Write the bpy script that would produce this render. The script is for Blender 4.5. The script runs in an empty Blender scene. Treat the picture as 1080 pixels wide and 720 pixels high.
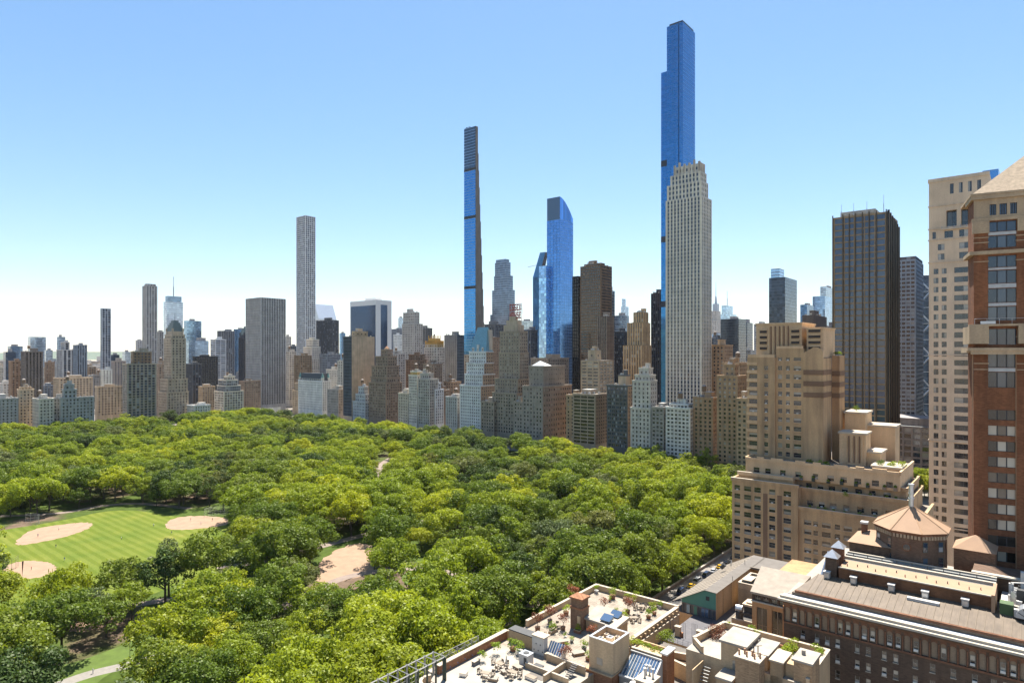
import bpy, bmesh, math, random
import numpy as np
from mathutils import Vector, Matrix

random.seed(7)
rng = np.random.default_rng(11)
R = math.radians
sc = bpy.context.scene
col = sc.collection

# ------------------------------------------------------------------ camera
HAZE = 0.000014       # density of the air
EYE = 95.0            # camera height above the park, metres
FPX = 680.0           # focal length in pixels of a 1080 px wide picture
HOR = 372.0           # row of the horizon
cd = bpy.data.cameras.new('camera')
cam = bpy.data.objects.new('camera', cd); col.objects.link(cam)
cam.location = (0, 0, EYE); cam.rotation_euler = (R(90), 0, 0)
cd.sensor_width = 36.0; cd.lens = 36.0 * FPX / 1080.0
cd.shift_y = (HOR - 360.0) / 1080.0
cd.clip_start = 1.0; cd.clip_end = 60000.0
sc.camera = cam

# ------------------------------------------------------------------ sky and sun
SUN_EL, SUN_AZ = 64.0, 12.0      # azimuth measured from +Y towards +X
wd = bpy.data.worlds.new('World'); sc.world = wd; wd.use_nodes = True
nt = wd.node_tree; nt.nodes.clear()
sky = nt.nodes.new('ShaderNodeTexSky'); sky.sky_type = 'NISHITA'; sky.sun_disc = False
sky.sun_elevation = R(SUN_EL); sky.sun_rotation = R(SUN_AZ)
sky.altitude = 50; sky.air_density = 1.0; sky.dust_density = 0.2; sky.ozone_density = 1.5
bg = nt.nodes.new('ShaderNodeBackground'); bg.inputs[1].default_value = 0.104
wo = nt.nodes.new('ShaderNodeOutputWorld')
hs = nt.nodes.new('ShaderNodeHueSaturation'); hs.inputs['Saturation'].default_value = 1.30; hs.inputs['Hue'].default_value = 0.496
gn = nt.nodes.new('ShaderNodeGamma'); gn.inputs[1].default_value = 0.76; tn_ = nt.nodes.new('ShaderNodeMix'); tn_.data_type = 'RGBA'; tn_.blend_type = 'MULTIPLY'; tn_.inputs[0].default_value = 1; tn_.inputs[7].default_value = (0.98, 0.965, 1.0, 1)
nt.links.new(sky.outputs[0], gn.inputs[0]); nt.links.new(gn.outputs[0], hs.inputs['Color']); nt.links.new(hs.outputs[0], tn_.inputs[6]); nt.links.new(tn_.outputs[2], bg.inputs[0]); nt.links.new(bg.outputs[0], wo.inputs[0])
sl = bpy.data.lights.new('sun', 'SUN'); sl.energy = 5.0; sl.angle = R(0.53); sl.color = (1.0, 0.94, 0.84)
so = bpy.data.objects.new('sun', sl); col.objects.link(so)
sd = Vector((math.sin(R(SUN_AZ)) * math.cos(R(SUN_EL)), math.cos(R(SUN_AZ)) * math.cos(R(SUN_EL)), math.sin(R(SUN_EL))))
so.rotation_euler = sd.to_track_quat('Z', 'Y').to_euler(); so.location = (0, 0, 900)
sc.view_settings.view_transform = 'Standard'; sc.view_settings.look = 'None'
sc.view_settings.exposure = 1.42; sc.view_settings.gamma = 1.0
sc.view_settings.use_curve_mapping = False
cy = sc.cycles
cy.use_denoising = True; cy.max_bounces = 6; cy.diffuse_bounces = 3; cy.glossy_bounces = 3
cy.transmission_bounces = 3; cy.transparent_max_bounces = 4; cy.volume_bounces = 1
cy.sample_clamp_indirect = 4.0; cy.caustics_reflective = False; cy.caustics_refractive = False
cy.use_adaptive_sampling = True

# ------------------------------------------------------------------ street grid
# u runs west across the avenues, v runs south down them; both are turned against the camera
GA = -39.32
UX, UY = math.cos(R(GA)), math.sin(R(GA))
VX, VY = -UY, UX
def W(u, v, z=0.0): return Vector((u*UX + v*VX, u*UY + v*VY, z))
def at(px, py, z=0.0):
    """grid position of the point that stands at height z along a line of sight"""
    D = (EYE - z) * FPX / (py - HOR); X = D * (px - 540) / FPX
    return (X*UX + D*UY, X*VX + D*VY)
def proj(u, v, z=0.0):
    p = W(u, v, z)
    if p.y < 1: return (-9999, -9999, -1)
    return (540 + FPX*p.x/p.y, HOR - (z-EYE)/p.y*FPX, p.y)

# ------------------------------------------------------------------ materials
class NT:
    def __init__(s, name):
        s.m = bpy.data.materials.new(name); s.m.use_nodes = True
        s.t = s.m.node_tree; s.t.nodes.clear()
        s.out = s.n('ShaderNodeOutputMaterial')
    def n(s, ty, **kw):
        x = s.t.nodes.new(ty)
        for k, v in kw.items(): setattr(x, k, v)
        return x
    def l(s, a, b): s.t.links.new(a, b)
    def pr(s, **kw):
        p = s.n('ShaderNodeBsdfPrincipled')
        for k, v in kw.items(): p.inputs[k.replace('_', ' ')].default_value = v
        s.l(p.outputs[0], s.out.inputs[0]); s.p = p; return p
    def noise(s, scale, detail=3, vec=None, rough=0.55):
        x = s.n('ShaderNodeTexNoise'); x.inputs['Scale'].default_value = scale
        x.inputs['Detail'].default_value = detail; x.inputs['Roughness'].default_value = rough
        if vec: s.l(vec, x.inputs['Vector'])
        return x
    def ramp(s, fac, stops):
        r = s.n('ShaderNodeValToRGB'); e = r.color_ramp.elements
        while len(e) < len(stops): e.new(0.5)
        for q, (p, c) in zip(e, stops):
            q.position = p; q.color = (c[0], c[1], c[2], 1)
        s.l(fac, r.inputs[0]); return r
    def mix(s, f, a, b, bt='MIX'):
        x = s.n('ShaderNodeMix', data_type='RGBA', blend_type=bt)
        for i, q in ((0, f), (6, a), (7, b)):
            if isinstance(q, (int, float)): x.inputs[i].default_value = q
            elif isinstance(q, tuple): x.inputs[i].default_value = (*q[:3], 1)
            else: s.l(q, x.inputs[i])
        return x.outputs[2]
    def coord(s, sx=1, sy=1, sz=1):
        c = s.n('ShaderNodeTexCoord'); m = s.n('ShaderNodeMapping'); m.inputs['Scale'].default_value = (sx, sy, sz)
        s.l(c.outputs['Object'], m.inputs['Vector']); return m.outputs[0]

MC = {}
def masonry(c, rough=0.85, var=0.16, stain=0.3, key=''):
    c = tuple(min(.72, x) for x in (c[0]*1.25, c[1]*1.16, c[2]*1.05))
    k = ('mas', tuple(round(x, 3) for x in c), var, stain, key)
    if k in MC: return MC[k]
    a = NT('masonry'); p = a.pr(Roughness=rough, Specular_IOR_Level=0.25)
    n1 = a.noise(0.09, 4, a.coord(1, 1, 1)); n2 = a.noise(0.5, 4, a.coord(1, 1, 0.08)); n3 = a.noise(2.6, 3, a.coord(1, 1, 2.0))
    f = lambda s: tuple(min(1, x*s) for x in c)
    c1 = a.ramp(n1.outputs[0], [(0.3, f(1-var)), (0.7, f(1+var))])
    st = a.ramp(n2.outputs[0], [(0.42, (1, 1, 1)), (0.72, (1-stain, 1-stain, 1-stain*0.9))])
    sp = a.ramp(n3.outputs[0], [(0.3, (0.86, 0.86, 0.86)), (0.7, (1.1, 1.1, 1.1))])
    x = a.mix(1.0, c1.outputs[0], st.outputs[0], 'MULTIPLY'); x = a.mix(1.0, x, sp.outputs[0], 'MULTIPLY')
    a.l(x, p.inputs['Base Color'])
    MC[k] = a.m; return a.m
def brick(c, scale=1.0, mortar=None, key=''):
    k = ('brk', tuple(round(x, 3) for x in c), scale, key)
    if k in MC: return MC[k]
    a = NT('brickwork'); p = a.pr(Roughness=0.9, Specular_IOR_Level=0.2)
    g = a.n('ShaderNodeNewGeometry')
    co = a.n('ShaderNodeTexCoord')
    sep = a.n('ShaderNodeSeparateXYZ'); a.l(co.outputs['Object'], sep.inputs[0])
    ad = a.n('ShaderNodeMath', operation='ADD'); a.l(sep.outputs[0], ad.inputs[0]); a.l(sep.outputs[1], ad.inputs[1])
    cb = a.n('ShaderNodeCombineXYZ'); a.l(ad.outputs[0], cb.inputs[0]); a.l(sep.outputs[2], cb.inputs[1])
    b = a.n('ShaderNodeTexBrick'); a.l(cb.outputs[0], b.inputs['Vector'])
    b.inputs['Scale'].default_value = 1.0; b.inputs['Brick Width'].default_value = 0.42*scale
    b.inputs['Row Height'].default_value = 0.16*scale; b.inputs['Mortar Size'].default_value = 0.014*scale
    f = lambda s: (c[0]*s, c[1]*s, c[2]*s, 1)
    b.inputs['Color1'].default_value = f(0.78); b.inputs['Color2'].default_value = f(1.22); b.inputs['Mortar'].default_value = f(1.25)
    n1 = a.noise(0.16, 5, a.coord(1, 1, 0.5)); n2 = a.noise(0.9, 4, a.coord(1, 1, 0.1))
    r1 = a.ramp(n1.outputs[0], [(0.3, (0.72, 0.72, 0.74)), (0.5, (1, 1, 1)), (0.72, (1.2, 1.15, 1.1))])
    r2 = a.ramp(n2.outputs[0], [(0.4, (1, 1, 1)), (0.75, (0.72, 0.72, 0.74))])
    x = a.mix(1.0, b.outputs[0], r1.outputs[0], 'MULTIPLY'); x = a.mix(1.0, x, r2.outputs[0], 'MULTIPLY')
    a.l(x, p.inputs['Base Color'])
    MC[k] = a.m; return a.m
def flat(c, rough=0.6, metal=0.0, spec=0.4, name='paint', var=0.12, sc_=0.8):
    k = ('flat', tuple(round(x, 3) for x in c), rough, metal, name)
    if k in MC: return MC[k]
    a = NT(name); p = a.pr(Roughness=rough, Metallic=metal, Specular_IOR_Level=spec)
    n = a.noise(sc_, 5, a.coord()); f = lambda s: tuple(min(1, x*s) for x in c)
    r = a.ramp(n.outputs[0], [(0.3, f(1-var)), (0.7, f(1+var))]); a.l(r.outputs[0], p.inputs['Base Color'])
    MC[k] = a.m; return a.m
def rnd(a):
    """a random number for each pane"""
    g = a.n('ShaderNodeNewGeometry'); o = a.n('ShaderNodeObjectInfo')
    ad = a.n('ShaderNodeMath', operation='ADD'); a.l(g.outputs['Random Per Island'], ad.inputs[0]); a.l(o.outputs['Random'], ad.inputs[1])
    fr = a.n('ShaderNodeMath', operation='FRACT'); a.l(ad.outputs[0], fr.inputs[0]); return fr.outputs[0]
def pane(kind='dark'):
    k = ('pane', kind)
    if k in MC: return MC[k]
    a = NT('window_glass'); p = a.pr(Roughness=0.07, Specular_IOR_Level=0.7, IOR=1.6)
    st = {'dark':  [(0, (.010, .014, .02)), (.55, (.02, .026, .034)), (.56, (.05, .055, .06)), (.8, (.09, .085, .075)), (.81, (.26, .24, .2)), (1, (.36, .34, .3))],
          'warm':  [(0, (.014, .012, .01)), (.45, (.03, .025, .02)), (.46, (.07, .055, .04)), (.75, (.14, .11, .08)), (.76, (.36, .31, .24)), (1, (.46, .42, .34))],
          'blue':  [(0, (.010, .018, .035)), (.6, (.018, .03, .06)), (.61, (.03, .05, .09)), (.85, (.05, .08, .13)), (.86, (.2, .23, .27)), (1, (.3, .32, .34))],
          'bronze': [(0, (.010, .009, .008)), (.8, (.03, .022, .015)), (.93, (.06, .04, .02)), (1, (.16, .10, .05))],
          'deep':  [(0, (.008, .016, .034)), (.75, (.018, .034, .07)), (1, (.07, .085, .11))],
          'navy':  [(0, (.014, .034, .085)), (.7, (.024, .05, .12)), (1, (.06, .09, .15))],
          'black': [(0, (.006, .008, .012)), (.8, (.012, .016, .024)), (1, (.04, .045, .05))],
          'blind': [(0, (.02, .022, .025)), (.3, (.04, .04, .04)), (.31, (.22, .2, .17)), (1, (.42, .39, .34))]}[kind]
    r = a.ramp(rnd(a), st); r.color_ramp.interpolation = 'LINEAR'
    a.l(r.outputs[0], p.inputs['Base Color'])
    MC[k] = a.m; return a.m
def curtain(c, metal=0.75, rough=0.09, var=0.25, emitc=None):
    k = ('cur', c, metal, rough, var)
    if k in MC: return MC[k]
    a = NT('tower_glass'); p = a.pr(Roughness=rough, Metallic=metal)
    f = lambda s: tuple(min(1, x*s) for x in c)
    r = a.ramp(rnd(a), [(0, f(1-var)), (.8, f(1+var*.4)), (1, f(1+var*1.6))])
    a.l(r.outputs[0], p.inputs['Base Color'])
    MC[k] = a.m; return a.m

# ------------------------------------------------------------------ mesh building
class MB:
    def __init__(s): s.v = []; s.f = []; s.mi = []; s.mats = []
    def m(s, mat):
        if mat not in s.mats: s.mats.append(mat)
        return s.mats.index(mat)
    def quad(s, a, b, c, d, mat):
        i = len(s.v); s.v += [tuple(a), tuple(b), tuple(c), tuple(d)]; s.f.append((i, i+1, i+2, i+3)); s.mi.append(s.m(mat))
    def poly(s, pts, mat):
        i = len(s.v); s.v += [tuple(p) for p in pts]; s.f.append(tuple(range(i, i+len(pts)))); s.mi.append(s.m(mat))
    def box(s, x0, y0, z0, x1, y1, z1, mat, skip=''):
        if x1 < x0: x0, x1 = x1, x0
        if y1 < y0: y0, y1 = y1, y0
        i = len(s.v)
        s.v += [(x0,y0,z0),(x1,y0,z0),(x1,y1,z0),(x0,y1,z0),(x0,y0,z1),(x1,y0,z1),(x1,y1,z1),(x0,y1,z1)]
        F = {'b':(0,3,2,1),'t':(4,5,6,7),'n':(0,1,5,4),'w':(1,2,6,5),'s':(2,3,7,6),'e':(3,0,4,7)}
        k = s.m(mat)
        for q, fc in F.items():
            if q not in skip: s.f.append(tuple(i+j for j in fc)); s.mi.append(k)
    def prism(s, pts, z0, z1, mat, top=None, cap=True):
        n = len(pts); i = len(s.v)
        zz = z1 if isinstance(z1, (list, tuple)) else [z1]*n
        s.v += [(p[0], p[1], z0) for p in pts] + [(p[0], p[1], z) for p, z in zip(pts, zz)]
        k = s.m(mat)
        for j in range(n): s.f.append((i+j, i+(j+1) % n, i+n+(j+1) % n, i+n+j)); s.mi.append(k)
        if cap:
            s.f.append(tuple(i+n+j for j in range(n))); s.mi.append(s.m(top or mat))
            s.f.append(tuple(i+j for j in reversed(range(n)))); s.mi.append(k)
    def cone(s, pts, z0, apex, mat):
        n = len(pts); i = len(s.v); s.v += [(p[0], p[1], z0) for p in pts] + [tuple(apex)]
        for j in range(n): s.f.append((i+j, i+(j+1) % n, i+n)); s.mi.append(s.m(mat))
        s.f.append(tuple(i+j for j in reversed(range(n)))); s.mi.append(s.m(mat))
    def cyl(s, x, y, z0, z1, r, mat, n=10, r1=None):
        r1 = r if r1 is None else r1; i = len(s.v)
        for zz, rr in ((z0, r), (z1, r1)):
            s.v += [(x+rr*math.cos(2*math.pi*j/n), y+rr*math.sin(2*math.pi*j/n), zz) for j in range(n)]
        k = s.m(mat)
        for j in range(n): s.f.append((i+j, i+(j+1) % n, i+n+(j+1) % n, i+n+j)); s.mi.append(k)
        s.f.append(tuple(i+n+j for j in range(n))); s.mi.append(k); s.f.append(tuple(i+j for j in reversed(range(n)))); s.mi.append(k)
    def bar(s, a, b, r, mat, n=5, r1=None):
        a = Vector(a); b = Vector(b); d = (b-a)
        if d.length < 1e-5: return
        r1 = r if r1 is None else r1
        q = d.to_track_quat('Z', 'Y'); i = len(s.v)
        for c, rr in ((a, r), (b, r1)):
            for j in range(n):
                s.v.append(tuple(c + q @ Vector((rr*math.cos(2*math.pi*j/n), rr*math.sin(2*math.pi*j/n), 0))))
        k = s.m(mat)
        for j in range(n): s.f.append((i+j, i+(j+1) % n, i+n+(j+1) % n, i+n+j)); s.mi.append(k)
        s.f.append(tuple(i+n+j for j in range(n))); s.mi.append(k); s.f.append(tuple(i+j for j in reversed(range(n)))); s.mi.append(k)
    def ball(s, c, r, mat, n=8, m=5, sz=1.0, jit=0.0):
        i = len(s.v); k = s.m(mat)
        for a in range(m+1):
            th = math.pi*a/m
            for b in range(n):
                ph = 2*math.pi*b/n; q = r*(1+random.uniform(-jit, jit))
                s.v.append((c[0]+q*math.sin(th)*math.cos(ph), c[1]+q*math.sin(th)*math.sin(ph), c[2]+q*sz*math.cos(th)))
        for a in range(m):
            for b in range(n):
                s.f.append((i+a*n+b, i+(a+1)*n+b, i+(a+1)*n+(b+1) % n, i+a*n+(b+1) % n)); s.mi.append(k)
    def each(s, name, parent, off=(0, 0, 0)):
        """every box of this builder becomes a part of its own"""
        for i in range(0, len(s.v), 8):
            q = MB(); q.v = s.v[i:i+8]; q.mats = s.mats
            for f, k in zip(s.f, s.mi):
                if i <= f[0] < i+8: q.f.append(tuple(j-i for j in f)); q.mi.append(k)
            q.build(name, parent, off)
    def mesh(s, name, off=(0, 0, 0)):
        me = bpy.data.meshes.new(name)
        ox, oy, oz = off
        me.from_pydata([(x-ox, y-oy, z-oz) for x, y, z in s.v], [], s.f)
        for m in s.mats: me.materials.append(m)
        me.polygons.foreach_set('material_index', s.mi); me.update(); return me
    def build(s, name, parent=None, off=(0, 0, 0), **kw):
        if not s.f: return None
        o = bpy.data.objects.new(name, s.mesh(name, off)); col.objects.link(o)
        if parent: o.parent = parent
        for k, v in kw.items(): o[k] = v
        return o

def tag(o, label, cat, group=None):
    o['label'] = label; o['category'] = cat
    if group: o['group'] = group
    return o
def empty(name, u, v, z=0.0, rot=None):
    o = bpy.data.objects.new(name, None); col.objects.link(o); o.empty_display_size = 1
    o.location = W(u, v, z); o.rotation_euler = (0, 0, R(GA) if rot is None else rot); return o
def thing(name, label, cat, u, v, z=0.0, group=None, rot=None):
    return tag(empty(name, u, v, z, rot), label, cat, group)
def single(mb, name, label, cat, u, v, z=0.0, group=None, rot=None):
    """a thing that is one mesh; mb holds local coordinates"""
    o = mb.build(name); o.location = W(u, v, z); o.rotation_euler = (0, 0, R(GA) if rot is None else rot)
    return tag(o, label, cat, group)
def structure(mb, name):
    o = mb.build(name); o['kind'] = 'structure'; o.rotation_euler = (0, 0, R(GA)); return o
def copy_thing(r, u, v, z=0.0, rot=None, label=None, scale=None):
    c = r.copy(); col.objects.link(c); c.location = W(u, v, z)
    if rot is not None: c.rotation_euler = (0, 0, rot)
    if label: c['label'] = label
    if scale: c.scale = (scale,)*3
    def kids(a, b):
        for ch in list(a.children):
            d = ch.copy(); col.objects.link(d); d.parent = b; kids(ch, d)
    kids(r, c); return c

# ------------------------------------------------------------------ facades
FRAME = {}
def win_geo(mb, c, t, n, w, h, pm, fm, style):
    """one window: pane, frame bars; c is the bottom middle of the opening at pane depth"""
    c = Vector(c); t = Vector(t); n = Vector(n); z = Vector((0, 0, 1))
    def rect(x0, x1, z0, z1, d, m):
        a = c + t*x0 + z*z0 + n*d; mb.quad(a, a+t*(x1-x0), a+t*(x1-x0)+z*(z1-z0), a+z*(z1-z0), m)
    def strip(x0, x1, z0, z1, d, m):
        rect(x0, x1, z0, z1, d, m)
    hw = w/2
    if style == 'plain' or fm is None:
        rect(-hw, hw, 0, h, 0, pm); return
    if style == 'sash':
        rect(-hw, hw, 0, h*.5, 0, pm); rect(-hw, hw, h*.5, h, 0, pm)
        strip(-hw, hw, h*.48, h*.53, .03, fm)
    elif style == 'triple':
        k = hw/3*2
        for q in range(3): rect(-hw+q*k, -hw+(q+1)*k, 0, h, 0, pm)
        for q in (1, 2): strip(-hw+q*k-.1, -hw+q*k+.1, 0, h, .04, fm)
    elif style == 'cross':
        rect(-hw, 0, 0, h, 0, pm); rect(0, hw, 0, h, 0, pm)
        strip(-.06, .06, 0, h, .04, fm); strip(-hw, hw, h*.3-.04, h*.3+.04, .035, fm)
    e = .07
    strip(-hw, -hw+e, 0, h, .045, fm); strip(hw-e, hw, 0, h, .045, fm); strip(-hw, hw, 0, e, .05, fm); strip(-hw, hw, h-e, h, .05, fm)

def facade(mb, wins, p0, t, n, z0, z1, cols, rows, rec, wm, length, vm=None, acc=None):
    """wall strip with true recessed openings; p0 corner (x,y), t along, n outward"""
    t = Vector((t[0], t[1], 0)); n = Vector((n[0], n[1], 0)); o = Vector((p0[0], p0[1], 0))
    def P(s, z, d=0): q = o + t*s - n*d; return (q.x, q.y, z)
    flip = t.cross(Vector((0, 0, 1))).dot(n) < 0
    def Q(a, b, c, d, m):
        if flip: mb.quad(d, c, b, a, m)
        else: mb.quad(a, b, c, d, m)
    s = 0
    for (a, b) in cols:
        if a > s: Q(P(s, z0), P(a, z0), P(a, z1), P(s, z1), wm)
        z = z0
        for (c, d) in rows:
            if c > z: Q(P(a, z), P(b, z), P(b, c), P(a, c), vm or wm)
            Q(P(a, c), P(a, d), P(a, d, rec), P(a, c, rec), wm) if not flip else Q(P(a, c), P(a, d), P(a, d, rec), P(a, c, rec), wm)
            Q(P(b, c), P(b, c, rec), P(b, d, rec), P(b, d), wm)
            Q(P(a, c), P(a, c, rec), P(b, c, rec), P(b, c), wm)
            Q(P(a, d), P(b, d), P(b, d, rec), P(a, d, rec), wm)
            q = P((a+b)/2, c, rec); wins.append((q, tuple(t), tuple(n), b-a, d-c))
            z = d
        if z < z1: Q(P(a, z), P(b, z), P(b, z1), P(a, z1), vm or wm)
        s = b
    if s < length: Q(P(s, z0), P(length, z0), P(length, z1), P(s, z1), wm)

def even(length, pitch, width, margin=None):
    k = max(1, int(round((length - (margin or 0)*2) / pitch)))
    p = (length - (margin or 0)*2) / k; w = min(width * p/pitch, p*.97)
    m = margin or 0
    return [(m + p*(i+.5) - w/2, m + p*(i+.5) + w/2) for i in range(k)]
def floors(z0, z1, fh, wh, sill=0.3, top=0.5):
    k = max(1, int((z1-z0-top) / fh)); f = (z1-z0-top)/k
    return [(z0 + f*i + (f-wh)*sill/(sill+.3)*1.0, z0 + f*i + (f-wh)*sill/(sill+.3) + wh) for i in range(k)]

def place_windows(root, org, wins, pm, fm, style, individual=True, name='window', sub=False):
    """the hundred nearest windows are parts of their own, the rest one part"""
    if not wins: return
    ox, oy = org
    def dist(w):
        c = w[0]; p = W(c[0], c[1], c[2]); return (p - Vector((0, 0, EYE))).length + (400 if c[2] < 16 else 0) + (60 if w[4] < .8 else 0)
    ws = sorted(wins, key=dist); head = ws[:100] if individual else []; tail = ws[len(head):]
    if individual and len(tail) < 1: tail = []
    cache = {}
    for (c, t, n, w, h) in head:
        k = (round(w, 2), round(h, 2))
        if k not in cache:
            m = MB(); win_geo(m, (0, 0, 0), (1, 0, 0), (0, -1, 0), k[0], k[1], pm, fm, style)
            if sub and fm is not None:
                q = [MB(), MB()]
                for f, mi in zip(m.f, m.mi): q[0 if m.mats[mi] is fm else 1].quad(*[m.v[i] for i in f], m.mats[mi])
                cache[k] = (q[0].mesh('frame'), q[1].mesh('pane'))
            else: cache[k] = (m.mesh(name), None)
        o = bpy.data.objects.new(name, cache[k][0]); col.objects.link(o); o.parent = root
        o.location = (c[0]-ox, c[1]-oy, c[2]); o.rotation_euler = (0, 0, math.atan2(n[0], -n[1]))
        if cache[k][1]: g = bpy.data.objects.new('pane', cache[k][1]); col.objects.link(g); g.parent = o
    if tail:
        m = MB()
        for (c, t, n, w, h) in tail: win_geo(m, c, t, n, w, h, pm, fm, style)
        o = m.build(name, root, (ox, oy, 0))
        if individual: o['kind'] = 'stuff'

def glass_face(mb, p0, t, n, z0, z1, length, cw, fh, gm, tilt=0.012, band=None, bandm=None, fins=None, finm=None, lean=None):
    """a curtain wall of single panels, each set very slightly out of true"""
    t = Vector((t[0], t[1], 0)); n = Vector((n[0], n[1], 0)); o = Vector((p0[0], p0[1], 0)); Z = Vector((0, 0, 1))
    nc = max(1, round(length/cw)); nf = max(1, round((z1-z0)/fh)); cw = length/nc; fh = (z1-z0)/nf
    flip = t.cross(Z).dot(n) < 0
    for j in range(nf):
        zb = z0 + j*fh; zt = zb + fh - (band or 0)
        for i in range(nc):
            a = o + t*(i*cw) + Z*zb
            e = [n*random.uniform(0, tilt*cw) for _ in range(3)]
            q = [a+e[0], a+t*cw+e[1], a+t*cw+Z*(zt-zb)+e[1]+e[2]-e[0], a+Z*(zt-zb)+e[2]]
            if flip: q.reverse()
            mb.quad(*q, gm)
        if band:
            a = o + Z*zt + n*.06
            q = [a, a+t*length, a+t*length+Z*band, a+Z*band]
            if flip: q.reverse()
            mb.quad(*q, bandm)
    if fins:
        k = max(1, round(length/fins))
        for i in range(k+1):
            a = o + t*(length*i/k) + n*.25
            q = [a+Z*z0-t*.12, a+Z*z0+t*.12, a+Z*z1+t*.12, a+Z*z1-t*.12]
            if flip: q.reverse()
            mb.quad(*q, finm)

# ------------------------------------------------------------------ skyline
def dep(px, v=None, u=None):
    k = (px-540)/FPX
    return v/(VX*k+VY) if v is not None else -u/(UX*k+UY)
def foot(xl, xc, xr, D):
    """north-west corner on the grid, width of the north face, depth of the west face"""
    k = (xc-540)/FPX; X = D*k; kl = (xl-540)/FPX; kr = (xr-540)/FPX
    w = (X - kl*D)/(UX - kl*UY); d = (kr*D - X)/(VX - kr*VY)
    return (X*UX + D*UY, X*VX + D*VY, w, d)
LIME=(.42,.38,.32); GRAY=(.34,.345,.35); TAN=(.40,.31,.21); BROWN=(.23,.16,.11); WHITE=(.62,.61,.58); PALE=(.50,.48,.44)
SAND=(.46,.37,.27); DKBR=(.12,.085,.065); RUST=(.26,.15,.09); DARK=(.035,.04,.05); SLATE=(.12,.14,.17); ROOFG=(.30,.29,.27)
def S(c, cw=4.0, fh=3.4, ww=1.7, wh=1.9, gl='dark', rec=.3, st='plain', fr=None, vm=None, **k):
    return dict(c=c, cw=cw, fh=fh, ww=ww, wh=wh, gl=gl, rec=rec, st=st, fr=fr, vm=vm, **k)
def G(c, cw=3.0, fh=4.0, band=.5, bc=(.25,.3,.38), metal=.75, rough=.09, var=.25, fins=None, fc=(.1,.1,.1), tilt=.006, **k):
    return dict(glass=c, cw=cw, fh=fh, band=band, bc=bc, metal=metal, rough=rough, var=var, fins=fins, fc=fc, tilt=tilt, **k)

def skin(wb, wins, x0, x1, y0, y1, z0, z1, s, faces='nw', zskip=0):
    """the walls of one block: north and west faces with openings, the rest closed"""
    F_ = {'n': ((x0, y0), (1, 0), (0, -1), x1-x0), 'w': ((x1, y0), (0, 1), (1, 0), y1-y0),
          'e': ((x0, y0), (0, 1), (-1, 0), y1-y0), 's': ((x0, y1), (1, 0), (0, 1), x1-x0)}
    if 'glass' in s:
        gm = curtain(s['glass'], s['metal'], s['rough'], s['var']); bm_ = flat(s['bc'], .4, .3, name='spandrel'); fm = flat(s['fc'], .5, .3, name='mullion')
        core = flat((.03, .035, .04), .4, name='tower_core')
        wb.box(x0+.02, y0+.02, z0, x1-.02, y1-.02, z1-.02, core)
        for f in 'nwes':
            p0, t, n, L = F_[f]
            if f in faces: glass_face(wb, p0, t, n, z0, z1, L, s['cw'], s['fh'], gm, s['tilt'], s['band'], bm_, s['fins'], fm)
        wb.quad((x0,y0,z1),(x1,y0,z1),(x1,y1,z1),(x0,y1,z1), flat((.2,.19,.18), .8, name='roofing'))
        return
    wm = masonry(s['c'], stain=s.get('stain', .25)); vm = masonry(s['vm']) if s.get('vm') else None
    roof = flat(s.get('rc', (.20,.185,.165)), .9, name='roofing', var=.25, sc_=.15)
    wb.box(x0, y0, z0, x1, y1, z1, wm, skip=faces+'t')
    wb.quad((x0,y0,z1),(x1,y0,z1),(x1,y1,z1),(x0,y1,z1), roof)
    for f in faces:
        p0, t, n, L = F_[f]
        fs = s['f'+f] if 'f'+f in s else s
        if fs is None or L < 2: wb.box(*[(p0[0] if n[0] else x0), (p0[1] if n[1] else y0), z0, (p0[0] if n[0] else x1), (p0[1] if n[1] else y1), z1], wm, skip='bt'+('ns' if n[0] else 'ew')+('e' if n[0] else 's')); continue
        cw, ww, fh, wh = fs['cw'], fs['ww'], fs['fh'], fs['wh']
        cols = fs['cols'](L) if 'cols' in fs else even(L, cw, ww, min(1.2, L*.04))
        zz = max(z0, zskip)
        if zz > z0: wb.quad(*( [(p0[0], p0[1], z0), (p0[0]+t[0]*L, p0[1]+t[1]*L, z0), (p0[0]+t[0]*L, p0[1]+t[1]*L, zz), (p0[0], p0[1], zz)] ), wm)
        rows = [r for r in floors(zz, z1, fh, wh, top=fs.get('top', .8)) if r[1] < z1-.2]
        m2 = masonry(fs['c'], stain=fs.get('stain', .25)) if fs is not s else wm
        facade(wb, wins, p0, t, n, zz, z1, cols, rows, fs['rec'], m2, L, vm)

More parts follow.
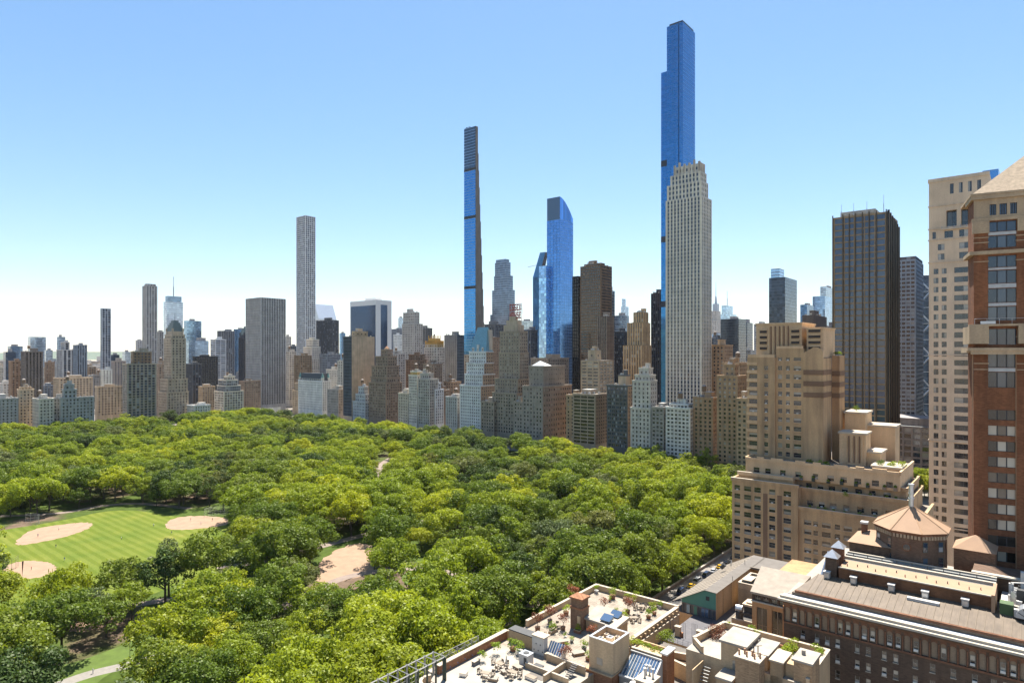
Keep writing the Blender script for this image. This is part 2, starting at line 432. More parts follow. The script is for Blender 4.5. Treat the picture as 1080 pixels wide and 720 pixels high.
NB = 0
def building(name, label, cat, base, ytop, D, s, tiers=(), ind=False, group='buildings of the city skyline', cornice=True, tank=False, bulk=True, roof_fn=None, zskip=None, faces='nw', setback=3.0, mind=14):
    """a tower from the pixel columns of its east end, near corner and west end, at distance D"""
    global NB; NB += 1; random.seed(1000+NB)
    xl, xc, xr = base
    u0, v0, w, d = foot(xl, xc, xr, D); d = max(d, mind); w = max(w, 6)
    root = thing(name, label, cat, u0, v0, 0, group)
    H_ = EYE + (HOR-ytop)*D/FPX
    wb = MB(); wins = []
    far = D > 800
    skin(wb, wins, -w, 0, 0, d, 0, H_, s, faces, 12 if zskip is None else zskip)
    boxes = [(-w, 0, 0, d, 0, H_)]
    for T in tiers:
        a, b, c, yt = T[:4]; o = T[4] if len(T) > 4 else setback; st = T[5] if len(T) > 5 else s
        px0, px1, py0, py1, _, pz = boxes[-1]
        Dt = D + o; uu, vv, tw, td = foot(a, b, c, Dt)
        lx1 = min(uu-u0, px1-.25); ly0 = max(vv-v0, py0+.25); lx0 = max(lx1-tw, px0+.25); ly1 = min(max(ly0+td, ly0+8), py1-.25)
        if ly1 - ly0 < 3: ly0 = (py0+py1)/2 - 1.5; ly1 = ly0+3
        if lx1 - lx0 < 2: lx0, lx1 = px0+.3, px1-.3
        zt = EYE + (HOR-yt)*Dt/FPX
        if zt <= pz+.5: continue
        skin(wb, wins, lx0, lx1, ly0, ly1, pz, zt, st, faces)
        boxes.append((lx0, lx1, ly0, ly1, pz, zt))
    ind_here = ind
    if not ind and 'glass' not in s:
        pm = pane(s['gl'])
        for (c, t, n, ww, hh) in wins: win_geo(wb, c, t, n, ww, hh, pm, None, 'plain')
    wall = wb.build('wall', root)
    if ind and 'glass' not in s:
        place_windows(root, (0, 0), wins, pane(s['gl']), flat(s['fr'] or (.12, .12, .12), .5, name='window_frame') if s['st'] != 'plain' else None, s['st'])
    if cornice and 'glass' not in s:
        cb = MB(); cm = masonry(tuple(min(.75, x*1.12) for x in s['c']))
        for (x0, x1, y0, y1, z0, z1) in boxes:
            e = .35; q = .5
            cb.box(x0-e, y0-e, z1-.5, x1+e, y0+q, z1+.7, cm); cb.box(x1-q, y0+q, z1-.5, x1+e, y1+e, z1+.7, cm)
            cb.box(x0-e, y0+q, z1-.5, x0+q, y1+e, z1+.7, cm); cb.box(x0+q, y1-q, z1-.5, x1-q, y1+e, z1+.7, cm)
        cb.build('cornice', root)
    x0, x1, y0, y1, z0, z1 = boxes[-1]
    if roof_fn: roof_fn(root, (x0, x1, y0, y1, z1), s)
    elif bulk:
        bw = (x1-x0)*random.uniform(.3, .5); bd = (y1-y0)*random.uniform(.3, .5); bh = min(6, random.uniform(3, 5.5))
        bx = x0 + (x1-x0-bw)*random.uniform(.2, .8); by = y0 + (y1-y0-bd)*random.uniform(.3, .8)
        m = MB(); cc = masonry(tuple(min(.7, x*1.1) for x in s.get('c', (.3, .3, .32))))
        m.box(bx, by, z1-.01, bx+bw, by+bd, z1+bh, cc); m.box(bx-.2, by-.2, z1+bh, bx+bw+.2, by+bd+.2, z1+bh+.3, flat((.4,.38,.35), .8, name='roofing'))
        m.build('bulkhead', root)
        if 'glass' not in s:
            rooftop_clutter(root, boxes)
    if tank:
        tx = x0 + (x1-x0)*random.uniform(.3, .7); ty = y0 + (y1-y0)*.35; zb = z1 + 5
        m = MB(); wood = flat((.20,.13,.08), .9, name='tank_wood')
        m.cyl(tx, ty, zb, zb+4, 1.9, wood, 12); m.cyl(tx, ty, zb+4, zb+5.4, 2.05, flat((.25,.22,.2), .8, name='tank_roof'), 12, r1=.1)
        for q in range(4): m.bar((tx+1.5*math.cos(q*1.57), ty+1.5*math.sin(q*1.57), z1-.1), (tx+1.3*math.cos(q*1.57), ty+1.3*math.sin(q*1.57), zb), .14, wood)
        m.build('water_tank', root)
    return root, boxes
def rooftop_clutter(root, boxes):
    m = MB(); g = flat((.42,.42,.41), .6, name='duct_metal'); t = flat((.5,.46,.4), .8, name='roof_box')
    for bi, (x0, x1, y0, y1, z0, z1) in enumerate(boxes):
        nxt = boxes[bi+1] if bi+1 < len(boxes) else None
        for _ in range(8):
            x = random.uniform(x0+1, x1-2); y = random.uniform(y0+1, y1-2)
            if nxt and nxt[0]-2 < x < nxt[1]+2 and nxt[2]-2 < y < nxt[3]+2: continue
            a, b, c = random.uniform(.6, 2), random.uniform(.6, 2), random.uniform(.8, 2.2)
            m.box(x, y, z1-.02, min(x+a, x1-.4), min(y+b, y1-.4), z1+c, random.choice((g, t)))
    m.build('roof_vent', root, kind='stuff')

def F5(px, U=900): return dep(px, u=U)
def CP(px, V=515): return dep(px, v=V)
def antenna(root, x, y, z, h, r=.35, c=(.4,.42,.45)):
    m = MB(); mm = flat(c, .5, .4, name='steel'); m.cyl(x, y, z-.1, z+h*.5, r, mm, 6); m.cyl(x, y, z+h*.5, z+h, r*.5, mm, 6); m.build('antenna', root)

AP='apartment_building'; OT='office_tower'; RT='residential_tower'; GT='glass_tower'; HT='hotel_building'
aw=dict(ind=True)
# ---- Fifth Avenue front, left
building(AP,'grey limestone apartment house at the far left edge of the skyline','apartment building',(-14,-8,19.5),421,F5(-8),S(GRAY,3.6,3.3,1.5,1.9,st='sash',fr=(.3,.3,.3)),ind=True)
building(AP,'tan apartment house with arched top windows, second in the park front from the left','apartment building',(18,20,36),411,F5(20,915),S(SAND,3.4,3.4,1.4,1.9),tiers=[(20,22,33,408.5)],ind=True,tank=True)
building(AP,'beige and grey apartment block with a white rooftop dome by the left park edge','apartment building',(34,41,57),421,F5(41,880),S(PALE,3.6,3.3,1.5,1.9),ind=True,tank=True)
building(AP,'narrow grey front squeezed between the domed block and the stepped grey tower house','apartment building',(55,56,64),420,F5(56,885),S(GRAY,3.4,3.3,1.5,2.0),ind=True)
building(AP,'grey stepped apartment house with a square tower above the park front at left','apartment building',(62,64,99.5),420,F5(64,875),S((.30,.32,.34),3.6,3.3,1.6,2.0),tiers=[(64,67,81,411),(67,69,79,405.5)],ind=True,tank=True)
building(AP,'low brown brick apartment house behind the park front, left of the big balcony block','apartment building',(100,102,131),408,F5(102,960),S(SAND,4,3.3,1.8,1.8),ind=True)
building(AP,'broad grey apartment block with dark window stripes and a tan penthouse at left','apartment building',(129,134,165),384,F5(134,880),S((.31,.28,.24),4.6,3.2,3.0,2.3,gl='blue'),tiers=[(138,140,160,371,8,S(BROWN,4,3.3,2,1.8))],ind=True)
# hotel tower with pointed roof
def pointed(root, b, s):
    x0, x1, y0, y1, z = b; m = MB(); cm = flat((.16,.2,.2), .6, .2, name='roof_copper'); lm = masonry(s['c'])
    w, d = x1-x0, y1-y0
    m.box(x0+w*.06, y0+d*.06, z-.02, x1-w*.06, y1-d*.06, z+5, lm)
    pts = [(x0+w*.1, y0+d*.1), (x1-w*.1, y0+d*.1), (x1-w*.1, y1-d*.1), (x0+w*.1, y1-d*.1)]
    zz = z+5; cx, cy_ = (x0+x1)/2, (y0+y1)/2
    for k in range(5):
        f0 = 1-(k/5)**1.6*.75; 
        q = [(cx+(p[0]-cx)*f0, cy_+(p[1]-cy_)*f0) for p in pts]; m.prism(q, zz, zz+3.0, cm); zz += 3.0
    m.bar((cx, cy_, zz-.1), (cx, cy_, zz+11), .5, cm, 6, .1)
    for px, py in pts: m.box(px-1, py-1, z+5-.01, px+1, py+1, z+9, lm)
    m.build('spire_roof', root)
building(HT,'slender tan hotel tower with a pointed dark copper roof rising from a stepped base','hotel',(167,176,199),414,F5(176,905),S((.40,.34,.27),4,3.4,1.7,1.9),tiers=[(168,177,198,400),(173,181,196.5,357,6),(174,182,195.5,353,7)],ind=True,roof_fn=pointed)
building(AP,'low white stone house among trees beside the tan hotel tower','town house',(197,205,222),428,F5(205,880),S(WHITE,3.6,3.4,1.6,2),ind=True)
building(AP,'small tan brick block behind the low white house','apartment building',(209,213,227),408,F5(213,980),S(TAN,4,3.4,1.7,1.8))
building(AP,'cream apartment block with rounded stepped glass top floors at the park corner','apartment building',(226,236,257),413,F5(236,885),S(PALE,4,3.4,2.6,2.2,gl='blue'),tiers=[(227,238,254,407,4,S((.3,.32,.35),3,3,2.4,2.0,gl='blue')),(230,239,251,401,7,S((.34,.36,.38),3,3,2.4,2,gl='blue')),(236,240,248,397,10)],ind=True)
building(HT,'brown brick hotel with small windows just left of the tall grey marble slab','hotel',(252,257,275),402,F5(257,925),S((.24,.19,.15),3.6,3.3,1.5,1.8),ind=True)
building('office_pavilion','long low white roofed pavilion at the foot of the grey marble slab','pavilion',(272,276,296),432,F5(276,905),S(WHITE,4,4,2.5,2.6),bulk=False)
mar=S((.42,.43,.44),3.2,400,1.35,400,gl='black',rec=.8,top=2)
def strips(c, cw, ww, gl='black', rec=.8): 
    return S(c, cw, 4.0, ww, 3.1, gl=gl, rec=rec, vm=tuple(x*.35 for x in c))
building(OT,'tall grey marble office slab with thin vertical stripes near the park corner','office tower',(259,275,301.5),313.5,F5(275,960),strips((.40,.41,.43),3.0,1.5),cornice=False,bulk=False,mind=30)
# ---- far left, behind
def hazy(c, f=.0): return c
building(OT,'dark brown brick apartment slab rising behind the park front at far left','apartment building',(22,26,45.5),371,F5(26,1150),strips((.16,.14,.13),4,1.8),ind=False,tank=True)
building(AP,'brown sliver tower stepping down left of the dark brown slab','apartment building',(9,12,23),381,F5(12,1190),S((.27,.18,.12),4,3.3,1.6,1.8))
building(OT,'navy glass tower at the far left edge of the skyline','office tower',(3.5,6,12),371,F5(6,1350),G((.06,.1,.18),bc=(.05,.07,.1)))
building(OT,'pale blue tower with a dark cap behind the navy one at far left','office tower',(8,11,24),365,F5(11,1500),G((.2,.3,.42),bc=(.2,.25,.3)))
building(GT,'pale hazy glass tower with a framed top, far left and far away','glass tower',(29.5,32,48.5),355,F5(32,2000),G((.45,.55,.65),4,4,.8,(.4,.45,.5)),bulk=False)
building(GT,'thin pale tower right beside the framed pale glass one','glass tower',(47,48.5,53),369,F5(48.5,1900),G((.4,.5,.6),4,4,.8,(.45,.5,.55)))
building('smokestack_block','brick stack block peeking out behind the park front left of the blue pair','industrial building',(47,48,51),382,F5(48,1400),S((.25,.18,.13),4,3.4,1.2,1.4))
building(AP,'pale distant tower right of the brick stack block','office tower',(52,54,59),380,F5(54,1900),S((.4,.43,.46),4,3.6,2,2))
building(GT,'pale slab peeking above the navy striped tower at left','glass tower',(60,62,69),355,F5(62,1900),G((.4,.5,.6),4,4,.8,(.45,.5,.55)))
building(OT,'navy tower with a white vertical stripe, left one of a pair behind the park front','office tower',(59.5,66,80),369,F5(66,1350),strips((.45,.46,.48),7,4.2,'blue'),tiers=[(64,68,72,361,6)])
building(OT,'blue grey office block, right one of a pair behind the park front at left','office tower',(77,81,92),364,F5(81,1300),strips((.20,.25,.32),3.4,1.6,'blue'))
building(AP,'row of low tan roofs behind the park front at left','apartment building',(56,62,98),399,F5(62,1120),S(SAND,4,3.3,1.8,1.8),tank=True)
building(AP,'grey brick row house roofs just behind the left park front','apartment building',(94,98,120),396,F5(98,1250),S((.33,.31,.29),4,3.3,1.8,1.8),tank=True)
building(AP,'low pale building below the slim striped tower at left','apartment building',(106,108,118),390,F5(108,1150),S(WHITE,4,3.3,1.8,1.8))
building(RT,'very slim pale tower with a tan top standing alone at left','residential tower',(105.8,107.5,115.2),325,F5(107.5,1250),S((.40,.45,.52),4,4,2.7,3.2,gl='blue'),cornice=False,bulk=False)
building(OT,'dark blue low office block right of the slim lone tower','office tower',(115,117,126),374,F5(117,1500),G((.1,.14,.2),bc=(.08,.1,.12)))
building(AP,'tan edged mid block between the slim lone tower and the broad grey block','apartment building',(117,120,133),381,F5(120,1200),S((.32,.29,.27),4,3.3,1.8,1.8,gl='blue'))
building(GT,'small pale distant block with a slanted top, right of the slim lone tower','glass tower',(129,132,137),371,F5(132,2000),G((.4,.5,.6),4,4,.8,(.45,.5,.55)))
building(RT,'tall light grey tower with a notched top rising over the broad grey apartment block','residential tower',(150,154,166),301,F5(154,1200),S((.40,.40,.40),4.2,3.6,2.2,2.4,gl='blue'),tiers=[(152,155,165.5,299,6)],cornice=False,bulk=False)
building(OT,'pale grey block low left of the tall light grey tower','office tower',(143,145,150.5),359,F5(145,1700),S((.45,.46,.48),4,3.6,2,2))
building(AP,'grey stepped building filling the gap between the light grey tower and the pointed hotel','apartment building',(165,168,173),350,F5(168,1500),S((.3,.3,.3),4,3.6,2,2))
building(AP,'mid brown apartment house between the broad grey block and the pointed hotel','apartment building',(164,167,176),384,F5(167,1000),S((.3,.24,.19),4,3.4,1.8,1.9),ind=False,tank=True)
def mastroof(root, b, s):
    x0, x1, y0, y1, z = b; antenna(root, (x0+x1)/2, (y0+y1)/2, z, 40, 1.0)
building(GT,'white and glass tower with a thin mast behind the pointed hotel','glass tower',(172.5,176,193),318,F5(176,1350),G((.6,.68,.76),4,4,1.6,(.6,.62,.64),metal=.5),tiers=[(173.5,177,191.5,312,5,G((.25,.33,.42),3,4,.5))],roof_fn=mastroof)
building(GT,'blue glass office block right of the white mast tower','glass tower',(194,197,212.5),338,F5(197,1500),G((.25,.38,.52),4,4,.5,(.2,.28,.36)))
building(GT,'mirror blue low glass block right behind the pointed hotel','glass tower',(196,199,220),359,F5(199,1250),G((.3,.42,.55),4,4,.5,(.25,.3,.36)))
building(OT,'black office block right beside the pointed hotel','office tower',(196,203,211),384,F5(203,1020),strips((.09,.1,.12),4,2.4,'blue'))
building(OT,'black office tower with a flat top left of the pale striped tower','office tower',(203,207,230),376,F5(207,1100),strips((.05,.055,.065),4,2.4))
building(OT,'pale office tower banded in white and glass between two dark towers','office tower',(222,227,238.5),358,F5(227,1200),S((.55,.58,.62),9,3.8,8,2.0,gl='blue'))
building(OT,'dark grey office tower with rooftop equipment behind the pale banded tower','office tower',(229,233,247.5),349,F5(233,1350),strips((.18,.2,.24),4,2.4,'blue'))
building(GT,'deep blue glass tower right behind the dark ornate one','glass tower',(246.5,249,260),347,F5(249,1400),G((.10,.2,.34),4,4,.4,(.08,.14,.22)))
building(OT,'dark navy tower with a peaked crown and thin spire left of the marble slab','office tower',(251.5,257,269),356,F5(257,1080),strips((.05,.055,.075),3.4,1.8),roof_fn=pointed)

# ---- the supertalls and the centre
tall432=S((.50,.53,.57),4.4,4.5,3.2,3.3,gl='blue',rec=.5)
def gridtower():
    r, b = building(RT,'very tall slender pale tower of square windows, left of centre','residential tower',(312.5,322,332.8),227,dep(322,v=800),tall432,cornice=False,bulk=False,mind=24)
gridtower()
def slopetop(root, b, s):
    x0, x1, y0, y1, z = b; m = MB(); mm = flat((.62,.65,.68), .35, .5, name='white_metal')
    h = 42; w = x1-x0
    # wedge: high on the east, falling to the west
    A_ = [(x0,y0,z),(x0+w*.9,y0,z),(x0+w*.9,y1,z),(x0,y1,z)]
    m.prism([(x0,y0),(x1,y0),(x1,y1),(x0,y1)], z-.02, [z+h, z+3, z+3, z+h], mm); m.build('slanted_crown', root)
building(OT,'white tower with a steeply slanted roof behind the tall slender tower','office tower',(332,336,355),337,dep(336,v=1000),S((.6,.62,.64),9,3.8,8,1.8,gl='blue'),roof_fn=slopetop,cornice=False)
building(OT,'dark glass office tower in front of the slanted roof tower','office tower',(333.5,351,357.5),337.5,dep(351,v=760),strips((.07,.08,.10),3.6,2.2,'blue'),cornice=False)
building(AP,'pale domed block between the marble slab and the tall slender tower','apartment building',(300.5,302,306),355,dep(302,v=900),S((.45,.44,.42),4,3.6,2,2))
building(OT,'small dark block left of the tall slender tower foot','office tower',(304,308,314),365,dep(308,v=850),strips((.06,.08,.11),4,2))
building(AP,'dark brown stepped block between the marble slab and the white pyramid tower','apartment building',(301,312,320),381,dep(312,v=640),S((.17,.13,.10),3.6,3.3,1.6,1.8))
building(HT,'white stone tower stepping up to a flat pyramid behind the white hotel','hotel',(315,328,341),390,dep(328,v=620),S((.55,.52,.48),4,3.4,1.7,1.9),tiers=[(318,328,340,378,3),(320,329,338,366,5),(323,330,336.5,358,8)])
# the white mansard hotel
def mansard(root, b, s):
    x0, x1, y0, y1, z = b; w = x1-x0; d = y1-y0
    m = MB(); rm = flat((.045,.05,.055), .5, .1, name='slate_roof'); wm = masonry(WHITE)
    f = 3.5
    i = len(m.v); lo = [(x0+.4,y0+.4),(x1-.4,y0+.4),(x1-.4,y1-.4),(x0+.4,y1-.4)]; hi = [(x0+f,y0+f),(x1-f,y0+f),(x1-f,y1-f),(x0+f,y1-f)]
    k = m.m(rm)
    m.v += [(p[0],p[1],z) for p in lo]+[(p[0],p[1],z+11) for p in hi]
    for j in range(4): m.f.append((i+j,i+(j+1)%4,i+4+(j+1)%4,i+4+j)); m.mi.append(k)
    m.f.append((i+4,i+5,i+6,i+7)); m.mi.append(k)
    m.build('mansard_roof', root)
    c = MB(); k = int(w/5)
    for q in range(k):
        x = x0+2+(w-4)*(q+.5)/k; c.box(x-.9, y0+.2, z-.01, x+.9, y0+2.6, z+3.4, wm); c.box(x-.6, y0+.16, z+.8, x+.6, y0+.19, z+2.8, pane('dark'))
    c.build('dormer', root, kind='stuff')
    t = MB()
    for (x, y) in ((x0+2.5,y0+2),(x1-2.5,y0+2),(x1-2.5,y1-2.5)):
        t.cyl(x, y, z-.01, z+5, 2.3, wm, 8); t.cyl(x, y, z+5, z+12, 2.5, flat((.16,.3,.27), .6, name='green_copper'), 8, r1=.1)
    t.build('turret', root)
building(HT,'white hotel with a black mansard roof and corner turrets on the park front','hotel',(314.5,340,346),402,CP(340,540),S((.60,.62,.64),3.4,3.3,1.4,1.9,st='sash',fr=(.5,.5,.5)),ind=True,roof_fn=mansard)
building(AP,'beige stepped block left of the white mansard hotel','apartment building',(308.5,314,318),412,CP(314,560),S(SAND,3.8,3.3,1.5,1.8),tiers=[(311,315,318,404)])
building(AP,'beige apartment house with arched parapet right of the mansard hotel','apartment building',(344,357,364),390,dep(357,v=600),S(PALE,4,3.3,1.6,1.8),tank=True)
building(AP,'narrow dark grey front between the mansard hotel and the black and tan slab','apartment building',(345,357,363),411,CP(357,530),S((.28,.28,.28),3.6,3.3,1.6,1.9),ind=True)
building(RT,'slab of black glass stripes and tan stone on the park front','apartment building',(362,371,395),354.5,CP(371,520),S((.50,.39,.28),3.2,3.4,2.2,2.3,gl='black',fn=strips((.10,.12,.15),2.4,1.5),fw=S((.50,.39,.28),12,400,2.6,400,gl='black',top=1.6)),tiers=[(371,375,388,349,6,S(TAN,6,4,2,1.5))],ind=True,cornice=False)
solow=S((.66,.66,.65),9,400,8.2,400,gl='blue',rec=.5)
def sweep():
    D = dep(397,v=720); u0,v0,w,d = foot(369.3,397,413,D); r = thing(OT,'white framed tower with a broad navy glass front right of centre left','office tower',u0,v0,0,'buildings of the city skyline')
    r['label'] = 'white framed office tower with a wide navy glass face between the slabs'
    h = EYE+(HOR-316)*D/FPX; m = MB(); wm = flat((.68,.67,.65), .5, name='travertine', var=.05); gm = curtain((.035,.07,.14), .5, .08, .12)
    m.box(-w, 0.6, 0, 0-.6, d, h, wm)
    m.box(-w, 0, 0, -w+1.8, .6, h, wm); m.box(-2.2, 0, 0, 0, .6, h, wm); m.box(-w+1.8, 0, h-9, -2.2, .6, h, wm)
    m.box(-.6, .6, 0, 0, d*.28, h, wm); m.box(-.6, d*.72, 0, 0, d, h, wm); m.box(-.6, d*.28, h-8, 0, d*.72, h, wm)
    m.box(-w*.6,d*.3,h,-w*.2,d*.7,h+5,wm); m.build('wall', r)
    g = MB(); glass_face(g, (-w+1.8, .3), (1, 0), (0, -1), 0, h-9, w-4, 2.4, 3.9, gm, .008); g.build('glass_front', r)
    g = MB(); glass_face(g, (-.3, d*.28), (0, 1), (1, 0), 0, h-8, d*.44, 2.4, 3.9, gm, .008); g.build('glass_side', r)
sweep()
building(OT,'small bright blue slab left of the white framed office tower','glass tower',(358,360,364),351,dep(360,v=1100),G((.2,.38,.6)))
building(AP,'grey dormered house stepping up between the slab and the big brown block','apartment building',(372,385,390),424,CP(385,520),S((.40,.43,.47),3.4,3.3,1.5,2,st='sash',fr=(.5,.5,.5)),tiers=[(375,385,389,416,2),(378,384,388,408,5)],ind=True,tank=True)
building(AP,'massive stepped brown brick apartment block with a small dome on top','apartment building',(389,407,424),404,CP(407,525),S((.26,.20,.155),3.3,3.25,1.5,1.9,gl='dark'),tiers=[(390,408,422,398,3),(392,408,421,386,4),(396,409,418.5,376,6),(402,409,412,369,12)],ind=True,roof_fn=lambda r,b,s: (lambda m:(m.cyl((b[0]+b[1])/2,(b[2]+b[3])/2,b[4]-.02,b[4]+2,3.6,masonry(SAND),10),m.cyl((b[0]+b[1])/2,(b[2]+b[3])/2,b[4]+2,b[4]+5,3.2,masonry(RUST),10,r1=.4),m.build('dome',r)))(MB()))
building(OT,'grey stone tower stepping back twice behind the brown domed block','office tower',(424,437,446),341,dep(437,v=700),S((.40,.39,.38),4,3.6,1.8,2),tiers=[(425,437,442.5,329,3)],cornice=False)
building(OT,'round topped white tower sliver left of the grey stone tower','office tower',(415,419,424.5),353,dep(419,v=1100),S((.6,.62,.64),4,3.8,2,2))
building(OT,'dark slate block behind the white sliver and grey stone tower','office tower',(412,418,427),347,dep(418,v=1300),strips((.16,.2,.26),4,2,'blue'))
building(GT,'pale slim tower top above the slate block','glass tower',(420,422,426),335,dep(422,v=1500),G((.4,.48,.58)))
building(OT,'dark plain block right of the grey stone tower','office tower',(442,449,456),346,dep(449,v=850),strips((.11,.12,.14),4,2))
def gold(root, b, s):
    x0, x1, y0, y1, z = b; m = MB(); g = flat((.60,.36,.10), .45, .6, name='gilded_metal'); n = 8
    m.box(x0+.4,y0+.4,z-.02,x1-.4,y1-.4,z+2.5,g)
    for k in range(n+1):
        x = x0+.6+(x1-x0-1.2)*k/n; m.box(x-.35,y0-.2,z-4,x+.35,y0+.7,z+5,g); y = y0+.6+(y1-y0-1.2)*k/n; m.box(x1-.7,y-.35,z-4,x1+.2,y+.35,z+5,g)
    w = x1-x0; d = y1-y0
    m.box(x0+w*.18,y0+d*.18,z+2.5,x1-w*.18,y1-d*.18,z+8,g)
    for k in range(6):
        x = x0+w*(.2+.6*k/5); m.box(x-.4,y0+d*.16,z+2.5,x+.4,y0+d*.2,z+12-(k%2)*2,g); m.box(x-.4,y1-d*.2,z+2.5,x+.4,y1-d*.16,z+12,g)
    m.box(x0+w*.45,y0+d*.45,z+8,x0+w*.52,y0+d*.55,z+14,flat((.2,.2,.2),.5,name='steel'))
    m.build('gold_crown', root)
building(OT,'grey stone tower with a gilded crown of pointed fins','office tower',(447,461,469.5),366,dep(461,v=600),S((.52,.48,.43),3.6,3.5,1.6,2.4),tiers=[(448,461,468.5,363)],roof_fn=gold,cornice=False,ind=True)
building(AP,'dark brown brick apartment tower left of the gilded crown tower','apartment building',(428,441,449),380,dep(441,v=575),S((.19,.135,.10),3.6,3.3,1.5,1.8),tiers=[(431,441,448,374)],ind=True)
building(AP,'brown flat topped block in front of the gilded crown tower','apartment building',(446,458,464),384,CP(458,550),S((.20,.16,.13),3.6,3.3,1.6,1.8),ind=True)
building(AP,'light tan apartment front with a roof garden, left of the yellow topped one','apartment building',(420,430,432.5),415,CP(430,515),S((.46,.42,.36),3.2,3.2,1.5,2.0,st='sash',fr=(.5,.5,.5)),ind=True)
building(AP,'white apartment front with a yellow tiled top on the park','apartment building',(431,440,444),396,CP(440,516),S((.55,.53,.5),3.2,3.2,1.5,2.0),tiers=[(433,440,442,392,3,S((.5,.36,.14),4,3.2,1.2,1.2))],ind=True,tank=True)
building(AP,'grey apartment front with vertical window bays on the park','apartment building',(441,453,458),400,CP(453,514),S((.37,.36,.35),3.0,3.2,1.6,2.2,gl='dark'),tiers=[(443,452,456,394,4)],ind=True,tank=True)
building(AP,'bluish white stepped narrow front left of the grey mid block','apartment building',(454,459,462),411,CP(459,522),S((.46,.5,.56),3.0,3.2,1.5,2.0),tiers=[(457,460,462,404,4)],ind=True)
building(AP,'brown brick house with a water tank behind the grey park front','apartment building',(458,466,472),412,CP(466,545),S((.24,.18,.14),3.4,3.3,1.5,1.8),ind=True,tank=True)
building(AP,'dusty tan stepped house behind the squat grey front left of the green roofed tower','apartment building',(468,478,485),403,CP(478,570),S((.35,.26,.19),3.4,3.3,1.5,1.8),ind=True,tank=True)
building(AP,'squat grey stone front on the park left of the white green roofed tower','apartment building',(470,482,486.5),419,CP(482,512),S((.36,.37,.38),3.2,3.3,1.5,2.0,st='sash',fr=(.5,.5,.5)),ind=True,tank=True)
building(OT,'plain slate grey slab behind the park front left of the glass needle','office tower',(468.5,482,489.5),353,dep(482,v=640),S((.19,.2,.21),4,3.6,.6,3.0,gl='black',fw=strips((.1,.13,.17),2.4,1.5,'blue')),cornice=False)
# white tower with steep green roof
def steep(root, b, s):
    x0, x1, y0, y1, z = b; w = x1-x0; d = y1-y0; m = MB(); rm = flat((.16,.33,.42), .5, .15, name='blue_green_copper', var=.2); wm = masonry((.5,.47,.42))
    i = len(m.v); k = m.m(rm); lo = [(x0+.3,y0+.3),(x1-.3,y0+.3),(x1-.3,y1-.3),(x0+.3,y1-.3)]; zt = z+27
    m.v += [(p[0],p[1],z) for p in lo] + [(x0+w*.32,y0+d*.45,zt),(x1-w*.12,y0+d*.45,zt),(x1-w*.12,y1-d*.4,zt),(x0+w*.32,y1-d*.4,zt)]
    for j in range(4): m.f.append((i+j,i+(j+1)%4,i+4+(j+1)%4,i+4+j)); m.mi.append(k)
    m.f.append((i+4,i+5,i+6,i+7)); m.mi.append(k); m.build('steep_roof', root)
    c = MB(); c.box(x1-4,y1-6,z-.02,x1-.5,y1-1,z+24,wm); c.box(x0+3,y0+5,z,x0+5.5,y0+8,z+17,wm); c.build('chimney', root)
    g = MB()
    for q in range(3):
        x = x0+w*(.22+.28*q); g.box(x-1.4,y0+.3,z-.01,x+1.4,y0+4,z+5+3*(q==1),masonry((.56,.58,.6))); g.box(x-.7,y0+.24,z+1,x+.7,y0+.29,z+4,pane('dark'))
    g.build('dormer', root, kind='stuff')
wf=S((.56,.59,.62),3.2,3.3,1.5,1.9,st='sash',fr=(.5,.5,.5),fw=S((.34,.27,.21),3.4,3.3,1.5,1.9))
building(HT,'white brick tower stepping up to a steep blue green roof on the park','hotel',(485,507,524),407,CP(507,512),wf,tiers=[(490,509,522,395,3),(492,511,521,383,5),(495,513,521,371,8)],ind=True,roof_fn=steep)
building(AP,'brown brick block behind and right of the blue green roofed tower','apartment building',(508,520,526),356,dep(520,v=585),S((.28,.2,.15),3.4,3.3,1.4,1.8),ind=False)
# glass needle (stepped, very thin)
def needle():
    D = dep(502,v=690); u0,v0,w,d = foot(489.5,501.5,511.5,D)
    r = thing(RT,'needle thin tower of blue glass with a stepped brown side, left of centre','residential tower',u0,v0,0,'buildings of the city skyline')
    H_ = EYE+(HOR-143)*D/FPX; k = 26; wm = masonry((.16,.155,.16), var=.1, stain=.1); gm = curtain((.06,.26,.56), .8, .07, .10)
    wb = MB(); gb = MB(); n = 13
    for i in range(n):
        z0 = 0 if i == 0 else H_*(.28+.72*(i-1)/(n-1)); z1 = H_*(.28+.72*i/(n-1)) if i < n-1 else H_+14
        f = 1-(i/(n-1))*.97; dd = 5+(d-5)*f
        wb.box(-w+.01, .4, z0, 0, dd, z1, wm)
        for q in range(int(dd/3)): 
            if 2+q*3 < dd-.6: wb.box(0, 1.6+q*3, z0, .35, 2.4+q*3, z1-.4, masonry((.22,.205,.19)))
        glass_face(gb, (-w, 0), (1, 0), (0, -1), z0, z1, w, 2.2, 4.2, gm if i < n-2 else curtain((.07,.12,.18), .6, .1, .2), .004, .5, flat((.3,.42,.55), .4, .4, name='spandrel'))
    wb.build('wall', r)
    gb.build('glass_front', r)
    m = MB(); bk = flat((.02,.025,.03), .5, name='dark_louvre')
    for z in (.88, .71, .46): m.box(-w-.1, -.15, H_*z, .1, .8, H_*z+4, bk)
    m.build('mechanical_band', r)
    m = MB()
    for q in range(5): m.box(-w+1+q*2.6, .3, H_+14, -w+1.6+q*2.6, 3.5, H_+15+q%2, bk)
    m.build('roof_mast', r)
needle()
building(OT,'slate blue tower with diamond facets stepping down, between the needle and the blue glass towers','glass tower',(517,536,544),331,dep(536,v=880),G((.16,.2,.26),3.6,4,.9,(.22,.24,.27),metal=.5),tiers=[(519,536,543,305,3),(521,535,541,290,5),(522,534,538.5,276,8),(523,533,537,273,10)],cornice=False,bulk=False)
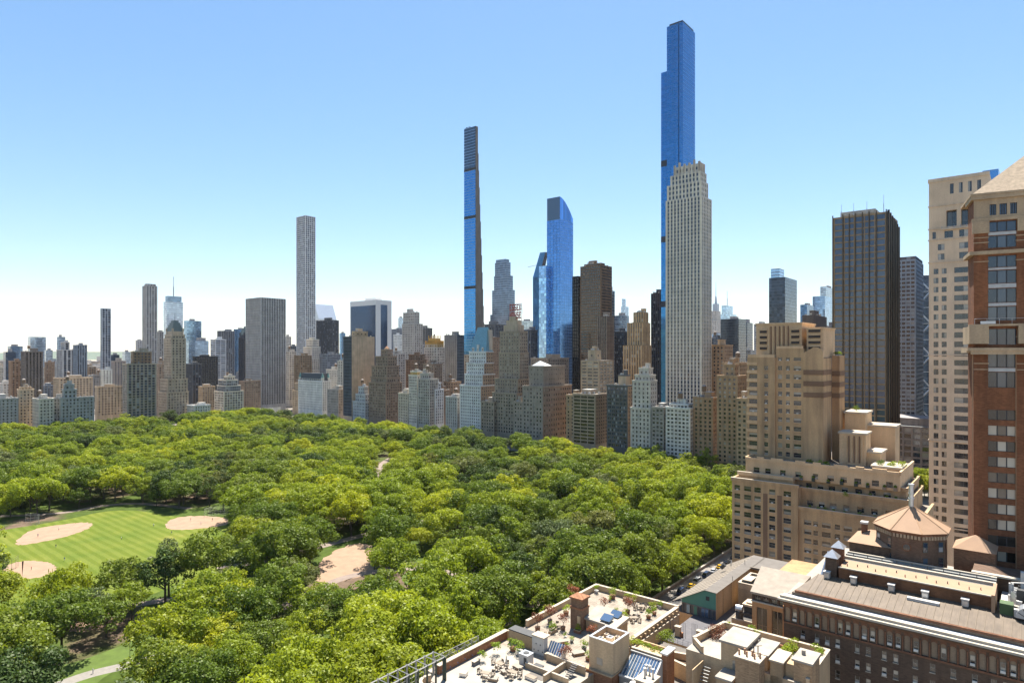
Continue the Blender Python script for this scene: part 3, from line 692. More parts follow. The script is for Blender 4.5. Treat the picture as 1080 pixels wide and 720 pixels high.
building(OT,'dark low slab behind the sign topped hotel','office tower',(511,522,533),342,dep(522,v=760),strips((.13,.15,.18),3.6,2,'blue'))
# hotel with rooftop letters on a steel frame
LET = {'E':['111','100','110','100','111'],'S':['111','100','111','001','111'],'X':['101','101','010','101','101'],'H':['101','101','111','101','101'],'O':['111','101','101','101','111'],'U':['101','101','101','101','111']}
def signroof(root, b, s):
    x0, x1, y0, y1, z = b; m = MB(); lm = masonry((.40,.34,.27)); w = x1-x0; d = y1-y0
    m.box(x0+w*.15,y0+d*.12,z-.02,x1-w*.12,y1-d*.15,z+7,lm); m.box(x0+w*.25,y0+d*.22,z+7,x1-w*.2,y1-d*.25,z+12,lm)
    m.cyl(x0+w*.5,y0+d*.5,z+12,z+16,4.5,lm,10); m.build('crown', root)
    f = MB(); st = flat((.25,.14,.10), .6, .3, name='sign_steel'); X0, X1 = x0+w*.30, x1-w*.10; zb = z+12; Y = y0+d*.5
    for k in range(6):
        x = X0+(X1-X0)*k/5; f.bar((x,Y,zb-.2),(x,Y,zb+18),.16,st); f.bar((x,Y,zb+16),(x,Y+4,zb-.2),.14,st)
    for k in range(4): f.bar((X0,Y,zb+1+k*5.4),(X1,Y,zb+1+k*5.4),.14,st)
    f.build('sign_frame', root)
    L = MB(); red = flat((.35,.07,.05), .5, name='red_letters')
    for row, word in enumerate(('ESSEX','HOUSE')):
        cw_ = (X1-X0)/5
        for i, ch in enumerate(word):
            for r_ in range(5):
                for c_ in range(3):
                    if LET[ch][r_][c_] == '1':
                        # the words face the park (north); west is on the right hand side seen from there
                        xx = X0+i*cw_+c_*cw_*.28+.2; zz = zb+16.5-row*8.2-r_*1.4
                        L.box(xx, Y-.5, zz-.75, xx+cw_*.27, Y-.2, zz+.75, red)
    L.build('sign_lettering', root)
eh=S((.27,.235,.195),3.4,3.3,1.6,2.0,gl='dark')
building(HT,'stepped brown brick hotel tower with red roof letters on a steel frame','hotel',(519,545,560),415,CP(545,512),eh,tiers=[(521,546,560,400,4),(526,548,558,372,8),(527,548,557.5,349.5,10)],ind=True,roof_fn=signroof)
building(AP,'low brown wing at the foot of the sign topped hotel, on its left','apartment building',(507,521,527),424,CP(521,508),S((.27,.23,.19),3.3,3.3,1.5,2.0),ind=True)
building(AP,'low grey brown stepped front right of the sign topped hotel','apartment building',(542,551,556),424,CP(551,505),S((.30,.27,.235),3.3,3.3,1.6,2.0),ind=True)
building(OT,'dark slab just right behind the sign topped hotel','office tower',(552,560,567),348,dep(560,v=640),strips((.09,.11,.15),3.4,2,'blue'))
building(AP,'pale low block far behind, left of the slim leaning glass tower','office tower',(547,556,564),338,dep(556,v=1100),G((.4,.46,.5),4,4,1,(.45,.47,.48)))
# wave-roofed tower of blue glass
def glass1():
    D = dep(591,v=680); r = None
    root, b = building(GT,'bright blue glass tower with a curved sloping dark top, right of centre','glass tower',(577,590.5,603),231,D,G((.11,.28,.60),3.0,3.9,.28,(.2,.34,.52),fins=5,fc=(.08,.18,.35),var=.14,tilt=.005),cornice=False,bulk=False,mind=30)
    x0, x1, y0, y1, z0, z1 = b[0]; m = MB(); dk = curtain((.10,.14,.19), .6, .15, .3)
    n = 8; prof = [(y0 + (y1-y0)*k/n, z1 + 29*math.cos(k/n*1.25)**1.0 - 4*(k/n)) for k in range(n+1)]
    for k in range(n):
        (ya, za), (yb, zb) = prof[k], prof[k+1]
        m.quad((x1,ya,z1),(x1,yb,z1),(x1,yb,zb),(x1,ya,za), curtain((.11,.28,.60), .8, .09, .3)); m.quad((x0,yb,z1),(x0,ya,z1),(x0,ya,za),(x0,yb,zb), dk); m.quad((x0,ya,za),(x1,ya,za),(x1,yb,zb),(x0,yb,zb), dk)
    m.quad((x0,y0,z1),(x1,y0,z1),(x1,y0,prof[0][1]),(x0,y0,prof[0][1]), dk); m.quad((x1,y1,z1),(x0,y1,z1),(x0,y1,prof[-1][1]),(x1,y1,prof[-1][1]), dk)
    m.build('curved_roof', root)
glass1()
building(GT,'lower shoulder of pale blue glass left of the bright blue tower','glass tower',(568.5,576,578.5),280,dep(576,v=672),G((.35,.55,.8),3.0,3.9,.28,(.45,.55,.68),var=.35),cornice=False,bulk=False)
def lean():
    D = dep(571,v=780); u0,v0,w,d = foot(562,568.5,573,D); root = thing(GT,'slim leaning dark blue glass tower with a slanted tip left of the bright blue tower','glass tower',u0,v0,0,'buildings of the city skyline')
    m = MB(); h = EYE+(HOR-292)*D/FPX; h2 = EYE+(HOR-266)*D/FPX; gm = curtain((.06,.22,.5), .8, .08, .3); dk = curtain((.03,.05,.09), .5, .12, .3)
    glass_face(m, (-w, 0), (1, 0), (0, -1), 0, h, w, 2.5, 4, gm, .012); glass_face(m, (0, 0), (0, 1), (1, 0), 0, h, d, 2.5, 4, dk, .012); m.box(-w+.05,.05,0,-.05,d,h,flat((.03,.03,.04),.5,name='tower_core'))
    e = w*.75; m.quad((-w,0,h),(0,0,h),(e,4,h2),(-w*.1,4,h2),gm); m.quad((0,0,h),(0,d,h),(e,d,h2),(e,4,h2),dk); m.quad((-w,d,h),(-w,0,h),(-w*.1,4,h2),(-w*.1,d,h2),dk); m.quad((-w*.1,4,h2),(e,4,h2),(e,d,h2),(-w*.1,d,h2),dk)
    m.quad((0,d,h),(-w,d,h),(-w*.1,d,h2),(e,d,h2),dk)
    m.build('glass_shaft', root)
    c = MB(); st = flat((.5,.4,.3),.6,name='crane_steel'); c.bar((-w*.4,3,h+10),(-w*.4,3,h+18),.5,st); c.bar((-w-12,3,h+17),(4,3,h+20),.4,st); c.build('hoist', root)
lean()
# athletic club style block
def tentroof(root, b, s):
    x0, x1, y0, y1, z = b; m = MB(); mm = flat((.6,.62,.62), .5, name='white_tent')
    cx = x0+(x1-x0)*.48; m.cone([(cx-9,y0+3),(cx+9,y0+3),(cx+9,y0+17),(cx-9,y0+17)], z-.02, (cx-1,y0+8,z+5.5), mm); m.build('roof_canopy', root)
building('clubhouse','massive grey brown stone clubhouse with tall arched windows on its west side','clubhouse',(551,572.5,603),408,CP(572.5,500),S((.27,.245,.22),3.6,3.7,1.5,2.0,fw=S((.25,.20,.17),3.8,4.6,1.8,2.2)),tiers=[(558,573,595.5,386.5,6,S((.25,.225,.20),3.8,3.8,1.0,1.4,stain=.2))],ind=True,roof_fn=tentroof)
building(AP,'grey block behind the clubhouse','apartment building',(560,578,600),378,dep(578,v=585),S((.24,.22,.2),3.6,3.5,1.6,1.9))
building(OT,'tan roofed low block right behind the clubhouse','apartment building',(597,606,612),417,CP(606,520),S((.38,.29,.19),4,3.4,1.6,1.8))
building(OT,'black slab left of the tall bronze glass tower','office tower',(603.5,610,614),291,dep(610,v=645),strips((.02,.022,.026),3,2),cornice=False,bulk=False)
building(RT,'tall bronze glass tower with a rounded rooftop tank right of centre','residential tower',(612,634,639.5),279,dep(634,v=630),S((.17,.115,.075),2.6,3.3,2.1,2.2,gl='bronze',rec=.2),cornice=False,mind=24,tiers=[(616,634,638,277,6)])
building(OT,'grey glass slab right beside the bronze tower','office tower',(637,642,646.5),306,dep(642,v=660),G((.16,.2,.24),3,3.6,.8,(.2,.2,.2),metal=.4))
building(OT,'dark striped lower tower in front of the bronze tower','office tower',(630,640,647.5),333,dep(640,v=600),strips((.20,.17,.15),3,1.9,'bronze'),cornice=False)
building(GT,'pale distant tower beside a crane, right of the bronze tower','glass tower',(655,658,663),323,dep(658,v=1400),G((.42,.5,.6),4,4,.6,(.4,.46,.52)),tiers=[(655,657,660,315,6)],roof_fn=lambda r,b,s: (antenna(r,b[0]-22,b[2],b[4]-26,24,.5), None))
building(GT,'blue grey glass block in the gap right of the bronze tower','glass tower',(646,656,663.5),332.5,dep(656,v=900),G((.25,.32,.42),3.6,4,.8,(.25,.28,.3)))
building(OT,'dark navy block below the blue grey glass one','office tower',(647.5,658,664),350,dep(658,v=760),strips((.04,.05,.07),3,2,'blue'))
building(HT,'golden tan art deco tower with ribbed vertical piers','hotel',(657,677,687),364,dep(677,v=600),strips((.44,.31,.18),3.0,1.4,'dark',.4),tiers=[(661.5,678,686.5,340,4),(668,679,684,329,6)],cornice=False,ind=False)
building(OT,'narrow dark tower with a white band left of the blue supertall','office tower',(686.5,696,700),309,dep(696,v=720),strips((.05,.06,.09),3,2.2,'blue'),cornice=False)
building(AP,'tan balcony apartment tower behind the dark banded block, right of the clubhouse','apartment building',(612.5,632,647),380,CP(632,535),S((.40,.32,.23),6,3.1,4.6,1.7,gl='dark'),tiers=[(620,628,634,369,8,S(SAND,9,5,2.5,2.5))],ind=True,cornice=False)
building(AP,'dark banded apartment block with a flat overhanging roof on the park','apartment building',(604,628,641),416.5,CP(628,498),S((.30,.25,.2),9,3.1,8.2,2.0,gl='black',fw=S((.26,.19,.13),3.6,3.1,1.4,1.7)),ind=True)
building(AP,'dark glass fronted apartment block left of the white ornate house','apartment building',(640,662,669),407,CP(662,497),S((.09,.10,.11),3.6,3.2,3.0,2.2,gl='blue',st='cross',fr=(.15,.15,.15),fw=S((.26,.2,.15),4,3.2,1.5,1.8)),tiers=[(652,660,664,396,8,S(SAND,30,9,1,1))],ind=True)
building(AP,'ornate white stone apartment house stepping up with balconies and a small top floor','apartment building',(665,686,694.5),431,CP(686,490),S((.48,.47,.44),3.6,3.4,1.5,2.1,st='sash',fr=(.3,.3,.3)),tiers=[(667,686,694,402,2.5),(669.5,685,693,396,4),(674,684,688,388.5,7)],ind=True)
building(AP,'narrow grey apartment front right of the ornate white house','apartment building',(687,700,704),430,CP(700,486),S((.27,.265,.26),3.8,3.3,2.4,1.9,st='sash',fr=(.3,.3,.3)),ind=True)
# the blue supertall
def supertall():
    D = dep(723,v=700); s = G((.045,.23,.50),2.6,4.3,.4,(.10,.28,.52),fins=5,fc=(.03,.12,.3),var=.10,tilt=.0035)
    s2 = G((.09,.28,.66),2.6,4.3,.22,(.16,.34,.62),fins=8,fc=(.1,.25,.5),var=.35,tilt=.014)
    root, b = building(GT,'tallest deep blue glass supertower rising behind the pale stone tower','supertall tower',(703.5,720,732),23,D,s,cornice=False,bulk=False,mind=34)
    x0, x1, y0, y1, z0, z1 = b[0]
    m = MB(); zt = EYE+(HOR-67)*(D-4)/FPX
    uu, vv, tw, td = foot(695.5,705,712,D+8)
    u0, v0, _, _ = foot(703.5,720,732,D)
    gx1 = x0-.02; gx0 = gx1-9.5; gy0 = y0+4
    glass_face(m, (gx0, gy0), (1, 0), (0, -1), 0, zt, gx1-gx0, 2.4, 4.3, curtain((.045,.23,.50), .75, .09, .10), .0035, .22, flat((.06,.18,.42), .4, .3, name='spandrel'))
    m.box(gx0+.02, gy0+.05, 0, gx1, y1-6, zt-.1, flat((.04,.1,.2), .3, .5, name='tower_core')); m.build('east_wing', root)
    k = MB(); bk = flat((.03,.04,.06), .5, name='dark_louvre')
    for py in (166, 248, 318): zz = EYE+(HOR-py)*D/FPX; k.box(gx0-.1, gy0-.15, zz-5, gx1, gy0+.5, zz+2, bk)
    k.build('mechanical_band', root)
    k = MB(); k.box(x0+(x1-x0)*.72, y0-.3, 0, x0+(x1-x0)*.78, y0, z1+2, flat((.03,.08,.18), .3, .5, name='dark_fin')); k.box(x0+2,y0+2,z1,x1-1,y1-2,z1+3,bk); k.build('vertical_fin', root)
supertall()
def stone_crown(root, b, s):
    x0, x1, y0, y1, z = b; m = MB(); lm = masonry((.42,.385,.34)); w = x1-x0
    for k in range(6):
        x = x0+w*k/5; m.box(x-.9,y0-.3,z-14,x+.9,y0+1,z+2+(2 if k in (1,4) else 0),lm)
    for k in range(5):
        y = y0+(y1-y0)*k/4; m.box(x1-1,y-.8,z-14,x1+.3,y+.8,z+1.5,lm)
    m.build('crown_pier', root, kind='stuff')
st_=S((.62,.56,.49),3.5,3.55,1.9,2.8,gl='deep',rec=.35,stain=.08,vm=(.40,.41,.42))
building(RT,'tall pale limestone tower with shoulders standing in front of the blue supertower','residential tower',(702,740,748),206,dep(740,v=575),st_,tiers=[(703.5,739.5,747,190,2),(707,738.5,746,180,4),(711.5,737.5,743,172,6)],cornice=False,bulk=False,ind=True,roof_fn=stone_crown,mind=24)
building(AP,'white gridded apartment front at the foot of the pale limestone tower','apartment building',(702,728,732.5),431,CP(728,487),S((.58,.575,.56),3.3,3.1,2.1,1.8,st='sash',fr=(.4,.4,.4)),ind=True,tank=True,tiers=[(706,726,729,427,5)])
building(AP,'brown brick apartment block with bay windows right of the white gridded front','apartment building',(731,752,760),420,CP(752,492),S((.30,.215,.14),3.4,3.2,1.7,1.9),ind=True,tank=True)
building(AP,'tall brown brick apartment tower with a stepped chimney top near the deco block','apartment building',(756,778,787),397,CP(778,480),S((.33,.235,.15),3.5,3.1,1.6,1.8),tiers=[(764,775,779,385,5)],ind=True,tank=False)
building(AP,'tan apartment house with a round roof pavilion behind the brown brick tower','apartment building',(747,764,773),364,dep(764,v=600),S((.36,.25,.16),3.6,3.3,1.6,1.8),ind=False,roof_fn=lambda r,b,s:(lambda m:(m.cyl(b[1]-5,b[2]+6,b[4]-.02,b[4]+5,3.6,masonry(SAND),12),m.cyl(b[1]-5,b[2]+6,b[4]+5,b[4]+5.6,4.2,masonry(SAND),12),m.build('pavilion',r)))(MB()))
building(AP,'terraced tan brick house wedged right behind the brown brick tower','apartment building',(762,780,791),383,dep(780,v=555),S((.38,.28,.18),3.6,3.3,1.8,1.8),ind=False,tank=True)
building(AP,'narrow brick apartment front beside the deco block edge','apartment building',(777,788,793),421,CP(788,462),S((.36,.27,.18),3.3,3.1,1.8,1.8),ind=True)
# beyond the gap
def spire(root, b, s):
    x0, x1, y0, y1, z = b; m = MB(); mm = flat((.4,.45,.5), .5, .4, name='steel'); cx, cy_ = (x0+x1)/2, (y0+y1)/2
    m.box(cx-9,cy_-9,z-.02,cx+9,cy_+9,z+28,mm); m.cyl(cx,cy_,z+28,z+55,5,mm,8,r1=2.5); m.cyl(cx,cy_,z+55,z+110,1.6,mm,6,r1=.4); m.build('spire', root)
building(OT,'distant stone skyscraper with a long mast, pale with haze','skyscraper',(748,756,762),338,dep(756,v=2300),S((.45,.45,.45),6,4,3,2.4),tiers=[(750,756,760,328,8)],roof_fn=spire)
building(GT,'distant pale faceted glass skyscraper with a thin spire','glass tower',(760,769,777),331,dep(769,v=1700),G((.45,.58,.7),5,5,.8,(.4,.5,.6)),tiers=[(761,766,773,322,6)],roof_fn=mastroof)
building(GT,'bluish low tower below the distant glass skyscraper','glass tower',(748,757,763),352,dep(757,v=1500),G((.3,.42,.58),5,5,.8,(.3,.4,.5)))
building(OT,'dark navy slab left of the deco block','office tower',(760,779,787),336,dep(779,v=900),G((.045,.06,.085),3,3.8,.7,(.05,.06,.07),metal=.4),mind=30)
building(OT,'second dark blue slab peeking right of the dark navy one','office tower',(780,788,794),340,dep(788,v=1000),G((.05,.07,.11),3,3.8,.5,(.05,.06,.07),metal=.4))
building(GT,'dark glass tower with a blue framed open top and mirrored west side','glass tower',(811,828,840.5),292,dep(828,v=780),G((.05,.065,.09),3,3.8,.4,(.06,.07,.09),metal=.5,var=.5),tiers=[(813,822,827,283,6,G((.4,.55,.7),4,4,1))],cornice=False,bulk=False,mind=26)
building(GT,'dark blue glass block right of the blue topped tower','glass tower',(844,851,858),321,dep(851,v=1200),G((.08,.15,.26),4,4,.5,(.1,.16,.24)))
building(GT,'pale blue glass tower with rooftop frames left of the black slab','glass tower',(857,870,882),312,dep(870,v=1300),G((.3,.42,.58),4,4,.6,(.3,.4,.5)),tiers=[(866,872,880,302,6,G((.45,.5,.55),4,4,1.2,(.4,.4,.42)))],mind=30)
building(OT,'dark brown plain block directly behind the deco block top','office tower',(846,858,872),332,dep(858,v=560),S((.12,.11,.11),5,4,.4,.4,gl='black'),cornice=False)
building(OT,'grey low block left of the black slab','office tower',(870,876,884),345,dep(876,v=700),strips((.16,.16,.18),3.5,1.8))
building(OT,'pale ribbed block left below the blue topped glass tower','office tower',(795,803,812),342,dep(803,v=1200),S((.4,.42,.44),6,4,3,2.4))

# the dense back rows that close the gaps near the horizon
TONE_ = [('brown',(.26,.19,.13)),('tan',(.40,.31,.22)),('grey',(.33,.33,.33)),('pale',(.5,.48,.45)),('slate',(.17,.2,.25)),('cream',(.5,.45,.37))]
BCNT = {}
def backrow(x0, x1, step, ylo, yhi, Dlo, Dhi, where):
    x = x0; rr = random.Random(int(x0*3+ylo))
    while x < x1:
        w = rr.uniform(step*.7, step*1.5); nm, c = rr.choice(TONE_); k = BCNT[(where, nm)] = BCNT.get((where, nm), -1)+1
        n_ = ['first','second','third','fourth','fifth','sixth','seventh','eighth','ninth','tenth','eleventh','twelfth','thirteenth','fourteenth'][min(k, 13)]
        building(OT if rr.random() < .4 else AP, f'{n_} {nm} back row block from the left, {where}', 'city block', (x, x+w*rr.uniform(.25,.7), x+w), rr.uniform(ylo, yhi), rr.uniform(Dlo, Dhi),
                 S(c, rr.uniform(3.6,5), 3.7, 2.0, 2.1, gl=rr.choice(('dark','blue'))), tank=rr.random() < .4, cornice=rr.random() < .5)
        x += w*.85
backrow(-4, 305, 11, 385, 399, 1300, 1700, 'left of the marble slab')
backrow(-4, 130, 12, 396, 407, 1050, 1200, 'just above the left park front')
backrow(300, 560, 15, 364, 386, 900, 1250, 'between marble slab and blue towers')
backrow(560, 800, 15, 352, 384, 850, 1250, 'right of the blue towers')

# ------------------------------------------------------------------ ground
def gm_park():
    a = NT('park_ground'); p = a.pr(Roughness=.95, Specular_IOR_Level=.1)
    n = a.noise(.02, 6, a.coord()); n2 = a.noise(.35, 5, a.coord())
    r = a.ramp(n.outputs[0], [(.0, (.035,.055,.012)), (.5, (.055,.082,.015)), (.56, (.07,.07,.03)), (.61, (.12,.085,.06)), (1, (.16,.115,.08))])
    r2 = a.ramp(n2.outputs[0], [(.3, (.75,.75,.75)), (.7, (1.2,1.2,1.2))])
    a.l(a.mix(1.0, r.outputs[0], r2.outputs[0], 'MULTIPLY'), p.inputs['Base Color']); return a.m
def sheet(name, pts, z, mat):
    m = MB(); m.poly([(p[0], p[1], z) for p in pts], mat); return structure(m, name)
asph = flat((.05,.05,.052), .9, name='asphalt', var=.2, sc_=.4)
pav = flat((.2,.18,.16), .9, name='pavement_concrete', var=.15, sc_=.5)
city = flat((.19,.17,.15), .95, name='city_ground', var=.3, sc_=.02)
sheet('ground', [(-9000,-1500),(3000,-1500),(3000,9000),(-9000,9000)], -.02, city)
sheet('park_ground', [(-880,-400),(-112,-400),(-112,486),(-880,486)], .004, gm_park())
sheet('road', [(-111,-400),(-86.2,-400),(-86.2,900),(-111,900)], .002, asph)
m = MB(); m.box(-86.2,-400,-.01,-82.6,226,.14,pav); m.box(-114.5,-400,-.01,-111,520,.14,pav); structure(m,'pavement')
def smooth_poly(pts, n=3):
    for _ in range(n):
        q = []
        for i in range(len(pts)):
            a, b = pts[i], pts[(i+1) % len(pts)]
            q += [(a[0]*.75+b[0]*.25, a[1]*.75+b[1]*.25), (a[0]*.25+b[0]*.75, a[1]*.25+b[1]*.75)]
        pts = q
    return pts
def gp(px, n=2, rag=0.0):
    q = smooth_poly([at(x, y, 0) for x, y in px], n+(2 if rag else 0))
    if rag: q = [(x+rag*(math.sin(i*.9)*.5+random.uniform(-1, 1)*.5), y+rag*(math.cos(i*1.3)*.5+random.uniform(-1, 1)*.5)) for i, (x, y) in enumerate(q)]
    return q
# mown lawn
a = NT('mown_lawn'); p = a.pr(Roughness=.95, Specular_IOR_Level=.1)
w_ = a.n('ShaderNodeTexWave'); w_.wave_type = 'BANDS'; w_.bands_direction = 'Y'; w_.inputs['Scale'].default_value = .068; w_.inputs['Distortion'].default_value = 1.6
mp = a.n('ShaderNodeMapping'); tc = a.n('ShaderNodeTexCoord'); mp.inputs['Rotation'].default_value = (0, 0, 0); a.l(tc.outputs['Object'], mp.inputs[0]); a.l(mp.outputs[0], w_.inputs[0])
n_ = a.noise(.05, 5, a.coord()); n3 = a.noise(1.5, 4, a.coord())
r = a.ramp(w_.outputs[0], [(.35, (.092,.120,.016)), (.65, (.118,.145,.026))])
r2 = a.ramp(n_.outputs[0], [(.3, (.72,.84,.7)), (.6, (1.1,1.05,1.0)), (.75, (1.5,1.2,1.5))]); r3 = a.ramp(n3.outputs[0], [(.3, (.85,.85,.85)), (.7, (1.12,1.12,1.12))])
a.l(a.mix(1.0, a.mix(1.0, r.outputs[0], r2.outputs[0], 'MULTIPLY'), r3.outputs[0], 'MULTIPLY'), p.inputs['Base Color'])
LAWN = gp([(-30,630),(-40,565),(20,556),(70,548),(112,538),(150,538),(180,545),(250,545),(300,552),(300,580),(240,585),(235,600),(180,618),(130,640),(60,640)])
sheet('lawn', LAWN, .012, a.m)
grass2 = flat((.068,.105,.015), .95, name='grass', var=.2, sc_=.3)
sand = flat((.27,.18,.12), .95, name='infield_sand', var=.12, sc_=.25)
sheet('infield', gp([(12,575),(30,558),(70,552),(97,550),(97,556),(70,566),(30,574)], 2, .8), .02, sand)
sheet('infield', gp([(172,556),(180,546),(210,543),(243,546),(243,553),(215,557),(185,559)], 2, .8), .02, sand)
sheet('infield', gp([(2,598),(20,591),(45,591),(61,596),(55,605),(30,611),(5,607)], 2, .8), .02, sand)
sheet('dirt_field', gp([(15,650),(40,630),(90,622),(135,640),(120,662),(60,668),(20,665)], 2, 1.2), .016, flat((.24,.155,.105), .95, name='bare_earth', var=.2, sc_=.2))
sheet('dirt_field', gp([(322,612),(345,583),(380,570),(402,580),(398,600),(360,615)], 2, 1.2), .016, sand)
sheet('lawn', gp([(20,735),(50,705),(90,695),(150,672),(185,668),(180,690),(120,705),(90,730)]), .014, grass2)
sheet('lawn', gp([(415,610),(450,592),(490,590),(485,612),(450,625)]), .014, grass2)
def path(name, px, w, mat, z=.024):
    P_ = [Vector(at(x, y, 0)) for x, y in px]; q = [P_[0]]
    for i in range(len(P_)-1):
        for k in range(1, 9):
            t = k/8; p0 = P_[max(i-1, 0)]; p1 = P_[i]; p2 = P_[i+1]; p3 = P_[min(i+2, len(P_)-1)]
            q.append(.5*((2*p1)+(p2-p0)*t+(2*p0-5*p1+4*p2-p3)*t*t+(3*p1-p0-3*p2+p3)*t**3))
    m = MB(); L = []
    for i, c in enumerate(q):
        d = (q[min(i+1, len(q)-1)]-q[max(i-1, 0)]).normalized(); n = Vector((-d.y, d.x)); L.append((c+n*w/2, c-n*w/2))
    for i in range(len(L)-1):
        m.quad((*L[i][0], z), (*L[i][1], z), (*L[i+1][1], z), (*L[i+1][0], z), mat)
    return structure(m, name)
pinkp = flat((.2,.155,.13), .9, name='path_asphalt', var=.15, sc_=.3)
path('path', [(40,730),(90,712),(130,702),(175,690)], 5, flat((.2,.185,.165), .9, name='path_concrete'))
path('path', [(20,668),(70,655),(130,640),(190,630),(240,622)], 5, pinkp, .028)
path('path', [(-20,545),(60,541),(110,533),(150,531),(200,536)], 5, pinkp, .032)
path('path', [(230,600),(290,588),(330,578),(400,560),(470,545)], 6, pinkp, .036)
path('path', [(300,640),(360,610),(420,600),(470,602),(520,625),(540,660)], 5, pinkp, .040)
path('path', [(420,560),(410,520),(400,495),(420,480),(470,470)], 6, pinkp, .044)
path('path', [(480,600),(540,575),(560,540),(600,520),(680,525)], 5, pinkp, .048)
path('path', [(560,640),(600,600),(640,560),(700,540),(780,500)], 5, pinkp, .052)
path('path', [(100,480),(180,470),(260,465),(340,468)], 5, pinkp, .056)
path('path', [(200,660),(260,650),(300,640)], 5, pinkp, .060)

# ------------------------------------------------------------------ trees
def leafmat(name, c, tr=.35):
    a = NT(name); g = a.n('ShaderNodeNewGeometry'); o = a.n('ShaderNodeObjectInfo')
    f = lambda s: tuple(x*s for x in c)
    r = a.ramp(g.outputs['Random Per Island'], [(0, f(1.1)), (.5, f(1.35)), (1, f(1.6))])
    r2 = a.ramp(o.outputs['Random'], [(0, (.8,.86,.8)), (.5, (1,1,1)), (1, (1.25,1.12,.95))])
    x = a.mix(1.0, r.outputs[0], r2.outputs[0], 'MULTIPLY')
    d = a.n('ShaderNodeBsdfDiffuse'); t = a.n('ShaderNodeBsdfTranslucent'); gl = a.n('ShaderNodeBsdfGlossy'); gl.inputs['Roughness'].default_value = .5
    a.l(x, d.inputs[0]); a.l(a.mix(1.0, x, (1.2,1.15,.55), 'MULTIPLY'), t.inputs[0]); gl.inputs[0].default_value = (.5,.5,.45,1)
    m1 = a.n('ShaderNodeMixShader'); m1.inputs[0].default_value = tr; a.l(d.outputs[0], m1.inputs[1]); a.l(t.outputs[0], m1.inputs[2])
    m2 = a.n('ShaderNodeMixShader'); m2.inputs[0].default_value = .03; a.l(m1.outputs[0], m2.inputs[1]); a.l(gl.outputs[0], m2.inputs[2])
    a.l(m2.outputs[0], a.out.inputs[0]); return a.m
LEAF = {'yellow green': leafmat('leaves_yellow_green', (.205,.240,.016), .46), 'fresh green': leafmat('leaves_fresh_green', (.150,.192,.016), .45),
        'mid green': leafmat('leaves_mid_green', (.092,.130,.016), .4), 'dark green': leafmat('leaves_dark_green', (.036,.062,.015), .3),
        'olive': leafmat('leaves_olive', (.095,.110,.030)), 'grey green': leafmat('leaves_grey_green', (.092,.118,.048))}
bark = flat((.09,.07,.055), .95, name='bark', var=.3, sc_=2)

def cards(cent, rad, count, size, seed, up=.35):
    """leaf sized quads spread over and through clumps; returns vertex array"""
    r = np.random.default_rng(seed); V = []
    for (c, q) in zip(cent, rad):
        n = int(count*(q**2)); 
        if n < 4: n = 4
        d = r.normal(size=(n, 3)); d[:, 2] = np.abs(d[:, 2])*np.where(r.random(n) < .78, 1, -1); d /= np.linalg.norm(d, axis=1)[:, None]
        rr = q*(.62+.46*r.random(n)**.7); 
        p = np.array(c)+d*rr[:, None]*np.array([1, 1, .8])
        nn = d*.8+r.normal(size=(n, 3))*.55; nn[:, 2] += up; nn /= np.linalg.norm(nn, axis=1)[:, None]
        a = np.cross(nn, r.normal(size=(n, 3))); a /= np.linalg.norm(a, axis=1)[:, None]; b = np.cross(nn, a)
        s = size*(.6+.8*r.random(n))[:, None]
        V.append(np.stack([p-a*s*.5-b*s*.32, p+a*s*.5-b*s*.25, p+a*s*.42+b*s*.34, p-a*s*.4+b*s*.3], axis=1).reshape(-1, 3))
    return np.concatenate(V)
def quads_mesh(name, V, mat):
    me = bpy.data.meshes.new(name); n = len(V); k = n//4
    me.vertices.add(n); me.vertices.foreach_set('co', V.astype(np.float32).ravel())
    me.loops.add(n); me.loops.foreach_set('vertex_index', np.arange(n, dtype=np.int32))
    me.polygons.add(k); me.polygons.foreach_set('loop_start', np.arange(0, n, 4, dtype=np.int32)); me.polygons.foreach_set('loop_total', np.full(k, 4, dtype=np.int32))
    me.materials.append(mat); me.update(calc_edges=True); me.validate(); return me
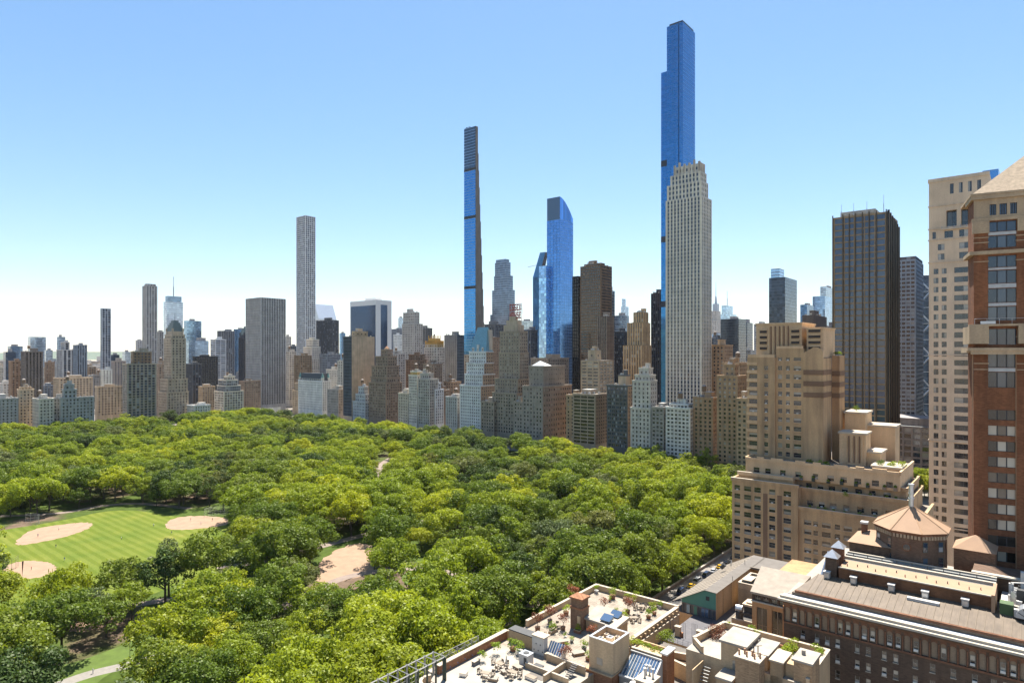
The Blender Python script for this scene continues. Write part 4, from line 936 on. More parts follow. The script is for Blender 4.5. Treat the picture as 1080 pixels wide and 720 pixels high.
def tree_meshes(seed, Rr, Hh, kind='round', size=.56, dens=27):
    r = np.random.default_rng(seed); cent = []; rad = []
    nc = {'round': 46, 'spread': 52, 'tall': 40, 'airy': 34, 'willow': 44, 'cone': 40}[kind]
    for i in range(nc):
        t = (i+.5)/nc; ph = i*2.39996+r.uniform(-.5, .5)
        z = 1-1.55*t; z = max(-.62, min(1, z+r.uniform(-.12, .12))); q = math.sqrt(max(.02, 1-z*z)); rr = r.uniform(.66, 1.05)
        if r.random() < .2: rr *= .55
        lob = 1+.16*math.sin(ph*2+seed)+.12*math.sin(ph*3+seed*2.1)
        hx = {'round': 1, 'spread': 1, 'tall': .92, 'airy': 1, 'willow': 1, 'cone': 1.0-.55*max(0, z)}[kind]
        vz = {'round': .40, 'spread': .30, 'tall': .46, 'airy': .42, 'willow': .40, 'cone': .52}[kind]; cz = {'round': .60, 'spread': .68, 'tall': .55, 'airy': .60, 'willow': .52, 'cone': .47}[kind]
        cent.append((Rr*hx*lob*rr*q*math.cos(ph), Rr*hx*lob*rr*q*math.sin(ph), Hh*(cz+vz*z*rr*.92)))
        rad.append(Rr*r.uniform(.17, .33)*(.8 if kind in ('airy', 'cone') else 1))
    V = cards(cent, rad, dens*(.62 if kind == 'airy' else 1), size, seed*7+1, .35 if kind != 'willow' else .1)
    if kind == 'willow':
        n = 2600; c = np.array(cent)[r.integers(0, nc, n)]; p = c+r.normal(size=(n, 3))*Rr*.16; p[:, 2] -= r.random(n)*Hh*.22
        w = size*.35; h = size*1.9; ang = r.random(n)*6.28; a = np.stack([np.cos(ang), np.sin(ang), np.zeros(n)], 1)*w; b = np.array([0, 0, 1])*h
        V = np.concatenate([V, np.stack([p-a, p+a, p+a*.6-b, p-a*.6-b], 1).reshape(-1, 3)])
    V = V[:len(V)//4*4]
    m = MB(); hb = Hh*.36; tr = .028*Hh*.8
    m.bar((0, 0, -.3), (Rr*.03, 0, hb), tr, bark, 7, tr*.7)
    for i in range(0, nc, 4 if kind != 'airy' else 2):
        c = Vector(cent[i]); st = Vector((Rr*.03, 0, hb*random.uniform(.75, 1.0))); mid = st.lerp(c, .5)+Vector((0, 0, Hh*.03))
        m.bar(st, mid, tr*.42, bark, 5, tr*.25); m.bar(mid, c, tr*.25, bark, 4, tr*.08)
    return quads_mesh('crown', V, LEAF['mid green']), m.mesh('trunk')
random.seed(5)
KINDS = [('round', 9.2, 18), ('round', 8.2, 17), ('spread', 10.5, 17), ('spread', 9.5, 18), ('tall', 6.8, 19.5), ('airy', 7.8, 17), ('round', 7.2, 16), ('willow', 8.5, 16), ('cone', 5.4, 19)]
PROT = [tree_meshes(30+i*3, r_, h_, k_) + (k_, r_, h_) for i, (k_, r_, h_) in enumerate(KINDS)]
SHAPE = {'round': 'round crowned', 'spread': 'wide spreading', 'tall': 'tall upright', 'airy': 'open crowned', 'willow': 'drooping', 'cone': 'conical'}

def inside(x, y, poly):
    c = False; n = len(poly); j = n-1
    for i in range(n):
        xi, yi = poly[i]; xj, yj = poly[j]
        if (yi > y) != (yj > y) and x < (xj-xi)*(y-yi)/(yj-yi)+xi: c = not c
        j = i
    return c
NOTREE = [[(66,656),(0,658),(-8,585),(-60,570),(-60,545),(15,548),(60,541),(110,533),(150,531),(180,536),(250,538),(256,560),(250,598),(236,612),(205,622),(150,636),(72,640)],
          [(30,820),(40,722),(62,698),(95,688),(150,676),(205,666),(212,678),(165,702),(150,740),(150,820)], [(20,690),(18,662),(60,660),(62,690)],
          [(318,640),(338,583),(368,566),(408,572),(404,600),(392,640)],
          [(405,640),(428,597),(468,588),(496,592),(492,612),(478,632)],
          [(390,512),(396,488),(414,480),(420,500),(408,515)], [(165,462),(170,450),(195,450),(192,463)],
          [(500,668),(508,640),(522,640),(520,668)], [(536,500),(530,482),(548,480),(548,500)]]
NOTREE = [[at(x, y, 0) for x, y in q] for q in NOTREE]
pts = []; sp = 12.9; r_ = random.Random(3)
cellg = {}
rows_ = int(900/(sp*.87))
for j in range(-10, rows_):
    for i in range(0, int(770/sp)):
        u = -876 + (i+.5*(j % 2))*sp + r_.uniform(-4.2, 4.2); v = j*sp*.87 + r_.uniform(-4.2, 4.2) - 10
        if u > -119 or v > 480 or u < -872: continue
        if u > -380 and r_.random() < .2: continue
        q = proj(u, v, 0); t = proj(u, v, 20)
        if q[2] < 60 or t[1] > 770 or q[0] < -70 or q[0] > 830: continue
        if any(inside(u, v, P_) for P_ in NOTREE): continue
        pts.append((u, v, q[2], q[0], q[1]))
# a straight line of street trees along the park wall
for k in range(40):
    v = 60+k*10.5; q = proj(-117.5, v, 0)
    if q[2] > 60 and q[0] < 900 and v < 470: pts.append((-117.5+r_.uniform(-.5, .5), v, q[2], q[0], q[1]))
pts.sort(key=lambda p: p[2])
print('TREES', len(pts))
MARKS = [(25,'far left park corner'),(62,'domed grey park front'),(100,'grey stepped tower house'),(125,'slim lone tower'),(165,'broad grey balcony block'),(202,'pointed hotel tower'),(257,'rounded cream block'),(303,'marble stripe slab'),(348,'white mansard hotel'),(390,'black and tan slab'),
         (424,'brown domed block'),(468,'gilded crown tower'),(488,'squat grey front'),(523,'blue green roofed tower'),(550,'sign topped hotel'),(603,'massive clubhouse'),(640,'dark banded block'),(667,'dark glass front'),(702,'ornate white house'),(748,'pale limestone tower'),(777,'brown brick tower'),(2000,'deco block edge')]
ORD = ['nearest','second','third','fourth','fifth','sixth','seventh','eighth','ninth','tenth','eleventh','twelfth','thirteenth','fourteenth','fifteenth','sixteenth','seventeenth','eighteenth','nineteenth','twentieth','twenty first','twenty second','twenty third','twenty fourth','twenty fifth','twenty sixth','twenty seventh','twenty eighth','twenty ninth','thirtieth']
ORD += [t+' '+o for t in ('thirty','forty','fifty') for o in ('first','second','third','fourth','fifth','sixth','seventh','eighth','ninth')]
CNT = {}
def place_name(px, py, D):
    w = next(nm for x, nm in MARKS if px < x); k = CNT[w] = CNT.get(w, -1)+1
    return (ORD[k].replace(' ', '-')+' nearest' if k else 'nearest of those')+f' below the {w}'
tn = r_.choices
far = []
BIG = {}
def tone_of(u, v, D):
    n = math.sin(u*.021+1.3)*math.cos(v*.027)+r_.uniform(-.9, .9)
    if n > .75: return 'yellow green'
    if n > .1: return 'fresh green'
    if n > -.75: return 'mid green'
    return r_.choice(['dark green', 'dark green', 'olive', 'grey green', 'mid green'])
for n, (u, v, D, px, py) in enumerate(pts):
    street = abs(u+117.5) < .6
    k = r_.choices(range(len(KINDS)), weights=[5, 4, 5, 4, 3, 2, 4, .7, .9])[0]
    if street: k = r_.choice([4, 6, 1])
    s = (r_.uniform(.62, 1.0) if r_.random() < .55 else r_.uniform(1.0, 1.32))*(.8 if street else 1); s *= 1 if D < 450 else .88
    a_ = r_.uniform(0, 6.28); tone = tone_of(u, v, D) if not street else 'fresh green'
    if n < 300:
        crown, trunk, kind, rr, hh = PROT[k]
        szw = 'large' if s*rr > 8.6 else ('small' if s*rr < 6 else 'medium sized')
        lab = f'{SHAPE[kind]} {tone} tree, {place_name(px, py, D)}'
        root = thing('park_tree', lab, 'tree', u, v, 0, 'trees growing in the park', a_)
        root.scale = (s, s, s*r_.uniform(.9, 1.12))
        c = bpy.data.objects.new('crown', crown); col.objects.link(c); c.parent = root
        c.material_slots[0].link = 'OBJECT'; c.material_slots[0].material = LEAF[tone]
        t = bpy.data.objects.new('trunk', trunk); col.objects.link(t); t.parent = root
    else:
        far.append((u, v, s, a_, k, tone))
# the many remaining far trees: one object that scatters copies of the same trees over points
def far_trees():
    tones = list(LEAF); src = []
    groups = {}
    for f in far: groups.setdefault((f[4], f[5]), []).append(f)
    keys = sorted(groups)
    me = bpy.data.meshes.new('distant_trees'); P_ = []; idx = []; sc_ = []; ro = []
    for gi, k in enumerate(keys):
        for (u, v, s, a_, kk, tone) in groups[k]:
            P_.append(tuple(W(u, v, 0))); idx.append(gi); sc_.append(s); ro.append(a_)
    me.from_pydata(P_, [], [])
    for nm, ty, dat in (('pick', 'INT', idx), ('size', 'FLOAT', sc_), ('turn', 'FLOAT', ro)):
        at_ = me.attributes.new(nm, ty, 'POINT'); at_.data.foreach_set('value', dat)
    o = bpy.data.objects.new('distant_trees', me); col.objects.link(o)
    o['kind'] = 'stuff'; o['label'] = 'mass of leafy tree crowns filling the far side of the park'; o['category'] = 'woods'
    ng = bpy.data.node_groups.new('scatter_trees', 'GeometryNodeTree')
    ng.interface.new_socket('Geometry', in_out='INPUT', socket_type='NodeSocketGeometry'); ng.interface.new_socket('Geometry', in_out='OUTPUT', socket_type='NodeSocketGeometry')
    gi_ = ng.nodes.new('NodeGroupInput'); go = ng.nodes.new('NodeGroupOutput'); jn = ng.nodes.new('GeometryNodeJoinGeometry')
    def named(nm, ty):
        x = ng.nodes.new('GeometryNodeInputNamedAttribute'); x.data_type = ty; x.inputs[0].default_value = nm; return x.outputs[0]
    ap, asz, atn = named('pick', 'INT'), named('size', 'FLOAT'), named('turn', 'FLOAT')
    cb = ng.nodes.new('ShaderNodeCombineXYZ'); ng.links.new(atn, cb.inputs[2])
    objs = {}
    for ob in col.objects:
        if ob.name.split('.')[0] in ('crown', 'trunk') and ob.parent and ob.parent.name.startswith('park_tree'):
            objs.setdefault((ob.name.split('.')[0], ob.data.name), ob)
    for g, (k, tone) in enumerate(keys):
        crown, trunk = PROT[k][:2]
        if ('crown', crown.name) not in objs: continue
        pj = ng.nodes.new('GeometryNodeJoinGeometry')
        oi = ng.nodes.new('GeometryNodeObjectInfo'); oi.inputs[0].default_value = objs[('crown', crown.name)]; oi.transform_space = 'ORIGINAL'
        sm = ng.nodes.new('GeometryNodeSetMaterial'); sm.inputs['Material'].default_value = LEAF[tone]; ng.links.new(oi.outputs['Geometry'], sm.inputs[0]); ng.links.new(sm.outputs[0], pj.inputs[0])
        ot = ng.nodes.new('GeometryNodeObjectInfo'); ot.inputs[0].default_value = objs[('trunk', trunk.name)]; ot.transform_space = 'ORIGINAL'; ng.links.new(ot.outputs['Geometry'], pj.inputs[0])
        eq = ng.nodes.new('FunctionNodeCompare'); eq.data_type = 'INT'; eq.operation = 'EQUAL'
        ng.links.new(ap, eq.inputs[2]); eq.inputs[3].default_value = g
        ip = ng.nodes.new('GeometryNodeInstanceOnPoints'); ng.links.new(gi_.outputs[0], ip.inputs['Points']); ng.links.new(eq.outputs[0], ip.inputs['Selection'])
        ng.links.new(pj.outputs[0], ip.inputs['Instance']); ng.links.new(cb.outputs[0], ip.inputs['Rotation']); ng.links.new(asz, ip.inputs['Scale']); ng.links.new(ip.outputs[0], jn.inputs[0])
    ng.links.new(jn.outputs[0], go.inputs[0])
    md = o.modifiers.new('scatter', 'NODES'); md.node_group = ng
far_trees()

# ------------------------------------------------------------------ towers at the right
slab = S((.30,.215,.14), 6.2, 4.15, 5.6, 3.3, gl='navy', rec=.35, stain=.1)
def blackslab():
    root, b = building(OT,'black and bronze office slab with vertical piers and tan floor bands at right','office tower',(878,936,946),223,430,slab,cornice=False,bulk=False,mind=40,zskip=6,ind=True,roof_fn=None)
    x0, x1, y0, y1, z0, z1 = b[0]; w = x1-x0; bk = flat((.025,.022,.02), .35, .5, name='black_metal'); br = flat((.20,.13,.07), .4, .5, name='bronze')
    for k, x in enumerate([x0, x0+w*.19, x0+w*.31, x0+w*.42, x0+w*.55, x0+w*.67, x0+w*.80, x1-.9]):
        m = MB(); m.box(x-.1, y0-.45, 0, x+.6, y0-.02, z1+1.5, bk); m.box(x+.1, y0-.6, 0, x+.35, y0-.45, z1+1.5, br); m.build('pier', root)
    for k in range(7):
        y = y0+(y1-y0)*k/6; m = MB(); m.box(x1+.02, y-.6, 0, x1+1.1, y+.6, z1+1-(k*.9), bk); m.box(x1+1.1, y-.3, 0, x1+1.4, y+.3, z1+1-(k*.9), br); m.build('pier', root)
    m = MB(); m.box(x0+4, y0+5, z1-.02, x1-8, y1-6, z1+4, masonry((.35,.33,.3))); m.box(x0+6,y0+4.2,z1+2,x1-9,y0+5,z1+2.4,flat((.5,.5,.5),.5,name='rail')); m.build('bulkhead', root)
    for fx in (.15,.38,.62,.92): antenna(root, x0+w*fx, y0+3, z1, 9 if fx != .92 else 12, .22)
blackslab()
building(RT,'blue grey glass residential tower with a stepped dark cap right of the black slab','residential tower',(945,966,974),273,540,S((.30,.35,.42),3.4,3.4,2.6,2.0,gl='blue',rec=.3),tiers=[(946,966,973,270,2,S((.12,.15,.2),3,5,2.4,3,gl='black'))],cornice=False,bulk=False,ind=True)
def diagrid():
    D = 600; u0,v0,w,d = foot(968,982,990,D); r = thing(GT,'glass tower with white diamond bracing squeezed left of the tall limestone tower','glass tower',u0,v0,0,'buildings of the city skyline')
    h = EYE+(HOR-290)*D/FPX; w = max(w,24); d = max(d,24); m = MB(); gm = curtain((.06,.09,.13), .6, .1, .35)
    m.box(-w+.1,.1,0,-.1,d,h,flat((.03,.035,.04),.4,name='tower_core')); glass_face(m,(-w,0),(1,0),(0,-1),0,h,w,2.2,4,gm,.01,.3,flat((.12,.15,.18),.4,.3,name='spandrel')); glass_face(m,(0,0),(0,1),(1,0),0,h,d,2.2,4,gm,.01); m.build('glass_shaft',r)
    wh = flat((.62,.64,.66), .4, .3, name='white_steel'); b = MB(); hh = 15; k = 0; z = h
    while z > 0:
        for j in range(2):
            X0 = -w+w*j/2; X1 = X0+w/2
            a, c = ((X0,-.3,z),(X1,-.3,z-hh)) if (k+j) % 2 else ((X1,-.3,z),(X0,-.3,z-hh)); b.bar(a, c, .8, wh)
        b.bar((-w,-.3,z),(0,-.3,z),.35,wh); b.bar((.3,0 if k%2 else d,z),(.3,d if k%2 else 0,z-hh),.55,wh); z -= hh; k += 1
    b.build('diagonal_brace', r, kind='stuff')
diagrid()
# curved mall front at the circle
def mall():
    D = 520; u0, v0 = at(962, 447, 40)[0], at(962, 447, 40)[1]; r = thing('curved_mall_building','low curved grey stone block beyond the gap left of the tall limestone tower','commercial building',u0,v0,0,'buildings of the city skyline')
    m = MB(); wins = []; n = 10; R0 = 60; wm = masonry((.22,.22,.24)); pts = []
    for i in range(n+1):
        a = -.5+1.0*i/n; pts.append((R0*math.sin(a), R0-R0*math.cos(a)))
    for i in range(n):
        p, q = pts[i], pts[i+1]; t = Vector((q[0]-p[0], q[1]-p[1])); L = t.length; t /= L; nn = (t[1], -t[0])
        facade(m, wins, p, (t[0], t[1]), nn, 0, 38, even(L, 5, 3.8), floors(0, 38, 4.6, 3.2), .4, wm, L)
    for (c, t, n_2, ww, hh) in wins: win_geo(m, c, t, n_2, ww, hh, pane('blue'), None, 'plain')
    m.prism([(p[0], p[1]+.5) for p in pts]+[(29,40),(-29,40)], 37.6, 38.2, flat((.3,.31,.3),.9,name='roofing')); m.prism([(p[0]*.8, p[1]+5) for p in pts]+[(23,38),(-23,38)], 38.2, 44, wm)
    m.build('wall', r)
mall()

# ------------------------------------------------------------------ tall limestone tower
def limestone():
    u0, v0 = -34.4, 305; r = thing(RT,'tall pale limestone apartment tower with loggias near the top at right','residential tower',u0,v0,0)
    c = (.50,.42,.33); wm = masonry(c, stain=.12); m = MB(); wins = []; W_ = 19.6; d = 30; zt = 163; zg = 131
    m.box(0,0,0,W_,d,zt,wm,skip='nt'); m.quad((0,0,zt),(W_,0,zt),(W_,d,zt),(0,d,zt),flat(ROOFG,.9,name='roofing'))
    cols = [(1.6,3.2),(4.3,5.9),(8.4,14.2),(16.2,17.8)]
    rows = [(14+3.62*i, 14+3.62*i+2.15) for i in range(32)]
    facade(m, wins, (0,0), (1,0), (0,-1), 0, zg, cols, rows, .3, wm, W_)
    facade(m, wins, (0,0), (1,0), (0,-1), zg, zg+8.5, [(3,5.2),(10,13.4)], [(zg+.8,zg+3.2),(zg+4.6,zg+7)], .3, wm, W_)
    facade(m, wins, (0,0), (1,0), (0,-1), zg+8.5, zg+13, [(1.2,2.4),(5.2,8),(10,13),(14.6,17.6)], [(zg+9.3,zg+12)], .3, wm, W_)
    facade(m, wins, (0,0), (1,0), (0,-1), zg+13, zg+22, [(5.8,9.2),(10.6,14.6),(15.6,18.8)], [(zg+13.6,zg+20)], 2.4, wm, W_)
    facade(m, wins, (0,0), (1,0), (0,-1), zg+22, zt, [(7,8.2),(9.9,11.1),(12.8,14),(15.7,16.9)], [(zg+26.4,zg+30.4)], .3, wm, W_)
    m.build('wall', r)
    k = MB(); lm = masonry((.50,.43,.35))
    for z in (26, 60, 94, zg-.3, zg+8.6, zg+13, zg+22): k.box(-.25,-.3,z,W_,0-.003,z+.45,lm); k.box(-.25,-.003,z,-.003,d,z+.45,lm)
    k.box(-.3,-.3,zt-.2,W_,.8,zt+1.1,lm); k.box(-.3,.8,zt-.2,.8,d,zt+1.1,lm); k.box(4.6,-.5,zg+12.6,19.4,-.01,zg+13.6,lm); k.each('cornice', r)
    wide = [w for w in wins if w[3] > 3]; thin = [w for w in wins if w[3] <= 3]
    fr = flat((.10,.10,.10), .5, name='window_frame')
    ws = sorted(wins, key=lambda w: abs(w[0][2]-85))[:100]; ids = set(id(w) for w in ws)
    place_windows(r, (0,0), ws, pane('dark'), fr, 'cross'); place_windows(r, (0,0), [w for w in wins if id(w) not in ids], pane('dark'), fr, 'cross', individual=False)
    for o in r.children:
        if o.name.startswith('window') and len(o.data.polygons) > 60: o['kind'] = 'stuff'
    b = MB(); b.box(4.2,-1.0,zg+12.4,19.4,-.5,zg+12.9,lm)
    for i in range(8): b.box(4.4+i*2,-1.0,zg+12.9,4.5+i*2,-.9,zg+13.8,flat((.12,.2,.35),.4,.4,name='rail'))
    b.build('balcony', r)
limestone()
building(GT,'bright blue glass tower top behind the tall limestone tower, at the right edge','glass tower',(1043,1053,1075),178,300,G((.14,.36,.68),2.4,3.9,.3,(.2,.3,.45)),cornice=False,bulk=False)

# ------------------------------------------------------------------ red brick tower, turned towards the diagonal avenue
def redtower():
    rot = R(-27.8); P0 = Vector((93.1, 130)); r = tag(bpy.data.objects.new('brick_tower', None), 'red brown brick apartment tower with a stone hipped roof at the right edge', 'apartment tower'); col.objects.link(r)
    r.location = (P0.x, P0.y, 0); r.rotation_euler = (0, 0, rot)
    rb = brick((.20,.085,.042), 1.3); st = masonry((.34,.27,.19)); m = MB(); wins = []; W_ = 24; d = 7.2
    zc = 126; cols = [(2.35,6.9),(8.9,13.5),(15.5,20.1)]
    low = [(38+3.12*i, 38+3.12*i+2.0) for i in range(16)]
    m.box(0,0,0,W_,d,zc,rb,skip='nt'); m.box(3,d-.01,0,W_,22,zc-2,rb)
    facade(m, wins, (0,0), (1,0), (0,-1), 0, 87.2, cols, low[:-1], .3, rb, W_)
    # tall two storey bays with white panels between
    def bay(z0, z1, rr): facade(m, wins, (0,0), (1,0), (0,-1), z0, z1, cols, rr, .35, rb, W_)
    bay(87.2, 96, [(88.1,91.2),(92.1,94.9)])
    bay(96, 100.5, [(96.6,99.8)])
    bay(100.5, 115, [(101.4,104.2),(105,107.8),(108.8,111.4),(112,114.3)])
    bay(115, 121.4, [(115.9,118.3),(119.1,121.1)])
    facade(m, wins, (0,0), (1,0), (0,-1), 121.4, zc, [(2.6,3.7),(4.2,5.4),(5.9,7.0),(10.4,12),(16,17.6)], [(122.4,124.6)], .3, st, W_)
    m.build('wall', r)
    s = MB(); 
    s.box(-.8,-.9,114.6,W_,-.003,115.3,st); s.box(-.8,-.003,114.6,-.003,d+.6,115.3,st)
    s.box(-.6,-1.3,94.7,W_,-.36,95.4,st); s.box(-1.2,-1.5,95.4,W_,-.003,96.0,st); s.box(-1.2,-.003,95.0,-.003,d+.6,96.0,st)
    s.box(-.3,-.5,118.9,2.5,-.01,121.3,st); s.box(7,-.5,118.9,9,-.01,121.3,st); s.box(13.4,-.5,118.9,15.6,-.01,121.3,st)
    s.box(-.35,-.35,121.3,W_,-.003,121.9,st); s.box(-.5,-.5,zc-.3,W_,.4,zc+.5,st); s.box(-.5,.4,zc-.3,.4,d,zc+.5,st)
    s.box(-.9,-1.2,100.3,W_,-.003,100.7,st); s.box(-.9,-1.25,96.8,2.3,-.4,100.3,st); s.box(7,-1.25,96.8,8.8,-.4,100.3,st); s.box(13.6,-1.25,96.8,15.4,-.4,100.3,st); s.box(-.9,-.4,96.8,-.003,d,100.3,st)
    for z in (98.1, 117.0, 118.0, 113.2, 92.8, 91.6): s.box(-.06,-.06,z,2.5,-.003,z+.16,st); s.box(6.75,-.06,z,9.05,-.003,z+.16,st)
    s.each('stone_band', r)
    w2 = MB(); wp = flat((.42,.42,.41), .5, name='white_panel')
    for (z0, z1) in ((91.2,92.1),(104.2,105.0),(107.8,108.8),(111.4,112.0),(118.3,119.1)):
        for a, b in cols: w2.box(a+.05,-.05,z0+.1,b-.05,.1,z1-.1,wp)
    w2.build('spandrel_panel', r, kind='stuff')
    q = MB(); tm = flat((.40,.30,.20), .8, name='stone_roof', var=.25, sc_=1.5)
    q.prism([(-.6,-.6),(W_,-.6),(W_,d+6),(-.6,d+6)], zc+.5, zc+.9, st)
    i = len(q.v); q.v += [(-.3,-.3,zc+.9),(26,-.3,zc+.9),(26,14,zc+.9),(-.3,14,zc+.9),(12,9,zc+11.5),(26,9,zc+11.5)]
    k = q.m(tm)
    for f in ((0,1,5,4),(1,2,5),(2,3,4,5),(3,0,4)): q.f.append(tuple(i+j for j in f)); q.mi.append(k)
    q.build('hipped_roof', r)
    hi = [w for w in wins if w[0][2] > 87]; lo = [w for w in wins if w[0][2] <= 87 and w[0][2] > 37]
    place_windows(r, (0,0), hi, pane('deep'), flat((.03,.03,.035), .4, .2, name='window_frame'), 'triple', sub=True); place_windows(r, (0,0), lo, pane('warm'), flat((.03,.03,.035), .4, .2, name='window_frame'), 'triple', sub=True)
    g = MB(); g.box(1.0,-1.2,100.75,3.4,-.5,101.3,flat((.6,.6,.58),.5,name='white_paint')); 
    for x in range(0, 22, 2): g.bar((x,-1.15,100.7),(x,-1.15,101.8),.03,flat((.5,.5,.5),.5,name='rail'),4)
    g.bar((0,-1.15,101.8),(22,-1.15,101.8),.03,flat((.5,.5,.5),.5,name='rail'),4); g.build('balcony_rail', r)
    p = MB()
    for x in (.9, 7.9): p.bar((x-1.1,-.12,30),(x-1.1,-.12,zc-30),.08,flat((.3,.18,.1),.7,name='pipe'))
    p.build('drain_pipe', r)
redtower()

# ------------------------------------------------------------------ art deco apartment block
tanb = (.39,.285,.175); tbm = masonry(tanb, stain=.36, var=.16); lt = masonry((.50,.38,.25), stain=.15); bandm = masonry((.17,.115,.08), stain=.1)
def ac(m, c, t, n):
    """window air conditioner"""
    c = Vector(c); t = Vector(t); n = Vector(n); a = c+n*.3; q = flat((.55,.54,.5), .6, name='air_conditioner')
    P_ = [a-t*.33+n*.05, a+t*.33+n*.05, a+t*.33-n*.2, a-t*.33-n*.2]; m.prism([(p.x, p.y) for p in (P_ if (P_[1]-P_[0]).cross(P_[2]-P_[1]).z > 0 else P_[::-1])], c.z+.02, c.z+.42, q)
def deco():
    u0, v0 = -84.0, 225.0; r = thing('deco_apartment_block','large tan art deco apartment block with terraces and a banded tower beside the park','apartment building',u0,v0)
    m = MB(); wins = []; roof = flat((.22,.185,.145), .9, name='roof_tile', var=.15)
    # base: east part (tall), then stepping terraces westwards
    N = ((1,0),(0,-1))
    def blk(x0, y0, x1, y1, z0, z1, cols=None, rows=None, mat=tbm, rec=.25, vm=None, east=True, top=None):
        cols = [(a-.22, b+.22) for a, b in (cols or [])]
        m.box(x0,y0,z0,x1,y1,z1,mat,skip='nte' if east else 'nt'); m.quad((x0,y0,z1),(x1,y0,z1),(x1,y1,z1),(x0,y1,z1),top or roof)
        facade(m, wins, (x0,y0), *N, z0, z1, cols or [], rows or [], rec, mat, x1-x0, vm)
        if east: facade(m, wins, (x0,y0), (0,1), (-1,0), z0, z1, even(y1-y0,3.6,1.4,1.2), rows or [], rec, mat, y1-y0)
    fl = lambda a, n, h=3.05, wh=1.6: [(a+h*i, a+h*i+wh) for i in range(n)]
    blk(0,0,22,34,0,50.2,[(1.0,2.6),(4.4,6.4),(7.9,9.7),(12.9,14.5),(17.6,19.6)],fl(8,14,3.0,1.75))
    blk(22,.6,56,34,0,43.2,[(2,3.8),(4.8,5.8),(7.4,9.6),(11.2,12.4),(13.8,15.8),(18,19),(21,23),(25,26),(28,30),(32,33),(34.6,36.6)],fl(8,11),east=False)
    blk(22,4,53,33.5,43.2,49,[(2,3.4),(5.6,7),(9,10.6),(13,14.4),(17,18.6),(21,22.4),(25,26.6),(29,30.4)],[(44.2,46)],east=True)
    blk(20,6.5,52,33,49.02,52.2,[(3,4.4),(6.6,8),(10,11.6),(14,15.4),(18,19.6),(22,23.4),(26,27.6)],[(49.6,51.2)],east=True)
    blk(3,5,50.5,32.5,52.2,57.2,[(3,4.6),(7,8.4),(12,13.4),(17,18.4),(22.6,23.8),(27,28.6),(31,32.4),(35,36.6),(40,41.6),(44,45.4)],[(53,54.8)],mat=lt,east=True)
    blk(1.5,2.2,19.9,32,50.2,52.18,[],[],east=True)
    m.build('base_wall', r)
    # brown recessed strips on the base
    s = MB()
    for x in (10.7, 15.4): s = MB(); s.box(x,-.05,6,x+1.5,-.003,47,bandm); s.build('brick_strip', r)
    c = MB(); cap = flat((.46,.39,.3), .8, name='coping_stone', var=.1)
    for (x0,x1,y,z) in ((0,22.3,0,50.2),(22,56.2,.6,43.2),(22,53.2,4,49),(20,52.2,6.5,52.2),(1.5,19.9,2.2,52.2)):
        c.box(x0-.35,y-.35,z-.1,x1,y+.35,z+.95,tbm if y != 2.2 else lt); c.box(x0-.4,y-.42,z+.95,x1+.05,y+.4,z+1.12,cap)
    for (x,y0,y1,z) in ((0,0,34,50.2),(56,.6,34,43.2),(53,4,33.5,49),(52,6.5,33,52.2)):
        c.box(x-.35,y0+.4,z-.1,x+.35,y1,z+.95,tbm)
    # castellated parapet
    x = 3
    k = 0
    while x < 49.5:
        L = random.choice((2.4,3.2,4)); c.box(x,4.7,57.1,min(x+L,50.5),5.3,58.6 if k % 2 else 58.1,lt)
        if not k % 2: c.box(x,4.8,57.1,min(x+L,50.5),5.2,57.5,cap)
        x += L; k += 1
    c.box(50.2,5.3,57.1,50.8,32,58.2,lt); c.box(2.7,5.3,57.1,3.3,30,58.2,lt)
    c.build('parapet', r)
    # tower
    m = MB(); w2 = []
    def tw(x0, y0, x1, y1, z0, z1, cols, rows, mat=tbm, vm=None, east=True, west=True):
        cols = [(a-.15, b+.2) for a, b in cols]
        m.box(x0,y0,z0,x1,y1,z1,mat,skip='ntew'); m.quad((x0,y0,z1),(x1,y0,z1),(x1,y1,z1),(x0,y1,z1),roof)
        facade(m, w2, (x0,y0), *N, z0, z1, cols, rows, .25, mat, x1-x0, vm)
        facade(m, w2, (x0,y0), (0,1), (-1,0), z0, z1, even(y1-y0,4.2,1.4,1.5) if east else [], rows if east else [], .25, mat, y1-y0)
        facade(m, w2, (x1,y0), (0,1), (1,0), z0, z1, even(y1-y0,4.2,1.4,1.5) if west else [], rows if west else [], .25, mat, y1-y0)
    f2 = [(58.3+3.05*i, 58.3+3.05*i+1.6) for i in range(11)]
    tw(1.0,12.4,10.8,34,57.2,93.3,[(.8,3.4),(6.2,7.2)],f2)
    tw(10.8,13.4,20.2,35,57.2,96.5,[(.9,2.0),(3.6,4.6),(6.2,8.4)],f2+[(92.2,93.4)])
    tw(20.2,13.0,26.6,24.4,57.2,93.2,[],[],west=True)
    tw(26.7,24.5,29.2,32,50,94.0,[],[],mat=masonry((.36,.245,.145)),west=True)
    tw(3.2,15.5,19,33,93.32,105.2,[],[],mat=lt,east=False,west=False); tw(20.5,16,26,32,93.4,103.4,[],[],mat=lt,east=False,west=False)
    m.build('tower_wall', r)
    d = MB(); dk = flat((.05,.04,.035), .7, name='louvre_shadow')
    # light corner bands between the corner windows
    for i in range(11):
        d = MB(); d.box(.8,12.2,60.2+3.05*i,4.6,12.39,61.1+3.05*i,lt); d.build('corner_band', r)
    for i, z in enumerate((87.4,83.5,79.6)):
        d = MB(); d.box(20.25,12.85,z,26.65,12.99,z+1.7,bandm); d.box(26.61,13,z,26.75,24.4,z+1.7,bandm); d.box(26.7,24.35,z-.6,29.25,24.49,z+1.1,bandm); d.box(29.21,24.5,z-.6,29.35,32,z+1.1,bandm); d.build('brick_band', r)
    e = MB()
    for i in range(10): e.box(7.6+i*.75,15.2,94.5,7.95+i*.75,15.49,104.6,bandm if i % 2 else lt)
